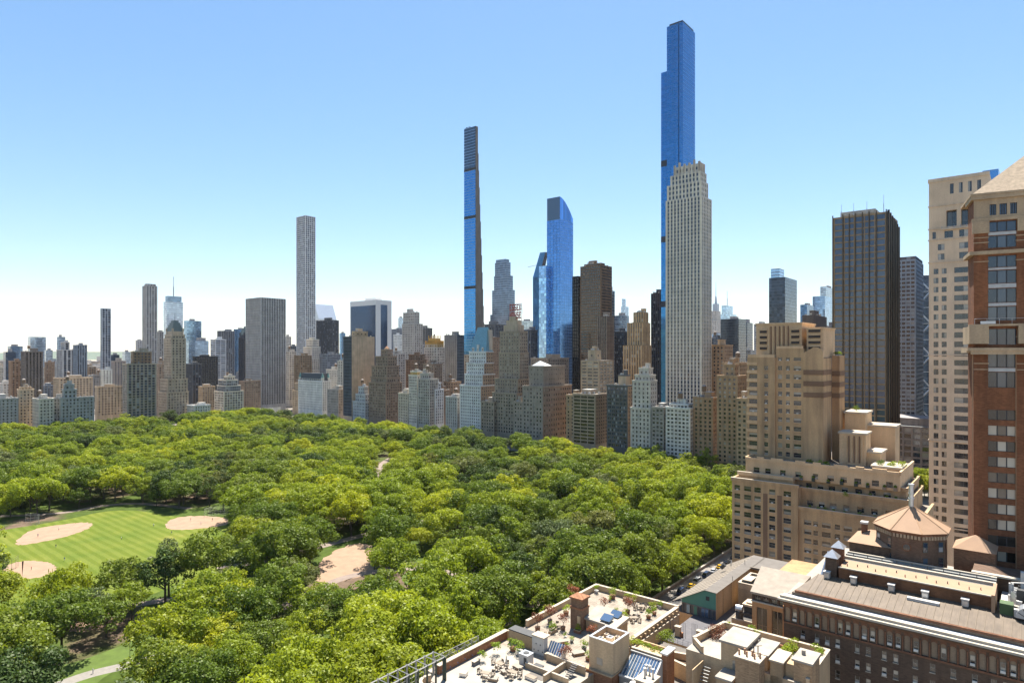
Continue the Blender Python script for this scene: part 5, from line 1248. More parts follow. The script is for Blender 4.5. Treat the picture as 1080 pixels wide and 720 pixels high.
    for i in range(4):
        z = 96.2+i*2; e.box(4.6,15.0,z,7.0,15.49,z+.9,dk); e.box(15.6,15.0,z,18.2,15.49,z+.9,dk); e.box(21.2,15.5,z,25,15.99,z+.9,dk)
        e.box(4.4,14.8,z+.95,7.2,15.3,z+1.4,lt); e.box(15.4,14.8,z+.95,18.4,15.3,z+1.4,lt); e.box(21,15.3,z+.95,25.2,15.8,z+1.4,lt)
    e.box(2.9,15.2,105.2,19.3,33.2,105.8,lt); e.box(20.2,15.8,103.4,26.3,32,103.9,lt)
    # rounded parapet over the curved corner
    P_ = [(20.2,93.2),(20.2,95)]+[(26.6-3*(1-math.sin(a*math.pi/12)), 95+2*math.cos(a*math.pi/12)) for a in range(7)]+[(26.6,93.2)]
    e.poly([(x,12.99,z) for x,z in P_], tbm); e.poly([(x,13.6,z) for x,z in reversed(P_)], tbm)
    for (a1,b1),(a2,b2) in zip(P_, P_[1:]): e.quad((a1,12.99,b1),(a1,13.6,b1),(a2,13.6,b2),(a2,12.99,b2),lt)
    e.box(1.2,12.3,93.3,10.6,12.7,94.4,lt); e.box(11,13.3,96.5,20,13.7,97.4,lt)
    e.build('crown', r)
    f = MB()
    for (x0,y0,x1,y1,z0,z1) in ((31,16,39,24,57.2,67.6),(38.5,18,43,28,57.2,61.5),(30,29,36.5,40,50,73.5),(35,33,45,42,50,69),(42,10,50,20,57.2,58.2)):
        f.box(x0,y0,z0-.02,x1,y1,z1,lt); f.box(x0-.4,y0-.4,z1,x1+.4,y1+.4,z1+.6,cap)
    for i in range(7): f.box(33+i*.8,15.7,58,33.35+i*.8,15.99,67,bandm if i % 2 else lt)
    f.build('penthouse', r)
    fr = flat((.30,.26,.2), .6, name='window_frame'); n_ = 0
    big = wins+w2; big.sort(key=lambda w: (W(w[0][0]+u0, w[0][1]+v0, w[0][2])-Vector((0,0,EYE))).length+(60 if w[2][0] < -.5 else 0)+(80 if w[0][2] < 25 else 0))
    place_windows(r, (0,0), big[:100], pane('dark'), fr, 'sash', sub=True); place_windows(r, (0,0), big[100:], pane('dark'), fr, 'sash', individual=False)
    for o in r.children:
        if o.name.startswith('window') and len(o.data.polygons) > 60: o['kind'] = 'stuff'
    sb = MB()
    for w in big:
        if w[2][1] < -.5: sb.box(w[0][0]-w[3]/2-.12, w[0][1]-.42, w[0][2]-.17, w[0][0]+w[3]/2+.12, w[0][1]-.255, w[0][2]-.02, lt)
    sb.build('window_sill', r, kind='stuff')
    am = MB(); random.seed(9)
    for w in big:
        if random.random() < .3 and w[2][1] < -.5: ac(am, w[0], w[1], w[2])
    am.build('air_conditioner', r, kind='stuff')
deco()

# ------------------------------------------------------------------ long brown brick building with the arched frieze
bbr = (.10,.068,.048); bbm = brick(bbr, 1.25, key='bb'); trim = brick((.17,.085,.05), 1.2, key='trim'); blind_ = masonry((.23,.185,.14), stain=.15); cream = flat((.38,.335,.27), .8, name='pale_coping', var=.08)
tanroof = flat((.15,.115,.08), .75, name='tan_roof', var=.12, sc_=.5); warmroof = flat((.31,.195,.12), .8, name='clay_roof', var=.08, sc_=.5)
def seamed():
    a = NT('standing_seam_roof'); p = a.pr(Roughness=.6, Specular_IOR_Level=.3); n = a.noise(.35, 5, a.coord()); n2 = a.noise(3, 4, a.coord(1,.1,1))
    r_1 = a.ramp(n.outputs[0], [(.3,(.10,.073,.05)),(.7,(.145,.108,.075))]); r2 = a.ramp(n2.outputs[0], [(.35,(.85,.85,.85)),(.65,(1.1,1.1,1.1))])
    a.l(a.mix(1.0, r_1.outputs[0], r2.outputs[0], 'MULTIPLY'), p.inputs['Base Color']); return a.m
seam = seamed()
metal = flat((.55,.56,.57), .35, .8, name='galvanised_metal'); whitep = flat((.46,.44,.41), .5, name='white_paint', var=.06); dkm = flat((.05,.05,.05), .6, name='dark_metal')
def brownhall():
    u0, v0 = -36.8, 124.5; r = thing('brick_hall','long dark brown brick building with an arched frieze and white cornice at lower right','building',u0,v0)
    m = MB(); wins = []; L = 62; D_ = 40; zc = 49.4
    m.box(0,0,0,L,D_,zc,bbm,skip='n')
    # frieze of arches z 44.2..47.6, windows below
    P = 1.27; n = int(L/P); rowz = [45.4-2.75*(i+1)+.45 for i in range(11)]
    random.seed(21)
    colx = []; x = 3.0
    while x < L-2: colx.append((x, x+.72)); x += random.choice((1.5, 2.4, 3.1, 1.7, 2.8))
    facade(m, wins, (0,0), (1,0), (0,-1), 0, 45.4, colx, sorted([(z, z+1.4) for z in rowz]), .2, bbm, L)
    ops = [(i*P+.2, i*P+P-.2) for i in range(n)]
    winx = {i for i in range(n) if i % 3 == 1 or random.random() < .15}
    for i in range(n):
        a, b = ops[i]; c = (a+b)/2
        m.box(i*P if i else 0, 0, 45.4, a, .3, 48.6, bbm, skip='s'); m.box(b, 0, 45.4, (i+1)*P, .3, 48.6, bbm, skip='s')
        m.quad((a,.3,45.4),(b,.3,45.4),(b,.3,48.4),(a,.3,48.4), blind_)
        m.quad((a,0,45.4),(b,0,45.4),(b,.3,45.4),(a,.3,45.4), bbm)
        # arch head
        ra = (b-a)/2; K = 8; A = [(c-ra*math.cos(math.pi*k/K), 47.65+ra*math.sin(math.pi*k/K)) for k in range(K+1)]
        for k in range(K): m.quad((A[k][0],0,A[k][1]),(A[k+1][0],0,A[k+1][1]),(A[k+1][0],0,48.6),(A[k][0],0,48.6), trim)
        for k in range(K): m.quad((A[k][0],0,A[k][1]),(A[k][0],.3,A[k][1]),(A[k+1][0],.3,A[k+1][1]),(A[k+1][0],0,A[k+1][1]), trim)
        if i in winx: wins.append(((c,.27,45.75),(1,0,0),(0,-1,0),.7,1.6))
    m.box(n*P, 0, 45.4, L, .3, 48.6, bbm)
    m.quad((0,0,48.6),(L,0,48.6),(L,0,zc),(0,0,zc),bbm)
    m.build('wall', r)
    t = MB()
    for i in range(n+1): t.box(i*P-.09,-.12,45.45,i*P+.09,-.003,47.9,trim)
    t.box(0,-.2,45.1,L,-.003,45.4,trim); t.box(0,-.3,48.6,L,-.003,48.95,trim); t.box(0,-.5,48.95,L,-.003,49.38,bbm)
    t.build('pilaster_frieze', r)
    c = MB(); c.box(-.8,-1.1,49.4,L,1.0,49.75,cream); c.box(-.6,-.4,49.76,L,.5,50.15,cream); c.box(-.4,.5,49.76,L,1.6,50.0,flat((.4,.42,.45),.5,name='white_gutter')); c.build('cornice', r)
    b = MB(); b.box(1.5,1.61,49.4,L,2.2,50.9,trim); b.box(0,2.2,48,L,D_,49.9,flat((.3,.26,.22),.9,name='roofing')); b.build('roof_curb', r)
    # long sloping seamed roof
    s = MB(); y0, z0, y1, z1 = 1.6, 50.5, 10.5, 52.0
    s.prism([(1.0,y0),(L,y0),(L,y1),(3.4,y1)], 49.9, [z0,z0,z1,z1], seam)
    kk = int((L-3)/1.15)
    for i in range(kk):
        x = 3.4+i*1.15; s.box(x-.04,y0,z0,x+.04,y0+.02,z0+.1,seam)
        s.quad((x-.05,y0,z0+.07),(x+.05,y0,z0+.07),(x+.05,y1,z1+.07),(x-.05,y1,z1+.07),tanroof)
    s.build('seamed_roof', r)
    # long penthouse behind it
    p = MB(); p.box(7,10.5,49.9,30.5,16.5,54.0,brick((.15,.075,.04),1.2,key='ph'),skip='t'); p.quad((7,10.5,54.0),(30.5,10.5,54.0),(30.5,16.5,54.0),(7,16.5,54.0),warmroof)
    p.box(6.9,10.3,54.0,30.6,10.6,54.2,cream); p.box(30.5,9.2,49.9,31.0,16.5,54.7,warmroof)
    for i in range(14): p.box(8+i*1.6,12.4+(i%3)*.8,54.0,8.12+i*1.6,12.7+(i%3)*.8,54.4,dkm)
    p.build('penthouse', r)
    g = MB()
    for i, (y, z, mm) in enumerate(((16.52,54.0,flat((.12,.12,.11),.7,name='dark_gutter')),(17.2,54.5,cream),(17.9,54.1,dkm),(18.6,54.6,flat((.2,.2,.19),.7,name='grey_gutter')),(19.3,54.2,dkm),(20.0,54.7,cream))):
        g.box(6.5,y,49.9,30.8,y+.66,z,mm)
    for i in range(9): g.bar((8+i*2.5,18.2,54),(8+i*2.5,18.2,55.2),.06,dkm,4)
    g.bar((7,18.2,55.2),(30,18.2,55.2),.06,dkm,4); g.build('roof_gutter', r)
    # hip roofed wing, upper left
    h = MB(); h.box(6.5,21.7,49.9,17,31,56.4,brick(bbr,1.2,key='hip')); i = len(h.v); h.v += [(6.2,21.4,56.4),(17.3,21.4,56.4),(17.3,31.3,56.4),(6.2,31.3,56.4),(9.5,27,58.2),(14,27,58.2)]; k = h.m(warmroof)
    for f in ((0,1,5,4),(1,2,5),(2,3,4,5),(3,0,4)): h.f.append(tuple(i+j for j in f)); h.mi.append(k)
    h.box(7.9,26,56.4,8.9,27,59.4,trim); h.box(7.7,25.8,59.4,9.1,27.2,59.8,whitep); h.build('hip_roofed_wing', r)
    # octagon with ribbed conical roof
    o = MB(); cx, cy_ = 16.7, 27.1; R_ = 6.3; ob = brick((.13,.085,.06),1.2,key='oct')
    pt = [(cx+R_*math.cos(R(22.5+45*k)), cy_+R_*math.sin(R(22.5+45*k))) for k in range(8)]; pe = [(cx+(R_+.7)*math.cos(R(22.5+45*k)), cy_+(R_+.7)*math.sin(R(22.5+45*k))) for k in range(8)]
    o.prism(pt, 49.9, 60.2, ob)
    o.build('octagon_wall', r)
    o = MB(); o.prism([(cx+(R_+.35)*math.cos(R(22.5+45*k)), cy_+(R_+.35)*math.sin(R(22.5+45*k))) for k in range(8)], 59.7, 60.25, trim); o.cone(pe, 60.26, (cx,cy_,64.3), warmroof)
    for k in range(8): o.bar((pe[k][0],pe[k][1],60.3),(cx,cy_,64.35),.09,flat((.42,.26,.15),.8,name='roof_rib'),4)
    o.build('octagon_roof', r)
    o = MB()
    for k in range(8):
        a, b = Vector(pt[k]), Vector(pt[(k+1) % 8]); t_ = (b-a).normalized(); nn = Vector((t_.y, -t_.x)); Ln = (b-a).length
        for j in range(8):
            q = a+t_*(Ln*(j+.5)/8); e = q+nn*.02; f1 = e+nn*.3; w_2 = t_*.2
            o.prism([tuple(e-w_2),tuple(f1-w_2),tuple(f1+w_2),tuple(e+w_2)] if (f1-e).cross(w_2) > 0 else [tuple(e+w_2),tuple(f1+w_2),tuple(f1-w_2),tuple(e-w_2)], 59.0, 59.68, masonry((.3,.25,.19)))
    o.build('corbel_course', r, kind='stuff')
    for k in range(8):
        a, b = Vector(pt[k]), Vector(pt[(k+1) % 8]); t_ = (b-a).normalized(); nn = Vector((t_.y, -t_.x)); c_ = (a+b)/2
        if k % 2 == 1:
            wb_ = MB(); q = (c_+nn*.04); i = len(wb_.v); 
            for rr, mm in ((.85, trim), (.62, pane('black'))):
                pts_ = [(q.x+t_.x*rr*math.cos(R(30*j))+nn.x*(.1-.05*(rr>.7)), q.y+t_.y*rr*math.cos(R(30*j))+nn.y*(.1-.05*(rr>.7)), 57.2+rr*math.sin(R(30*j))) for j in range(12)]; wb_.poly(pts_, mm)
            wb_.build('round_window', r)
        else:
            for z in (56.6, 53.6):
                for off in (-1.6, 1.6) if k in (4, 6) else (0,):
                    wb_ = MB(); win_geo(wb_, (*(c_+t_*off+nn*.06), z), (t_.x,t_.y,0), (nn.x,nn.y,0), .95, 1.9, pane('blue'), flat((.05,.08,.07),.5,name='dark_frame'), 'sash'); wb_.build('window', r)
    v = MB(); v.cyl(cx,cy_,63.9,68.4,.45,metal,12); v.cyl(cx,cy_,65.5,65.8,.56,metal,12); v.cyl(cx,cy_,68.3,68.6,.58,metal,12); v.cyl(cx,cy_,66.6,66.8,.52,metal,12); v.build('metal_flue', r)
    # cleaner brick annexe on the right with pyramid roof and pale flat roofs
    x = MB(); x.box(27,22,49.9,52,28.9,54.5,brick((.13,.085,.06),1.2,key='ax')); x.box(27,21.0,54.5,52,22.2,54.8,cream); x.box(31.5,11,49.9,52,21.8,52.0,whitep)
    x.build('annexe', r)
    x = MB(); x.cone([(23.4,29),(30.4,29),(30.4,36),(23.4,36)], 56.6, (26.9,32.5,59.0), warmroof); x.box(23.6,29.2,49.9,30.2,35.8,56.6,brick((.22,.12,.07),1.2,key='py')); x.build('pyramid_roof', r)
    place_windows(r, (0,0), wins, pane('warm'), flat((.33,.30,.25),.6,name='pale_frame'), 'sash', sub=True)
    am = MB()
    for w in wins:
        if random.random() < .7: ac(am, w[0], w[1], w[2])
    am.build('air_conditioner', r, kind='stuff')
    s = MB()
    for w in wins:
        if w[0][2] < 45: s.box(w[0][0]-.42,-.13,w[0][2]-.16,w[0][0]+.42,-.003,w[0][2]-.02,cream)
    s.build('window_sill', r, kind='stuff')
    for x_ in (4.6, 9.2, 15.4, 20.6, 26.4):
        d = MB(); d.box(x_,9.5,51.6,x_+1.0,10.3,53.0,whitep); d.box(x_-.1,9.2,52.9,x_+1.1,10.35,53.1,whitep); d.box(x_+.1,9.4,51.8,x_+.9,9.49,52.7,metal); d.build('vent_hood', r)
    d = MB(); d.box(18.6,7.6,51.4,23.4,8.6,51.95,whitep); d.build('white_kerb', r)
    # twin capped chimneys upper left
    d = MB(); d.box(4.6,10.6,50,6.6,12.6,55.6,bbm); d.cone([(4.3,10.3),(6.9,10.3),(6.9,12.9),(4.3,12.9)],55.6,(5.6,11.6,57.0),metal); d.build('capped_chimney', r)
    d = MB(); d.box(5.0,14.5,50,6.8,16.3,56.6,trim); d.cone([(4.7,14.2),(7.1,14.2),(7.1,16.6),(4.7,16.6)],56.6,(5.9,15.4,57.9),metal); d.build('capped_chimney', r)
    d = MB()
    for k in range(7): d.bar((3.9+.1*k,11+k*.4,51.5+k*.6),(3.95+.1*k,11.4+k*.4,52.1+k*.6),.34,metal,8)
    d.build('duct', r)
    # half round skylight
    d = MB(); P_ = [(1.9*math.cos(R(15*j)), 1.9*math.sin(R(15*j))) for j in range(13)]; X, Y, Z = 35.6, 8.2, 52.1; i = len(d.v)
    d.poly([(X+p[0], Y, Z+p[1]) for p in P_], whitep); d.poly([(X+p[0], Y+2.6, Z+p[1]) for p in reversed(P_)], whitep)
    for a_1, b_1 in zip(P_, P_[1:]): d.quad((X+a_1[0],Y,Z+a_1[1]),(X+a_1[0],Y+2.6,Z+a_1[1]),(X+b_1[0],Y+2.6,Z+b_1[1]),(X+b_1[0],Y,Z+b_1[1]),metal)
    for j in range(1, 6): d.bar((X,Y-.03,Z),(X+1.85*math.cos(R(30*j)),Y-.03,Z+1.85*math.sin(R(30*j))),.05,dkm,4)
    d.build('half_round_skylight', r)
    d = MB(); d.box(31.6,9.4,51.8,33.4,11.4,53.6,flat((.06,.10,.04),.7,name='green_box')); d.box(33.5,8.8,52,36,9.6,53.2,whitep); d.build('roof_box', r)
    # machinery cluster
    d = MB(); random.seed(4)
    for k in range(16):
        X = 32.5+random.uniform(0,5); Y = 13+random.uniform(0,6); a_1 = random.uniform(.4,1.4); hh = random.uniform(.8,3.2); d.box(X,Y,52.0,X+a_1,Y+a_1*.8,52+hh,random.choice((whitep,metal,dkm,cream)))
    d.cyl(35.5,15.5,52,53.8,1.3,dkm,14); d.cyl(35.5,15.5,53.8,54.2,1.0,metal,14); d.bar((33,14,52),(33,14,56),.12,whitep); d.bar((33,14,56),(36,15,56.2),.12,whitep); d.box(34.2,17,52,35.4,18,57.2,whitep)
    d.build('rooftop_machinery', r, kind='stuff')
    d = MB()
    for X in (40.2, 46): d.bar((X,9.6,51),(X,9.6,55.5),.14,flat((.07,.09,.07),.6,name='dark_green')); d.box(X-.4,9.2,55.3,X+.4,10,55.7,whitep)
    d.build('vent_pipe', r)
    d = MB(); d.box(31.6,11.0,50.5,62,11.5,52.9,bbm); d.box(31.6,10.9,52.9,62,11.6,53.1,cream); d.build('parapet', r)
    # sloped white roof and big windowed bay at the east end
    e = MB(); w3 = []; X0, X1 = -7.0, -.3; tb = masonry((.34,.21,.115)); 
    e.box(X0,3.4,0,X1,30,47.9,tb,skip='n'); facade(e, w3, (X0,3.4), (1,0), (0,-1), 0, 46.6, [(.9,2.9),(3.8,5.8)], [(29,30.6),(32,36.6),(37.6,39.2),(40.4,45.4)], .3, tb, X1-X0)
    facade(e, w3, (X0,3.4), (1,0), (0,-1), 46.6, 47.9, [(.5,1.6),(2.1,3.2),(3.7,4.8),(5.2,6.2)], [(46.75,47.6)], .25, bbm, X1-X0)
    e.box(X1,.6,0,0,3.4,47.9,masonry((.42,.22,.11))); e.prism([(X0-.2,3.0),(X1+.4,3.0),(X1+1.8,12.5),(X0-1.2,12.5)], 47.9, [48.3,48.3,50.6,50.6], flat((.25,.21,.165),.8,name='pale_sheet_roof',var=.15))
    e.box(X0-.1,3.0,46.4,X1+.1,3.38,46.62,cream); e.build('east_bay', r)
    place_windows(r, (0,0), w3, pane('black'), flat((.25,.2,.15),.5,name='brown_frame'), 'cross')
brownhall()

# ------------------------------------------------------------------ foreground roofs
stone = masonry((.36,.275,.18), stain=.3); stone2 = masonry((.44,.34,.225), stain=.25); redb = brick((.27,.13,.07), 1.1, key='red'); coping = flat((.40,.335,.255), .85, name='coping_stone', var=.12, sc_=1.2)
def paver():
    a = NT('pale_pavers'); p = a.pr(Roughness=.85, Specular_IOR_Level=.25); b = a.n('ShaderNodeTexBrick'); b.offset = 0; b.inputs['Scale'].default_value = 1; b.inputs['Brick Width'].default_value = .6; b.inputs['Row Height'].default_value = .6; b.inputs['Mortar Size'].default_value = .02
    a.l(a.coord(), b.inputs['Vector']); b.inputs['Color1'].default_value = (.26,.22,.175,1); b.inputs['Color2'].default_value = (.32,.275,.22,1); b.inputs['Mortar'].default_value = (.14,.115,.095,1)
    n = a.noise(.45, 6, a.coord()); r = a.ramp(n.outputs[0], [(.3,(.7,.68,.66)),(.6,(1.05,1.05,1.05))]); a.l(a.mix(1.0,b.outputs[0],r.outputs[0],'MULTIPLY'), p.inputs['Base Color']); return a.m
pave = paver()
def slate():
    a = NT('slate_deck_boards'); p = a.pr(Roughness=.7, Specular_IOR_Level=.3); b = a.n('ShaderNodeTexBrick'); b.inputs['Scale'].default_value = 1; b.inputs['Brick Width'].default_value = .9; b.inputs['Row Height'].default_value = .3; b.inputs['Mortar Size'].default_value = .01
    a.l(a.coord(), b.inputs['Vector']); b.inputs['Color1'].default_value = (.075,.073,.082,1); b.inputs['Color2'].default_value = (.11,.102,.106,1); b.inputs['Mortar'].default_value = (.09,.085,.09,1); a.l(b.outputs[0], p.inputs['Base Color']); return a.m
slt = slate(); rail = flat((.16,.17,.19), .5, .5, name='rail_metal'); steel = flat((.33,.32,.30), .6, .3, name='weathered_steel'); dgreen = flat((.035,.05,.04), .6, name='dark_green_paint')
blueg = curtain((.12,.2,.32), .5, .1, .25); darkp = pane('dark'); membrane = flat((.30,.265,.22), .8, name='white_roof_membrane', var=.22, sc_=.35); greyroof = flat((.13,.115,.10), .85, name='grey_roof_felt', var=.18, sc_=.5)

def railing(m, p, q, z, h=1.05, n=None, mat=None):
    mat = mat or rail; p = Vector(p); q = Vector(q); L = (q-p).length; n = n or max(2, int(L/1.2))
    for i in range(n+1):
        a = p.lerp(q, i/n); m.bar((a.x,a.y,z), (a.x,a.y,z+h), .035, mat, 4)
    for hh in (h, h*.55, h*.2): m.bar((p.x,p.y,z+hh), (q.x,q.y,z+hh), .03, mat, 4)
def wallpath(m, pts, z0, z1, t, mat, cap=None, closed=False):
    n = len(pts)
    for i in range(n if closed else n-1):
        a = Vector(pts[i]); b = Vector(pts[(i+1) % n]); d = (b-a).normalized(); k = Vector((-d.y, d.x))*t/2; a2 = a-d*(t*.49); b2 = b+d*(t*.49); dz = .0015*(i % 2)
        m.prism([tuple(a2-k),tuple(b2-k),tuple(b2+k),tuple(a2+k)], z0, z1+dz, mat)
        if cap: k2 = k*1.35; m.prism([tuple(a2-k2),tuple(b2-k2),tuple(b2+k2),tuple(a2+k2)], z1+dz+.001, z1+dz+.14, cap)

def terrace():
    U, V_ = -83.0, 55.0; O = (U, V_, 0); r = thing('terrace_building', 'tan apartment house with a planted roof terrace at the bottom centre of the picture', 'apartment building', U, V_)
    m = MB(); wins = []
    m.box(-83,55,0,-61.5,133.3,38,stone,skip='tw'); m.quad((-83,96,38),(-61.5,96,38),(-61.5,133.3,38),(-83,133.3,38),pave); m.quad((-83,55,38),(-61.5,55,38),(-61.5,96,38),(-83,96,38),membrane)
    facade(m, wins, (-61.5,55), (0,1), (1,0), 0, 38, [(64,65.6),(68,70),(73,75)], [(20+3.2*i,21.9+3.2*i) for i in range(5)], .25, stone, 78.3)
    m.build('wall', r, O)
    place_windows(r, (U, V_), wins, pane('dark'), flat((.35,.3,.22),.6,name='window_frame'), 'sash')
    p = MB()
    wallpath(p, [(-82.7,106),(-82.7,133.0),(-61.8,133.0)], 37.98, 39.25, .5, stone2, coping)
    wallpath(p, [(-61.8,132.6),(-61.8,112)], 37.5, 39.1, .6, stone2, coping); wallpath(p, [(-61.1,132),(-61.1,111.5)], 35.0, 37.9, .25, stone, coping)
    for i in range(11): p.box(-61.6,113+i*1.8,37.95,-60.95,113.3+i*1.8,38.9,stone)
    wallpath(p, [(-66.6,112.2),(-63.8,111.6),(-61.8,112.2)], 37.98, 39.0, .5, stone2, coping); wallpath(p, [(-66.6,112.2),(-67.4,114.4)], 37.98, 39.0, .5, stone2, coping)
    wallpath(p, [(-82.7,80.5),(-82.7,99)], 37.98, 39.5, .7, redb, coping); wallpath(p, [(-82.7,99),(-80.6,101.4)], 37.98, 39.4, .5, stone2, coping)
    p.build('parapet', r, O)
    # brick planter box between the two decks
    p = MB(); p.box(-81.2,98.2,37.98,-75.4,100.2,40.4,stone); p.box(-81.3,98.1,40.4,-75.3,100.3,40.6,dkm); p.build('planter_wall', r, O)
    # chimney tower
    c = MB(); c.box(-75.4,111.2,37.98,-72.6,113.9,42.2,brick((.20,.125,.08),1.1,key='ch')); c.box(-75.5,111.1,42.2,-72.5,114,42.6,redb); c.box(-75.3,111.3,42.6,-72.7,113.8,44.2,brick((.20,.125,.08),1.1,key='ch')); c.box(-75.6,111,44.2,-72.4,114.1,44.55,redb); c.box(-73.6,111.0,39.5,-72.9,111.19,41,stone2)
    c.build('chimney', r, O)
    # roof hut
    c = MB(); X0,X1,Y0,Y1 = -72.4,-65.4,112.4,117.2; c.box(X0,Y0,37.98,X1,Y1,40.2,stone); c.prism([(X0-.3,Y0-.3),(X0+4.6,Y0-.3),(X0+4.6,Y1+.3),(X0-.3,Y1+.3)],40.2,[40.6,40.5,41.5,41.6],membrane); c.prism([(X0+4.62,Y0-.3),(X1+.3,Y0-.3),(X1+.3,Y1+.3),(X0+4.62,Y1+.3)],40.2,[40.45,40.45,40.9,40.9],coping)
    c.box(X0+3,Y0-.02,38.1,X0+4.2,Y0-.005,40,coping)
    c.build('roof_hut', r, O)
    for (a, b) in ((X0+3.2, Y0+.2),(X0+3.6, Y0+3.0)):
        g = MB(); g.prism([(a,b),(a+2.2,b),(a+2.2,b+1.8),(a,b+1.8)], 40.9, [41.0,41.0,41.7,41.7], blueg); g.build('skylight', r, O)
    # white service boxes and striped glass lean to
    c = MB(); c.box(-75.0,97.6,37.98,-72.2,98.8,41.2,whitep); c.box(-75.1,97.5,41.2,-72.1,99.6,41.4,coping)
    for k in range(5): c.box(-74.6+k*.5,97.55,38.6+(k%2)*1.2,-74.4+k*.5,97.59,38.8+(k%2)*1.2,dkm)
    c.build('service_wall', r, O)
    c = MB(); 
    for k in range(6): c.prism([(-72.0+k*.55,97.8),(-71.6+k*.55,97.8),(-71.6+k*.55,99.6),(-72.0+k*.55,99.6)],38.0,[38.1,38.1,40.4,40.4],blueg); c.prism([(-71.6+k*.55,97.7),(-71.45+k*.55,97.7),(-71.45+k*.55,99.6),(-71.6+k*.55,99.6)],38.0,[38.2,38.2,40.5,40.5],whitep)
    c.build('striped_skylight', r, O)
    c = MB(); wallpath(c, [(-70.6,96.6),(-62.5,96.6)], 37.0, 39.3, .3, stone2, coping); wallpath(c, [(-66.5,96.4),(-66.5,90)], 37.0, 39.1, .3, stone, coping); wallpath(c, [(-72,92),(-63,92)], 37.0, 38.9, .3, stone2, coping); 
    c.box(-70.4,90,37.6,-67,91.6,38.03,greyroof); c.build('low_wall', r, O)
    s = MB()
    for k in range(8): s.box(-64.6,93.2+k*.34,38.0+k*.22,-63.4,93.5+k*.34,38.12+k*.22,dkm)
    s.build('steel_stair', r, O)
terrace()
def ac_unit(u, v, z, label, s=1.0):
    m = MB(); m.box(-.8*s,-.7*s,.0,.8*s,.7*s,1.5*s,whitep); m.box(-.85*s,-.75*s,1.5*s,.85*s,.75*s,1.58*s,metal); m.cyl(0,0,1.58*s,1.66*s,.45*s,dkm,12); m.box(.1,-.72*s,.3,.6*s,-.705*s,1.2*s,dkm)
    for k in (-1,1): m.box(k*.6*s-.06,-.6*s,-.12,k*.6*s+.06,.6*s,0,dkm)
    return single(m, 'rooftop_unit', label, 'air conditioner', u, v, z+.12)
u_, v_ = at(555, 700, 38); ac_unit(u_, v_, 38, 'white boxy air conditioner beside the white service wall on the terrace roof', 1.25)
m = MB(); m.box(-.9,-.5,.9,.9,.5,1.05,dkm)
for a_ in (-.8,.8):
    for b_ in (-.4,.4): m.bar((a_,b_,0),(a_,b_,.9),.04,dkm,4)
u_, v_ = at(568, 707, 38); single(m, 'grill_table', 'black metal grill table in front of the white service wall', 'grill', u_, v_, 38)

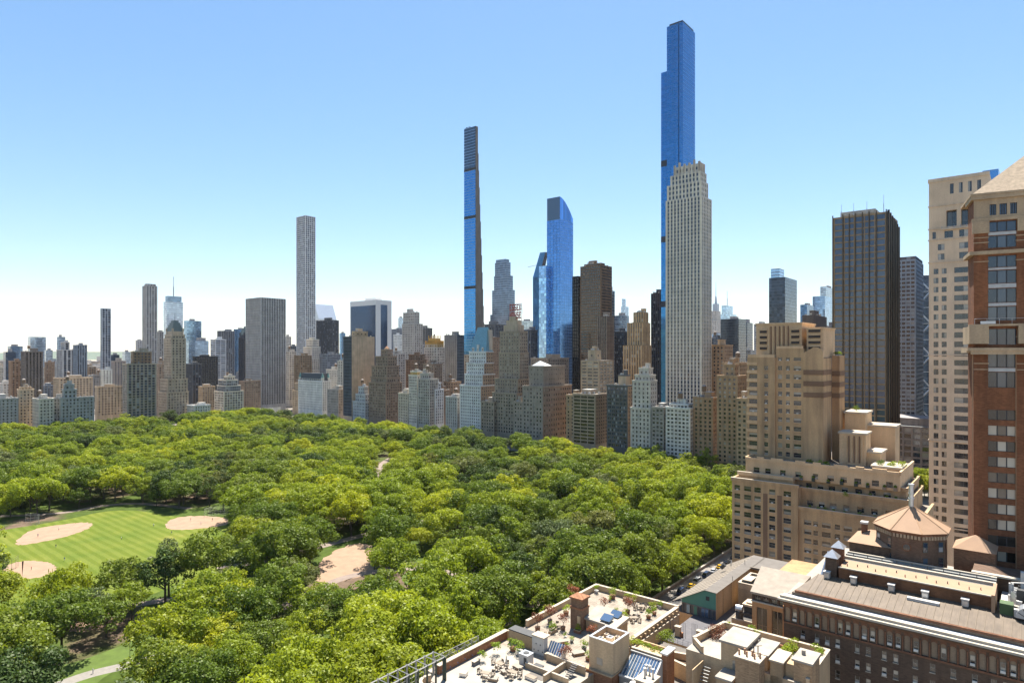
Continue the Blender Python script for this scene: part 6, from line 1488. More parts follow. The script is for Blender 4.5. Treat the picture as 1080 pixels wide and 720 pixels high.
# bulkhead tower with an open sunk top, and the roofs round it
def middle():
    U, V_ = -61.4, 60.0; O = (U, V_, 0); r = thing('stair_tower_building', 'stone house with tall open topped bulkhead, glass roof and planted ledge', 'apartment building', U, V_)
    m = MB(); m.box(-61.4,60,0,-48.5,123.4,35.2,stone,skip='t'); m.quad((-61.4,60,35.2),(-48.5,60,35.2),(-48.5,123.4,35.2),(-61.4,123.4,35.2),greyroof); m.build('wall', r, O)
    b = MB(); X0,X1,Y0,Y1 = -62.8,-57.9,98.6,104.4; zt = 44
    b.box(X0-.3,Y0-.6,35.2,X1+.1,Y1,38.4,redb); b.box(X0-.5,Y0-.8,38.4,X1+.2,Y1+.1,38.6,stone)
    b.box(X0,Y0,38.6,X1,Y1,zt-1.0,stone2)
    wallpath(b, [(X0+.15,Y0+.15),(X1-.15,Y0+.15),(X1-.15,Y1-.15),(X0+.15,Y1-.15)], zt-1.0, zt, .3, stone2, metal, True)
    b.box(X0+1.6,Y0-.04,39.6,X0+2.8,Y0-.005,40.8,coping); b.build('bulkhead', r, O)
    u = MB(); random.seed(12)
    for (a, c, s_) in ((1.4,1.6,.7),(2.8,2.6,.9),(3.6,1.3,.5),(1.3,3.8,.6),(3.4,4.2,.6)): u.box(X0+a-s_*.6,Y0+c-s_*.6,zt-1.0,X0+a+s_*.6,Y0+c+s_*.6,zt-1+s_,random.choice((whitep,metal,coping))); u.cyl(X0+a,Y0+c,zt-1+s_,zt-.92+s_,s_*.35,dkm,8)
    u.build('roof_fan', r, O, kind='stuff')
    p = MB(); p.box(-57.7,105.0,35.2,-51.4,105.4,41.2,stone2); p.box(-57.7,105.4,35.2,-51.4,108.6,40.6,stone); p.box(-57.8,104.9,41.2,-51.3,105.5,41.35,coping); p.box(-51.6,104.6,35.2,-50.6,107.6,42.0,redb); p.box(-51.8,104.4,42,-50.4,107.8,42.3,metal); p.box(-57.7,108.6,35.2,-51.4,108.9,41.3,stone)
    p.build('planter_wall', r, O)
    g = MB(); n = 10; A0 = (-57.4,104.7,40.9); 
    for i in range(n):
        x0 = -57.3+i*.56; x1 = x0+.46
        for j in range(3):
            ya, yb = 104.7-j*1.4, 104.7-(j+1)*1.4+.06; za, zb = 40.8-j*.95, 40.8-(j+1)*.95+.04
            g.quad((x0,yb,zb),(x1,yb,zb),(x1,ya,za),(x0,ya,za),blueg)
        g.prism([(x1,100.5),(x1+.1,100.5),(x1+.1,104.8),(x1,104.8)],37,[38.05,38.05,40.92,40.92],whitep)
    g.prism([(-57.6,100.3),(-51.5,100.3),(-51.5,104.8),(-57.6,104.8)],35.3,[37.8,37.8,40.6,40.6],steel); g.box(-57.7,104.5,40.7,-51.4,104.85,41.0,metal); g.box(-57.7,100.2,37.9,-51.4,100.6,38.2,whitep); g.prism([(-51.7,100.3),(-51.4,100.3),(-51.4,104.8),(-51.7,104.8)],37,[38.2,38.2,41.0,41.0],whitep)
    g.build('glass_roof', r, O)
    c = MB(); c.box(-52.3,96.4,35.2,-49.6,99.6,40.4,stone); c.box(-52.5,96.2,40.4,-49.4,99.8,40.65,coping)
    for (a, b_) in ((-51.8,99.2),(-51.2,99.3),(-50.2,98.6),(-51.4,98.0)): c.cyl(a,b_,40.6,41.9,.16,whitep,8); c.cyl(a,b_,41.9,42.1,.28,whitep,8)
    c.build('chimney_stack', r, O)
    c = MB(); c.cyl(-53.6,98.6,35.2,38.6,.9,whitep,12); c.cyl(-54.8,97.6,35.2,38.3,.7,metal,12); c.cyl(-53.8,97,35.2,38.1,.5,whitep,12); c.build('roof_tank', r, O)
    # curved planter loop south of the dark deck
    px = [(709,686),(737,691),(739,684),(752,688),(759,696),(751,707),(737,707),(709,694)]
    q = [at(x, y, 38.2) for x, y in px]; q.append(q[0])
    w = MB(); wallpath(w, q[:-1], 35.2, 38.0, .4, stone2, coping, True); w.poly([(a[0], a[1], 36.9) for a in (q[:-1] if True else q)], flat((.09,.06,.04), .95, name='soil')); w.build('planter_loop', r, O)
middle()
def slatedeck():
    U, V_ = -61.2, 123.6; O = (U, V_, 0); r = thing('slate_deck_house', 'low house with a dark slate roof deck between terrace and green gable', 'house', U, V_)
    m = MB(); m.box(-61.0,123.6,0,-52.8,139.5,35.5,stone,skip='t'); m.quad((-61.0,123.6,35.5),(-52.8,123.6,35.5),(-52.8,139.5,35.5),(-61.0,139.5,35.5),slt); m.build('wall', r, O)
    k = MB(); railing(k,(-52.95,124.5),(-52.95,139),35.5,1.2,14); railing(k,(-60.8,123.75),(-53,123.75),35.5,1.0,7); k.build('railing', r, O)
    for (u, v) in ((-59.0,127.2),(-54.6,128.0)):
        c = MB(); c.box(u-.55,v-.4,35.5,u+.55,v+.4,37.4,stone2); c.box(u-.65,v-.5,37.4,u+.65,v+.5,37.55,coping); c.box(u+.6,v-.3,35.5,u+1.1,v+.3,36.4,redb)
        for d in (-1.6,-.9,1.2): c.bar((u+d,v-.1,35.5),(u+d,v-.1,38.6),.04,rail,4); c.bar((u+d,v+.9,35.5),(u+d,v+.9,38.2),.04,rail,4); c.bar((u+d,v-.1,38.6),(u+d,v+.9,38.2),.03,rail,4)
        c.build('chimney_stack', r, O)
slatedeck()
def greengable():
    U, V_ = -66.0, 140.0; O = (U, V_, 0); r = thing('green_gabled_penthouse', 'long grey roofed penthouse with a bright green gable end facing the dark deck', 'house', U, V_)
    gr = flat((.075,.215,.165), .7, name='green_render', var=.06); m = MB()
    # lower house body
    m.box(-66.5,139.6,0,-40,172,35.4,stone,skip='t'); m.quad((-66.5,139.6,35.4),(-40,139.6,35.4),(-40,172,35.4),(-66.5,172,35.4),greyroof)
    G_ = [(-64.0,38.5),(-58.4,41.6),(-55.9,41.5)]
    m.poly([(-64,140,37.6),(-55.9,140,37.6),(-55.9,140,41.5),(-58.4,140,41.6),(-64,140,38.5)], gr)
    m.quad((-64,140,35.4),(-64,169,35.4),(-64,169,38.5),(-64,140,38.5),stone2) ; m.quad((-55.9,140,35.4),(-55.9,166,35.4),(-55.9,166,41.5),(-55.9,140,41.5),stone2); m.quad((-64,140.1,35.4),(-55.9,140.1,35.4),(-55.9,140.1,37.6),(-64,140.1,37.6),flat((.06,.08,.1),.4,name='dark_glazing'))
    m.quad((-64,140,37.6),(-64,140.1,37.6),(-55.9,140.1,37.6),(-55.9,140,37.6),gr)
    for k in range(4): m.box(-56.0,144+k*5,35.5,-55.8,144.4+k*5,41.4,stone)
    m.build('wall', r, O)
    w = MB(); w.box(-58.2,139.9,39.4,-57.4,139.99,40.3,darkp); w.build('gable_window', r, O)
    w = MB()
    for k in range(9): w.box(-63.8+k*.88,139.9,35.5,-63.7+k*.88,140.08,37.55,rail)
    for k in (1,3,5,6): w.box(-63.7+k*.88,139.95,35.5,-62.95+k*.88,140.06,37.4,blueg if k != 3 else gr)
    w.box(-64,139.85,37.5,-55.9,139.99,37.66,rail); w.build('glass_doors', r, O)
    q = MB(); 
    def roofp(a, b, v0, v1, mat): q.quad((a[0],v0,a[1]+.12),(b[0],v0,b[1]+.12),(b[0],v1,b[1]+.12),(a[0],v1,a[1]+.12),mat); q.quad((a[0],v0,a[1]),(a[0],v0,a[1]+.12),(a[0],v1,a[1]+.12),(a[0],v1,a[1]),greyroof); q.quad((a[0],v0,a[1]),(b[0],v0,b[1]),(b[0],v0,b[1]+.12),(a[0],v0,a[1]+.12),greyroof)
    lr = flat((.215,.18,.14), .85, name='pale_grey_roof', var=.12, sc_=.5); dr = flat((.13,.115,.10), .85, name='dark_grey_roof', var=.15, sc_=.5)
    roofp((-66.2,37.3),(-58.4,41.6),139.6,172,lr); roofp((-58.4,41.6),(-55.6,41.5),139.6,172,dr)
    for k in range(13): q.bar((-66.1,140.5+k*2.5,37.5),(-58.4,140.5+k*2.5,41.75),.05,dr,4)
    q.box(-55.9,162,41.2,-38,172.5,41.5,dr); q.box(-55.9,164,36,-39,172,41.2,stone); q.box(-56,161.9,41.5,-38,162.2,41.75,lr); q.build('roof', r, O)
    c = MB(); c.bar((-62.5,160,40.6),(-61.6,160,41.6),.5,dkm,10); c.bar((-55.9,150,41.5),(-55.9,150,42.6),.06,rail,4); c.bar((-57.6,163,41.7),(-57.6,163,42.8),.06,rail,4); c.bar((-60,160,41.5),(-60,160,42.4),.1,rail,6); c.build('roof_vent', r, O, kind='stuff')
    # sunk plant roof and side roofs to the west
    b = MB(); b.box(-54.4,149.5,35.4,-48.3,158,40.4,stone); b.box(-54.2,149.7,40.4,-48.5,157.8,40.45,dkm); wallpath(b, [(-54.2,149.7),(-48.5,149.7),(-48.5,157.8),(-54.2,157.8)], 40.4, 41.6, .4, stone2, coping, True); b.build('sunk_plant_roof', r, O)
    b = MB(); b.box(-53.7,150.2,40.45,-51.7,153.8,42.2,flat((.05,.06,.055),.6,name='black_casing')); b.box(-53.8,150.1,42.2,-51.6,153.9,42.35,coping); b.build('plant_casing', r, O)
    b = MB(); random.seed(8)
    for k in range(7): X = -51+random.uniform(0,2); Y = 150.6+k*.95; b.box(X,Y,40.45,X+random.uniform(.4,.9),Y+.6,41+random.uniform(.2,1.6),random.choice((whitep,metal,coping)))
    b.build('plant_unit', r, O, kind='stuff')
    b = MB(); b.box(-52.0,138.9,30,-45,149.4,37.2,stone); b.box(-51.8,139.2,37.2,-45.2,149.3,37.25,flat((.08,.075,.07),.9,name='dark_felt')); wallpath(b, [(-45.1,139.1),(-45.1,149.2)], 37.2, 37.5, .25, coping); wallpath(b, [(-51.9,139.1),(-45.1,139.1)], 37.2, 37.5, .25, coping)
    for k in range(4): b.box(-45.0,140+k*2.3,31,-44.9,141.2+k*2.3,36,darkp)
    b.build('side_roof', r, O)
    b = MB(); b.box(-50.6,142.6,37.9,-47.4,145.6,39.3,dkm); b.box(-51,142.2,37.25,-47,146,37.9,greyroof); b.box(-50.9,142.3,39.3,-47.1,145.9,39.75,flat((.5,.38,.26),.8,name='rusty_cover',var=.3,sc_=1.5)); b.box(-50.2,142.9,39.75,-47.8,145.2,40.1,coping); b.build('cooling_unit', r, O)
    b = MB(); b.cyl(-50.6,139.9,37.25,38.9,.8,dkm,12); b.bar((-51.3,139.9,39.5),(-49.9,139.9,39.5),.7,metal,12); b.cyl(-50.6,139.9,38.9,39.4,.5,metal,10); b.build('exhaust_fan', r, O)
greengable()

def whiteroof():
    U, V_ = -48.4, 95.0; O = (U, V_, 0); r = thing('white_roofed_building', 'sand coloured apartment house with white roofed bulkheads at the lower right of the picture', 'apartment building', U, V_)
    m = MB(); m.box(-48.4,107.6,0,-28,120.6,42.8,stone2,skip='t'); m.box(-48.4,99,0,-28,107.59,36.0,greyroof); m.quad((-48.4,107.6,42.8),(-28,107.6,42.8),(-28,120.6,42.8),(-48.4,120.6,42.8),membrane); m.build('wall', r, O)
    p = MB(); wallpath(p, [(-48.1,110.5),(-46.4,120.3),(-28.2,120.3),(-28.2,107.7)], 42.7, 43.9, .45, stone2, coping); wallpath(p, [(-37.6,118.7),(-28.9,118.7)], 42.79, 43.3, .3, redb); wallpath(p, [(-48.1,110.5),(-45.6,108.0)], 42.7, 43.8, .4, stone2, coping); p.build('parapet', r, O)
    b = MB(); b.box(-42.0,107.4,34,-37.8,113.6,46,stone2); b.box(-42.3,107.1,46,-37.5,113.9,46.35,membrane); b.box(-40.0,107.34,41.2,-38.9,107.39,43.4,darkp); b.build('bulkhead', r, O)
    b = MB(); b.box(-37.3,108.4,34,-34.6,114.4,45.2,stone); b.box(-37.5,108.2,45.2,-34.4,114.6,45.45,membrane); b.build('bulkhead', r, O)
    c = MB(); c.box(-38.4,104.2,34,-34.6,107.0,45.6,brick((.33,.22,.13),1.1,key='cw')); c.box(-38.6,104,45.6,-34.4,107.2,45.8,coping)
    for k in range(6): c.cyl(-38.1+k*.62,105.2+(k%2)*.8,45.8,46.6,.16,flat((.35,.2,.12),.8,name='clay_pot'),8)
    c.build('chimney_stack', r, O)
    c = MB(); c.bar((-36.2,106.6,45.8),(-36.2,106.6,47.8),.09,dkm,6); c.bar((-35.6,106.8,45.8),(-35.6,106.8,47.3),.09,dkm,6); c.bar((-36.8,106.4,47),(-35,107,47.4),.06,dkm,4); c.build('vent_pipe', r, O)
    b = MB(); b.box(-41.2,103.4,34,-38.7,106.9,41.6,stone); b.box(-41.4,103.2,41.6,-38.6,107.1,41.9,membrane); b.build('low_annexe', r, O)
    b = MB(); b.box(-33.9,107.6,34,-32.0,112.0,45.1,stone); b.box(-34.1,107.4,45.1,-31.8,112.2,45.35,coping); b.build('chimney_stack', r, O)
    b = MB(); b.box(-31.9,108.8,34,-30.6,111.2,44.9,stone2); b.box(-30.4,108.0,34,-27.9+1.6-1.4,112.6,46.0,brick((.36,.24,.14),1.1,key='cx')); b.box(-30.7,107.8,46.0,-27.5,112.8,46.3,membrane); b.cyl(-29.6,110.6,46.3,47.0,.32,membrane,10); b.build('bulkhead', r, O)
    b = MB(); b.box(-34.2,104,34,-28.6,107.4,41.0,redb); b.box(-34.3,103.9,41,-28.5,107.6,41.2,greyroof); b.build('north_wing', r, O)
    w = MB(); w.box(-31.6,103.85,36.6,-30.2,103.89,38.6,darkp); w.build('window', r, O)
    s = MB()
    for k in range(12): s.box(-44.9,102.8+k*.36,36.4+k*.42,-43.6,103.1+k*.36,36.5+k*.42,steel)
    s.box(-45.1,102.6,34,-44.95,107.2,42,stone); s.build('fire_stair', r, O)
whiteroof()

# pergola and screen at the left end of the terrace roof
def pergola():
    U, V_ = -83.0, 60.0; O = (U, V_, 37.9); r = thing('roof_pergola', 'open steel pergola of grey rafters on dark posts along the terrace roof edge', 'pergola', U, V_, 37.9)
    b = MB(); z = 42.0
    for u in (-83.2,-80.4): b.bar((u,56,z),(u,79.6,z),.11,steel,4)
    for k in range(12): b.bar((-83.4,57+k*2.05,z+.12),(-80.2,57+k*2.05,z+.12),.08,steel,4)
    b.build('rafter_frame', r, O)
    for k in range(12):
        for u in (-83.2,-80.4):
            p = MB(); w = .14 if not (k == 11 and u > -81) else .4; p.box(u-w,57+k*2.05-.1,37.9,u+w,57+k*2.05+.1,z,dgreen if u > -81 else steel); p.build('post', r, O)
    s = MB()
    for k in range(28): s.bar((-83.3,57+k*.8,38),(-83.3,57+k*.8,40.2),.03,steel,4)
    for zz in (38.6,39.4,40.2): s.bar((-83.3,56,zz),(-83.3,79.6,zz),.04,steel,4)
    s.build('screen_rail', r, O)
pergola()
def screen():
    U, V_ = -82.4, 80.0; O = (U, V_, 38); r = thing('trellis_screen', 'grey steel trellis screen with blue braces between the pergola and the brick parapet', 'trellis', U, V_, 38.0)
    s = MB(); bl = flat((.16,.26,.45), .5, name='blue_paint')
    for k in range(7):
        v = 80.2+k*1.95; s.bar((-83.6,v,38),(-83.6,v,41.0-.12*k),.09,steel,4)
        if k < 6: s.bar((-83.6,v,38.3),(-83.6,v+1.95,40.6),.05,steel,4); s.bar((-83.6,v,40.6),(-83.6,v+1.95,38.3),.05,steel,4); s.bar((-83.6,v,39.6),(-82.2,v+.8,38.4),.06,bl,4)
    for zz in (38.4,39.2,40,40.8): s.bar((-83.6,80.2,zz),(-83.6,91.9,zz-.1),.05,steel,4)
    for k in range(40): s.bar((-83.65,80.3+k*.3,38.2),(-83.65,80.3+k*.3,40.7),.018,steel,3)
    s.build('trellis', r, O)
    p = MB(); p.box(-85.2,80,36.5,-83.3,92.5,38.0,coping); p.build('ledge', r, O)
screen()
m = MB(); P_ = [(2.0*math.cos(R(a)), 2.0*math.sin(R(a))) for a in range(0, 181, 15)]
wallpath(m, P_, -.3, 1.1, .4, stone2, coping)
single(m, 'curved_parapet', 'curved stone parapet nook below the pergola at the bottom edge', 'parapet', -80.2, 76.5, 38.0, rot=R(GA+150))

# ------------------------------------------------------------------ terrace plants and furniture
LEAF['red'] = leafmat('leaves_copper_red', (.15,.055,.035), .3); LEAF['bright'] = leafmat('leaves_bright_green', (.16,.22,.02), .4)
terra = flat((.22,.105,.06), .8, name='terracotta'); greyp = flat((.16,.15,.14), .8, name='dark_planter')
def plant_mesh(seed, R_, tone, n=7, size=.16, h=.8, sparse=1.0):
    r = np.random.default_rng(seed); c = [(R_*.6*math.cos(i*2.4)*r.uniform(.3,1), R_*.6*math.sin(i*2.4)*r.uniform(.3,1), h+R_*r.uniform(-.1,.7)) for i in range(n)]
    return quads_mesh('foliage', cards(c, [R_*r.uniform(.35,.6) for _ in c], 150*sparse/(size/.16)**2, size, seed), LEAF[tone])
def potted(px, py, z, kind, label, s=1.0):
    u, v = at(px, py, z); seed = int(px*7+py)
    if kind == 'maple':
        r = thing('potted_tree', label, 'potted tree', u, v, z); p = MB(); p.cyl(0,0,0,.8*s,.38*s,random.choice((terra,greyp)),10,.5*s); p.cyl(0,0,.8*s-.02,.8*s+.02,.46*s,flat((.08,.05,.03),.9,name='soil'),10); p.build('pot', r)
        f = bpy.data.objects.new('foliage', plant_mesh(seed, 1.35*s, 'red', 9, .2, 2.1*s, .8)); col.objects.link(f); f.parent = r
        t = MB(); t.bar((0,0,.6*s),(.05,.05,1.6*s),.06,bark,5); [t.bar((.05,.05,1.5*s),(math.cos(a)*.8*s,math.sin(a)*.8*s,2.5*s),.03,bark,4) for a in (0,1.5,3,4.4)]; t.build('trunk', r)
    elif kind == 'shrub':
        r = thing('potted_shrub', label, 'potted shrub', u, v, z); p = MB(); p.cyl(0,0,0,.55*s,.36*s,random.choice((terra,greyp,whitep)),10,.46*s); p.build('pot', r)
        f = bpy.data.objects.new('foliage', plant_mesh(seed, .85*s, 'bright', 7, .16, .85*s)); col.objects.link(f); f.parent = r
    elif kind == 'hedge':
        f = bpy.data.objects.new('planted_shrub', plant_mesh(seed, 1.1*s, 'bright' if px % 2 else 'fresh green', 9, .18, .5*s)); col.objects.link(f); f.location = W(u, v, z); tag(f, label, 'shrub')
random.seed(31)
# centres of the foliage in the photograph are given; the base is a little lower
for a_ in [(567,665,'maple','copper red potted tree at the far left end of the terrace roof',1.15),(580,657,'maple','copper red potted tree standing by the left parapet of the terrace',1.1),(594,664,'maple','copper red potted tree nearest the left side of the brick chimney',1.0),
           (573,681,'maple','sparse copper red potted tree behind the white service wall',.9),(596,700,'maple','copper red potted tree beside the striped glass lean-to',1.1),(605,634,'maple','copper red potted tree rising behind the brick chimney',1.2),
           (662,647,'maple','copper red potted tree in the middle of the far terrace',1.15),(624,676,'maple','copper red potted tree between the roof hut and the tall bulkhead',1.0),(637,645,'maple','thin copper red potted tree on the far terrace behind the hut',.9),
           (629,625,'shrub','bright green shrub tucked in the far corner of the terrace parapet',1.2),(646,631,'shrub','largest green shrub along the far terrace parapet',1.6),(657,628,'shrub','bright green shrub against the middle of the far parapet',1.35),(671,632,'shrub','bright green shrub near the open part of the far parapet',1.2),
           (643,634,'shrub','small round green shrub in front of the far parapet',.7),(658,655,'shrub','tall green shrub beside the roof hut end',1.5),(597,648,'shrub','low green bush left of the brick chimney',1.4),(684,652,'shrub','bright lime shrub left of the pair on the right side of the terrace',1.2),(690,648,'shrub','bright lime shrub right of the pair on the right side of the terrace',1.1),(696,641,'shrub','green shrub close to the right corner of the far parapet',1.1),
           (596,673,'shrub','small lime shrub at the back of the low deck bench',.75),(603,677,'shrub','small green shrub at the right end of the low deck bench',.8),(598,683,'shrub','small lime shrub in front of the low deck bench',.75),(616,685,'shrub','dark green bush left of the tall bulkhead',1.15),(620,696,'shrub','lime bush at the near corner of the tall bulkhead',1.05),
           (548,690,'shrub','green bush hanging over the brick planter box',1.5),(541,686,'shrub','trailing green bush on the left of the brick planter box',1.4)]:
    potted(a_[0], a_[1], 38.0 if a_[0] > 560 or a_[0] < 500 else 38.0, a_[2], a_[3], a_[4])
for px, py, z, s, lab in [(667,680,41.0,.9,'lime shrub at the left end of the planted ledge above the glass roof'),(675,682,41.0,.95,'full lime shrub second from the left on the planted ledge'),(683,685,41.0,.95,'lime shrub in the middle of the planted ledge'),(690,687,41.0,.8,'green shrub right of the middle of the planted ledge'),(697,690,41.0,.7,'low green shrub at the right end of the planted ledge'),
                      (702,678,36.6,1.7,'pale green small tree in the gap left of the dark deck'),(751,687,40,1.3,'bright green bush on the corner planter beside the white roofed bulkhead'),(769,662,42.9,.8,'small green bush in the corner behind the white roofed bulkhead'),(793,667,42.9,.9,'green bush against the rear parapet left of the middle'),(799,671,42.9,.8,'green bush against the rear parapet behind the second bulkhead'),
                      (829,692,42.9,1.2,'bright lime bush left of the chimney on the white roof'),(835,686,42.9,1.3,'largest bright lime bush on the white roof'),(840,681,42.9,.9,'small lime bush at the back of the white roof')]:
    potted(px, py, z, 'hedge', lab, s)
potted(863, 695, 42.8, 'shrub', 'grey green potted shrub in the right corner of the white roof', 1.5)
for px, py, s, lab in [(757,673,1.3,'copper red bush filling the planter beside the white bulkhead'),(745,705,1.0,'copper red plants inside the curved planter')]:
    z = 42.6 if px > 750 else 37.0; u, v = at(px, py, z)
    f = bpy.data.objects.new('planted_shrub', plant_mesh(int(px), 1.5*s, 'red', 10, .2, .5)); col.objects.link(f); f.location = W(u, v, z); tag(f, lab, 'shrub')
# furniture
wood = flat((.24,.19,.14), .8, name='grey_teak'); cush = flat((.28,.245,.2), .9, name='cushion')
def chair_():
    r = thing('terrace_chair','x','chair',0,0,0,'chairs on the roof terrace')
    m = MB(); m.box(-.32,-.3,.38,.32,.3,.5,cush); m.build('seat', r); m = MB(); m.box(-.32,.26,.5,.32,.34,.95,wood); m.build('backrest', r)
    for a in (-.3,.3):
        m = MB(); m.box(a-.04,-.3,.0,a+.04,-.22,.62,wood); m.box(a-.04,.24,0,a+.04,.32,.5,wood); m.box(a-.05,-.3,.62,a+.05,.3,.67,wood); m.build('leg', r)
    return r
def table_():
    r = thing('terrace_table','x','table',0,0,0,'tables on the roof terrace'); m = MB(); m.box(-.8,-.5,.68,.8,.5,.75,wood); m.build('tabletop', r)
    for a in (-.7,.7):
        for b in (-.4,.4): m = MB(); m.box(a-.05,b-.05,0,a+.05,b+.05,.68,wood); m.build('leg', r)
    return r
cp, tp = chair_(), table_(); first = True
sets = [(527,703,'on the white roof left of the air conditioner'),(541,712,'on the white roof in front of the air conditioner'),(512,713,'at the left of the white roof'),(676,642,'on the far right of the terrace'),(668,654,'near the roof hut end'),(587,662,'between the red trees left of the chimney')]
for i, (px, py, w) in enumerate(sets):
    u, v = at(px, py, 38); 
    t = tp if i == 0 else copy_thing(tp, u, v, 38, R(GA+10*i)); t.location = W(u, v, 38); t['label'] = 'weathered wooden table '+w
    for j, (dx, dy, ro) in enumerate(((-.6,-1.1,180),(.6,-1.1,180),(-.6,1.1,0),(.6,1.1,0),(-1.5,0,90),(1.5,0,-90))):
        if random.random() < .12: continue
        if first: c = cp; first = False
        else: c = copy_thing(cp, u+dx, v+dy, 38)
        c.location = W(u+dx+random.uniform(-.2,.2), v+dy+random.uniform(-.2,.2), 38); c.rotation_euler = (0,0,R(GA+ro+random.uniform(-25,25)))
        c['label'] = ['first','second','third','fourth','fifth','sixth'][j]+' wooden chair at the table '+w
def bench(px, py, rot, label, L=2.2):
    u, v = at(px, py, 38); r = thing('deck_bench', label, 'bench', u, v, 38, None, R(GA+rot)); m = MB(); m.box(-L/2,-.6,.42,L/2,.6,.56,cush); m.build('seat', r); m = MB(); m.box(-L/2+.1,-.5,0,L/2-.1,.5,.42,flat((.30,.20,.12),.8,name='brown_base')); m.build('base', r)
bench(592,678,60,'low rectangular daybed on the deck left of the bulkhead',2.6); bench(610,690,60,'low rectangular daybed close to the bulkhead foot',2.4); bench(546,705,0,'grey cushioned bench beside the air conditioner',1.8); bench(520,717,20,'grey cushioned bench at the bottom edge of the white roof',1.8); bench(533,709,75,'grey cushioned bench between the two roof tables',1.6)

def crate(px, py, z, w, d, h, c, rot, name, label, cat):
    u, v = at(px, py, z); m = MB(); m.box(-w/2,-d/2,0,w/2,d/2,h,c); m.box(-w/2-.04,-d/2-.04,h,w/2+.04,d/2+.04,h+.07,coping if h > .5 else wood)
    if name == 'planter_trough': m.box(-w/2+.08,-d/2+.08,h+.071,w/2-.08,d/2-.08,h+.09,flat((.07,.05,.03),.9,name='soil'))
    single(m, name, label, cat, u, v, z, None, R(GA+rot))
for a_ in [(583,667,38,2.2,.7,.6,stone,90,'planter_trough','long stone planter trough along the left parapet of the terrace','planter'),(609,667,38,1.4,.7,.6,terra,0,'planter_trough','terracotta planter trough at the foot of the brick chimney','planter'),
           (650,650,38,1.6,.6,.6,greyp,0,'planter_trough','dark planter trough behind the roof hut','planter'),(664,634,38,3.0,.7,.6,stone,0,'planter_trough','long stone planter against the far terrace parapet','planter'),(688,643,38,2.6,.7,.6,redb,90,'planter_trough','brick planter trough along the right terrace parapet','planter'),
           (502,700,38,1.6,.7,.7,greyp,90,'storage_box','dark storage box beside the red brick parapet','storage box'),(578,694,38,1.4,.8,.9,wood,0,'storage_box','wooden storage box in front of the striped glass lean-to','storage box'),(560,716,37.99,2.0,1.0,.5,metal,0,'roof_hatch','metal roof hatch at the bottom edge of the white roof','hatch'),
           (489,712,38,1.2,1.2,.6,metal,20,'roof_hatch','small square metal hatch left of the roof tables','hatch')]:
    crate(*a_)
for px, py, s, lab in [(583,664,1.0,'lime plants in the long trough along the left parapet'),(609,664,.7,'green plants in the terracotta trough at the chimney foot'),(650,647,.8,'green plants in the dark trough behind the hut'),(661,631,.8,'lime plants at the left of the long far planter'),(668,633,.8,'green plants at the right of the long far planter'),(688,641,.9,'lime plants in the brick trough on the right'),(509,694,.9,'green climber on the red brick parapet'),(523,686,1.1,'green climber at the corner of the red brick parapet')]:
    potted(px, py, 38.6, 'hedge', lab, s)
def parasol(px, py, label, c):
    u, v = at(px, py, 38); r = thing('closed_parasol', label, 'parasol', u, v, 38); m = MB(); m.cyl(0,0,0,2.6,.04,wood,6); m.cyl(0,0,0,.12,.35,greyp,10); m.build('pole', r); m = MB(); m.cyl(0,0,1.2,2.6,.22,flat(c,.9,name='canvas'),8,.05); m.build('canopy', r)
parasol(534,706,'closed cream parasol between the two tables on the white roof',(.5,.45,.36)); parasol(672,648,'closed sand coloured parasol on the right of the terrace',(.42,.36,.27))

# ------------------------------------------------------------------ plants on the deco block
def leafclump(u, v, z, R_, tone, label, n=8):
    f = bpy.data.objects.new('terrace_shrub', plant_mesh(int(u*13+v*7) % 9999, R_, tone, n, .22, .4)); col.objects.link(f); f.location = W(u, v, z); tag(f, label, 'shrub')
for i, (x, y, z, s, l) in enumerate([(24,7,57.3,1.5,'left of the three green bushes under the banded tower'),(26.5,7.4,57.3,1.6,'middle of the three green bushes under the banded tower'),(29,7,57.3,1.3,'right of the three green bushes under the banded tower'),(44,12,58.5,1.6,'bush at the left of the sunny roof garden beside the ribbed penthouse'),(47,13,58.5,1.8,'bush in the middle of the sunny roof garden beside the ribbed penthouse'),(50,13,58.5,1.6,'bush at the right end of the sunny roof garden'),(27.4,27,94.1,1.0,'left bush on top of the orange brown tower wing'),(28.6,27,94.1,1.1,'right bush on top of the orange brown tower wing'),(36,1.6,49.1,1.1,'green plant trailing from the middle terrace'),(20,1.4,43.4,1.0,'green plant at the left of the lowest terrace'),(30,2.2,43.4,1.2,'green plant in the middle of the lowest terrace'),(40,2.2,43.4,.9,'green plant at the right of the lowest terrace'),(33,33,74.3,1.5,'clipped hedge on the rear penthouse roof')]):
    leafclump(-84+x, 225+y, z, s, 'bright' if i % 3 else 'mid green', l)

random.seed(61)
TN = ['first','second','third','fourth','fifth','sixth','seventh','eighth','ninth','tenth']
for lv, (z, y, xs, w) in enumerate(((49.03,5.6,(24,27,31,35,39,43,47,50),'middle'),(43.23,2.6,(25,28.5,32,36,40,44,48,52),'lowest'),(52.23,6.6,(22,26,30,34,38,42,46,49),'upper'))):
    if lv == 2: y = 5.75
    for k, x in enumerate(xs):
        m = MB(); c = random.choice((dkm, greyp, terra, dgreen, wood)); h = random.uniform(.5,1.2); m.box(-.5,-.3,0,.5,.3,h,c); m.ball((0,0,h+.35),.5,LEAF['mid green'],7,5,.8,.25)
        single(m, 'planted_tub', f'{TN[k]} planted tub from the left on the {w} terrace of the tan deco block', 'planter', -84+x+random.uniform(-.6,.6), 225+y-1.2, z)

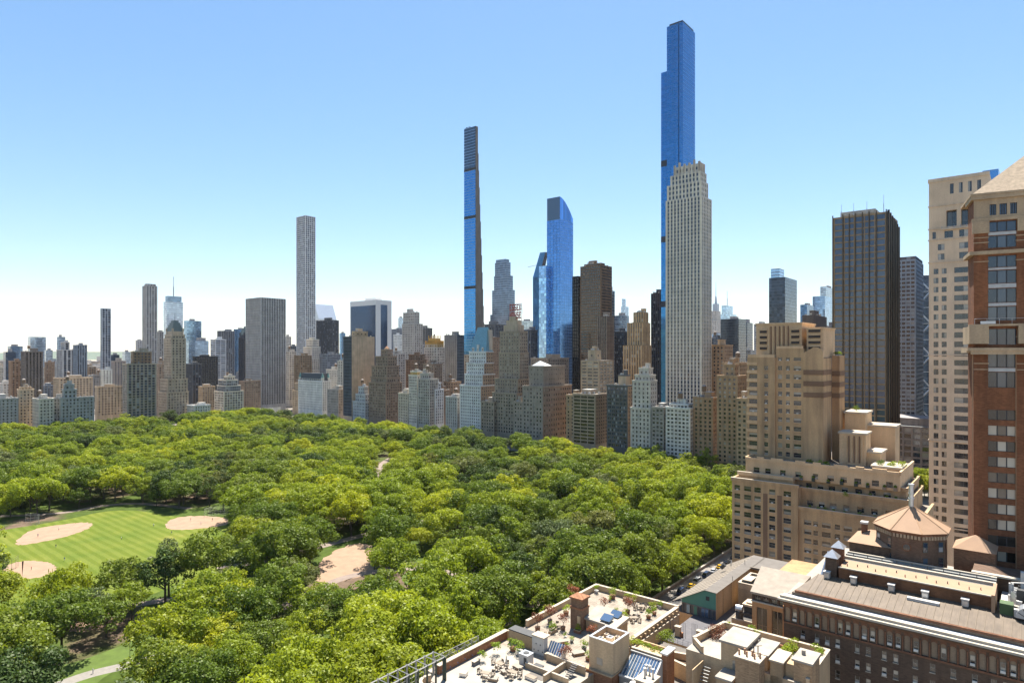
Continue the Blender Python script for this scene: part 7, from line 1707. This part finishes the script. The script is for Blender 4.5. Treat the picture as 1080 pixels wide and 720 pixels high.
# ------------------------------------------------------------------ street between the deco block and the limestone tower
for i, px in enumerate((966, 970, 975, 979)):
    for j, py in enumerate((524, 516)):
        u, v = at(px+j*2, py, 0); crown, trunk, kind, rr, hh = PROT[[0,6,1,2][i]]; root = thing('street_tree', f'{"front" if j == 0 else "back"} row bright green tree, number counted left to right: {["first","second","third","fourth"][i]}, in the gap behind the octagon roof', 'tree', u, v, 0, 'trees in the street gap', i*1.3)
        root['label'] = f'bright green street tree beyond the octagon roof, {["first","second","third","fourth"][i]} of the {"near" if j == 0 else "far"} row'
        root.scale = (.75,.75,.8)
        for nm, me_ in (('crown', crown), ('trunk', trunk)):
            c = bpy.data.objects.new(nm, me_); col.objects.link(c); c.parent = root
            if nm == 'crown': c.material_slots[0].link = 'OBJECT'; c.material_slots[0].material = LEAF['yellow green']
plaza = MB(); uu, vv = at(968, 536, 0); plaza.box(uu-70,vv-60,-.01,uu+40,vv+60,.03,flat((.22,.2,.17),.9,name='plaza_stone',var=.15,sc_=.2)); structure(plaza, 'pavement')

# ------------------------------------------------------------------ vehicles on the avenue and park wall
def car(kind, colr):
    r = thing('parked_car' if kind == 'car' else 'parked_van', 'x', kind, 0, 0, 0, 'vehicles along the park avenue'); L, Wd, H1, H2 = (4.6,1.85,.95,1.48) if kind == 'car' else (5.6,2.0,1.3,2.3)
    paint = flat(colr, .25, .2, .6, name='car_paint', var=.02); gl = flat((.015,.018,.022), .08, 0, .8, name='car_glass'); ty = flat((.02,.02,.02), .9, name='tyre')
    m = MB(); pr = [(-L/2,.3),(-L/2,.75),(-L/2+.15,H1-.05),(-L*.12 if kind=='car' else L/2-1.3,H1),(L/2-.9,H1-.1),(L/2-.1,.7),(L/2,.35)]
    n = len(pr); i = len(m.v); m.v += [(-Wd/2,x,z) for x,z in pr]+[(Wd/2,x,z) for x,z in pr]; k = m.m(paint)
    for j in range(n): m.f.append((i+j,i+(j+1)%n,i+n+(j+1)%n,i+n+j)); m.mi.append(k)
    m.f.append(tuple(i+j for j in reversed(range(n)))); m.mi.append(k); m.f.append(tuple(i+n+j for j in range(n))); m.mi.append(k); m.build('body', r)
    m = MB(); a, b = (-L*.42, L*.2) if kind == 'car' else (-L*.48, L*.32); w = Wd/2-.08; w2 = w-.18; k = m.m(gl); i = len(m.v)
    m.v += [(-w,a,H1-.06),(w,a,H1-.06),(w,b,H1-.06),(-w,b,H1-.06),(-w2,a+.5,H2-.04),(w2,a+.5,H2-.04),(w2,b-.7,H2-.04),(-w2,b-.7,H2-.04)]
    for f in ((0,1,5,4),(1,2,6,5),(2,3,7,6),(3,0,4,7),(4,5,6,7)): m.f.append(tuple(i+j for j in f)); m.mi.append(k)
    m.build('window_glass', r)
    m = MB(); m.box(-w2+.02,a+.52,H2-.04,w2-.02,b-.72,H2,paint); m.build('roof', r)
    for sx in (-1,1):
        for y in (-L*.31,L*.31): m = MB(); m.bar((sx*(Wd/2-.2),y,.33),(sx*(Wd/2+.01),y,.33),.33,ty,12); w_ = m.build('wheel', r); m = MB(); m.bar((sx*(Wd/2-.02),y,.33),(sx*(Wd/2+.03),y,.33),.2,metal,8); m.build('rim', w_)
    return r
cols_ = [('white',(.6,.6,.6)),('black',(.02,.02,.022)),('silver',(.38,.39,.4)),('yellow',(.6,.36,.02)),('dark blue',(.03,.05,.12)),('red',(.3,.03,.03))]
random.seed(77); protoc = {}
for n_, v in enumerate(range(200, 470, 8)):
    for u, ln in ((-109.6,'beside the park wall'),(-87.6,'at the building kerb'),(-101,'in the traffic lane')):
        q = proj(u, v, 0)
        if random.random() < (.2 if ln[0] == 'b' or ln[0] == 'a' else .6): continue
        cn, cc = random.choice(cols_); kd = 'car' if random.random() < .85 else 'van'
        if (cn, kd) not in protoc: c = protoc[(cn, kd)] = car(kd, cc)
        else: c = copy_thing(protoc[(cn, kd)], u, v)
        c.location = W(u, v+random.uniform(-1,1), .01); c.rotation_euler = (0,0,R(GA+(0 if ln[0] != 'i' else 180)))
        kk = CNT[(cn, kd, ln)] = CNT.get((cn, kd, ln), -1)+1; c['label'] = f'{ORD[kk]} {cn} {kd} from the near end {"driving" if ln[0]=="i" else "parked"} {ln}'.replace('nearest', 'first')
m = MB(); sw = brick((.26,.21,.17), 1.5, key='parkwall'); m.box(-.3,0,0,.3,430,1.2,sw); m.box(-.4,0,1.2,.4,430,1.38,flat((.36,.32,.27),.9,name='wall_cap'))
single(m, 'park_wall', 'low stone wall running along the park side of the avenue', 'wall', -114.9, 60, .0)
# marks on the road
m = MB(); lp = flat((.6,.6,.58), .8, name='road_paint')
for v in range(60, 600, 9): m.box(-104.6,v,.006,-104.45,v+3,.012,lp); m.box(-92.6,v,.006,-92.45,v+3,.012,lp)
m.box(-98.9,0,.006,-98.75,700,.012,flat((.55,.38,.05),.8,name='yellow_line')); m.box(-98.55,0,.006,-98.4,700,.012,flat((.55,.38,.05),.8,name='yellow_line')); structure(m, 'road_marking')

# ------------------------------------------------------------------ people on the ball field, backstops, lamp posts
def person(label, px, py, top, legs, pose=0):
    u, v = at(px, py, 0); me = bpy.data.meshes.new('person')
    pts = {'pel':(0,0,.95),'che':(0,0,1.32),'nec':(0,0,1.5),'hea':(0,0,1.68),'hip_l':(-.1,0,.9),'kne_l':(-.13,.08*pose,.5),'foo_l':(-.14,-.1*pose,.05),'hip_r':(.1,0,.9),'kne_r':(.13,-.1*pose,.5),'foo_r':(.15,.14*pose,.05),
           'sh_l':(-.2,0,1.42),'el_l':(-.28,.1*pose,1.15),'ha_l':(-.3,-.15*pose-.05,.92),'sh_r':(.2,0,1.42),'el_r':(.29,-.1*pose,1.16),'ha_r':(.3,-.25*pose-.1,1.0)}
    rad = {'pel':.15,'che':.17,'nec':.06,'hea':.115,'hip_l':.09,'kne_l':.065,'foo_l':.05,'hip_r':.09,'kne_r':.065,'foo_r':.05,'sh_l':.075,'el_l':.05,'ha_l':.04,'sh_r':.075,'el_r':.05,'ha_r':.04}
    ks = list(pts); ed = [('pel','che'),('che','nec'),('nec','hea'),('pel','hip_l'),('hip_l','kne_l'),('kne_l','foo_l'),('pel','hip_r'),('hip_r','kne_r'),('kne_r','foo_r'),('che','sh_l'),('sh_l','el_l'),('el_l','ha_l'),('che','sh_r'),('sh_r','el_r'),('el_r','ha_r')]
    me.from_pydata([pts[k] for k in ks], [(ks.index(a), ks.index(b)) for a, b in ed], [])
    bm = bmesh.new(); bm.from_mesh(me); sk_ = bm.verts.layers.skin.verify(); bm.verts.ensure_lookup_table()
    for i, k in enumerate(ks): bm.verts[i][sk_].radius = (rad[k], rad[k]*.85)
    bm.verts[0][sk_].use_root = True; bm.to_mesh(me); bm.free()
    o = bpy.data.objects.new('person', me); col.objects.link(o)
    sk = o.modifiers.new('skin', 'SKIN'); ss = o.modifiers.new('smooth', 'SUBSURF'); ss.levels = 1; ss.render_levels = 1
    a = NT('clothed_body'); p = a.pr(Roughness=.8); tc = a.n('ShaderNodeTexCoord'); se = a.n('ShaderNodeSeparateXYZ'); a.l(tc.outputs['Object'], se.inputs[0]); mp = a.n('ShaderNodeMath', operation='DIVIDE'); a.l(se.outputs[2], mp.inputs[0]); mp.inputs[1].default_value = 1.8
    r = a.ramp(mp.outputs[0], [(0,(.05,.05,.05)),(.05,legs),(.54,top),(.84,(.42,.26,.18)),(.96,(.06,.04,.03))]); r.color_ramp.interpolation = 'CONSTANT'; a.l(r.outputs[0], p.inputs['Base Color'])
    me.materials.append(a.m); o.location = W(u, v, .02); o.rotation_euler = (0,0,random.uniform(0,6)); tag(o, label, 'person', 'people on the ball field')
WH=(.6,.6,.6); BK=(.03,.03,.04); BL=(.05,.08,.25); RD=(.35,.04,.03)
for a_ in [('person in a white shirt standing in the middle of the lawn',128,569,WH,BK,.6),('person in dark clothes standing near the left infield edge',59,577,BK,BL,.4),('person in a blue shirt standing at the near edge of the lawn',68,591,BL,WH,.5),('person in white standing between the two upper infields',162,555,WH,BL,.2),('person in red batting at the right infield',201,549,RD,WH,.8),('person in white pitching on the right infield',212,553,WH,WH,1),('person in black standing at the back of the right infield',224,549,BK,BK,.3),
           ('person in blue walking on the left infield',40,566,BL,BK,.8),('person in white crouching left on the left infield',62,559,WH,BK,.2),('person in red standing on the lower left infield',33,601,RD,BK,.4),('person in dark clothes at the right end of the lawn',181,563,BK,WH,.4),('person in white walking on the bottom left path',98,710,WH,BL,.9)]:
    person(*a_)
def backstop(px, py, rot, label):
    u, v = at(px, py, 0); r = thing('backstop_fence', label, 'fence', u, v, 0, None, R(rot)); m = MB()
    for k in range(7): a = R(-60+20*k); m.bar((7*math.sin(a),-7*math.cos(a)+7,0),(7*math.sin(a),-7*math.cos(a)+7,5),.07,steel,5)
    m.build('post', r, kind='stuff'); m = MB()
    for z in (.3,1.2,2.2,3.2,4.2,5):
        for k in range(6): a, b = R(-60+20*k), R(-40+20*k); m.bar((7*math.sin(a),-7*math.cos(a)+7,z),(7*math.sin(b),-7*math.cos(b)+7,z),.03,steel,3)
    m.build('wire_rail', r)
backstop(40,551,150,'curved wire backstop behind the upper left infield'); backstop(228,543,200,'curved wire backstop behind the right infield'); backstop(6,603,60,'curved wire backstop behind the lower left infield')
def lamp(px, py, label):
    u, v = at(px, py, 0); r = thing('lamp_post', label, 'lamp post', u, v, 0, 'lamp posts in the park'); m = MB(); m.cyl(0,0,0,.5,.16,dgreen,8); m.cyl(0,0,.5,4.2,.07,dgreen,8); m.build('pole', r); m = MB(); m.cyl(0,0,4.2,4.8,.16,flat((.6,.6,.55),.3,name='lamp_glass'),8,.24); m.cyl(0,0,4.8,5.1,.26,dgreen,8,.04); m.build('lantern', r)
lamp(137,693,'dark lamp post beside the bottom left path'); lamp(80,662,'dark lamp post by the bare earth under the trees'); lamp(330,600,'dark lamp post left of the sandy clearing')

# ------------------------------------------------------------------ the low city far beyond
m = MB(); rc_ = random.Random(88); fm_ = [masonry(c) for c in ((.34,.26,.19),(.4,.36,.3),(.26,.26,.27),(.22,.17,.13),(.46,.43,.4))]
for k in range(2600):
    D = 1750+rc_.random()**1.5*5200; X = rc_.uniform(-.86,.5)*D; c = W(0,0); u = X*UX+D*UY; v = X*VX+D*VY
    w, d, h = rc_.uniform(14,60), rc_.uniform(14,60), rc_.uniform(9,34)*(1 if rc_.random() < .93 else 1.8)
    m.box(u, v, -.01, u+w, v+d, h, rc_.choice(fm_), skip='b')
o = m.build('distant_city'); o.rotation_euler = (0,0,R(GA)); o['kind'] = 'stuff'; o['label'] = 'low far off city roofs along the horizon behind the towers'; o['category'] = 'city'

# ------------------------------------------------------------------ far land
def hills():
    m = MB(); g = flat((.08,.11,.07), .95, name='distant_land'); n = 60; r_h = random.Random(2)
    a = [( -14000+i*320, 9500+600*math.sin(i*.3), 60+45*math.sin(i*.35)+30*r_h.random()) for i in range(n)]
    i0 = len(m.v); k = m.m(g)
    for x, y, h in a: m.v += [(x,y-900,-1),(x,y,h),(x,y+2500,-1)]
    for i in range(n-1):
        b = i0+3*i; m.f.append((b,b+3,b+4,b+1)); m.mi.append(k); m.f.append((b+1,b+4,b+5,b+2)); m.mi.append(k)
    o = m.build('hills'); o['kind'] = 'structure'
hills()

# ------------------------------------------------------------------ the air between here and the far towers
m = MB(); m.box(-22000,-22000,-3,22000,22000,640, None)
me = bpy.data.meshes.new('haze'); me.from_pydata(m.v, [], m.f); hz = bpy.data.objects.new('haze', me); col.objects.link(hz); hz['kind'] = 'stuff'; hz['label'] = 'thin summer haze over the park and the city'; hz['category'] = 'haze'
a = NT('haze_air'); v = a.n('ShaderNodeVolumePrincipled'); v.inputs['Color'].default_value = (.86,.92,1,1); v.inputs['Density'].default_value = HAZE; v.inputs['Anisotropy'].default_value = .2
a.l(v.outputs[0], a.out.inputs['Volume']); me.materials.append(a.m)
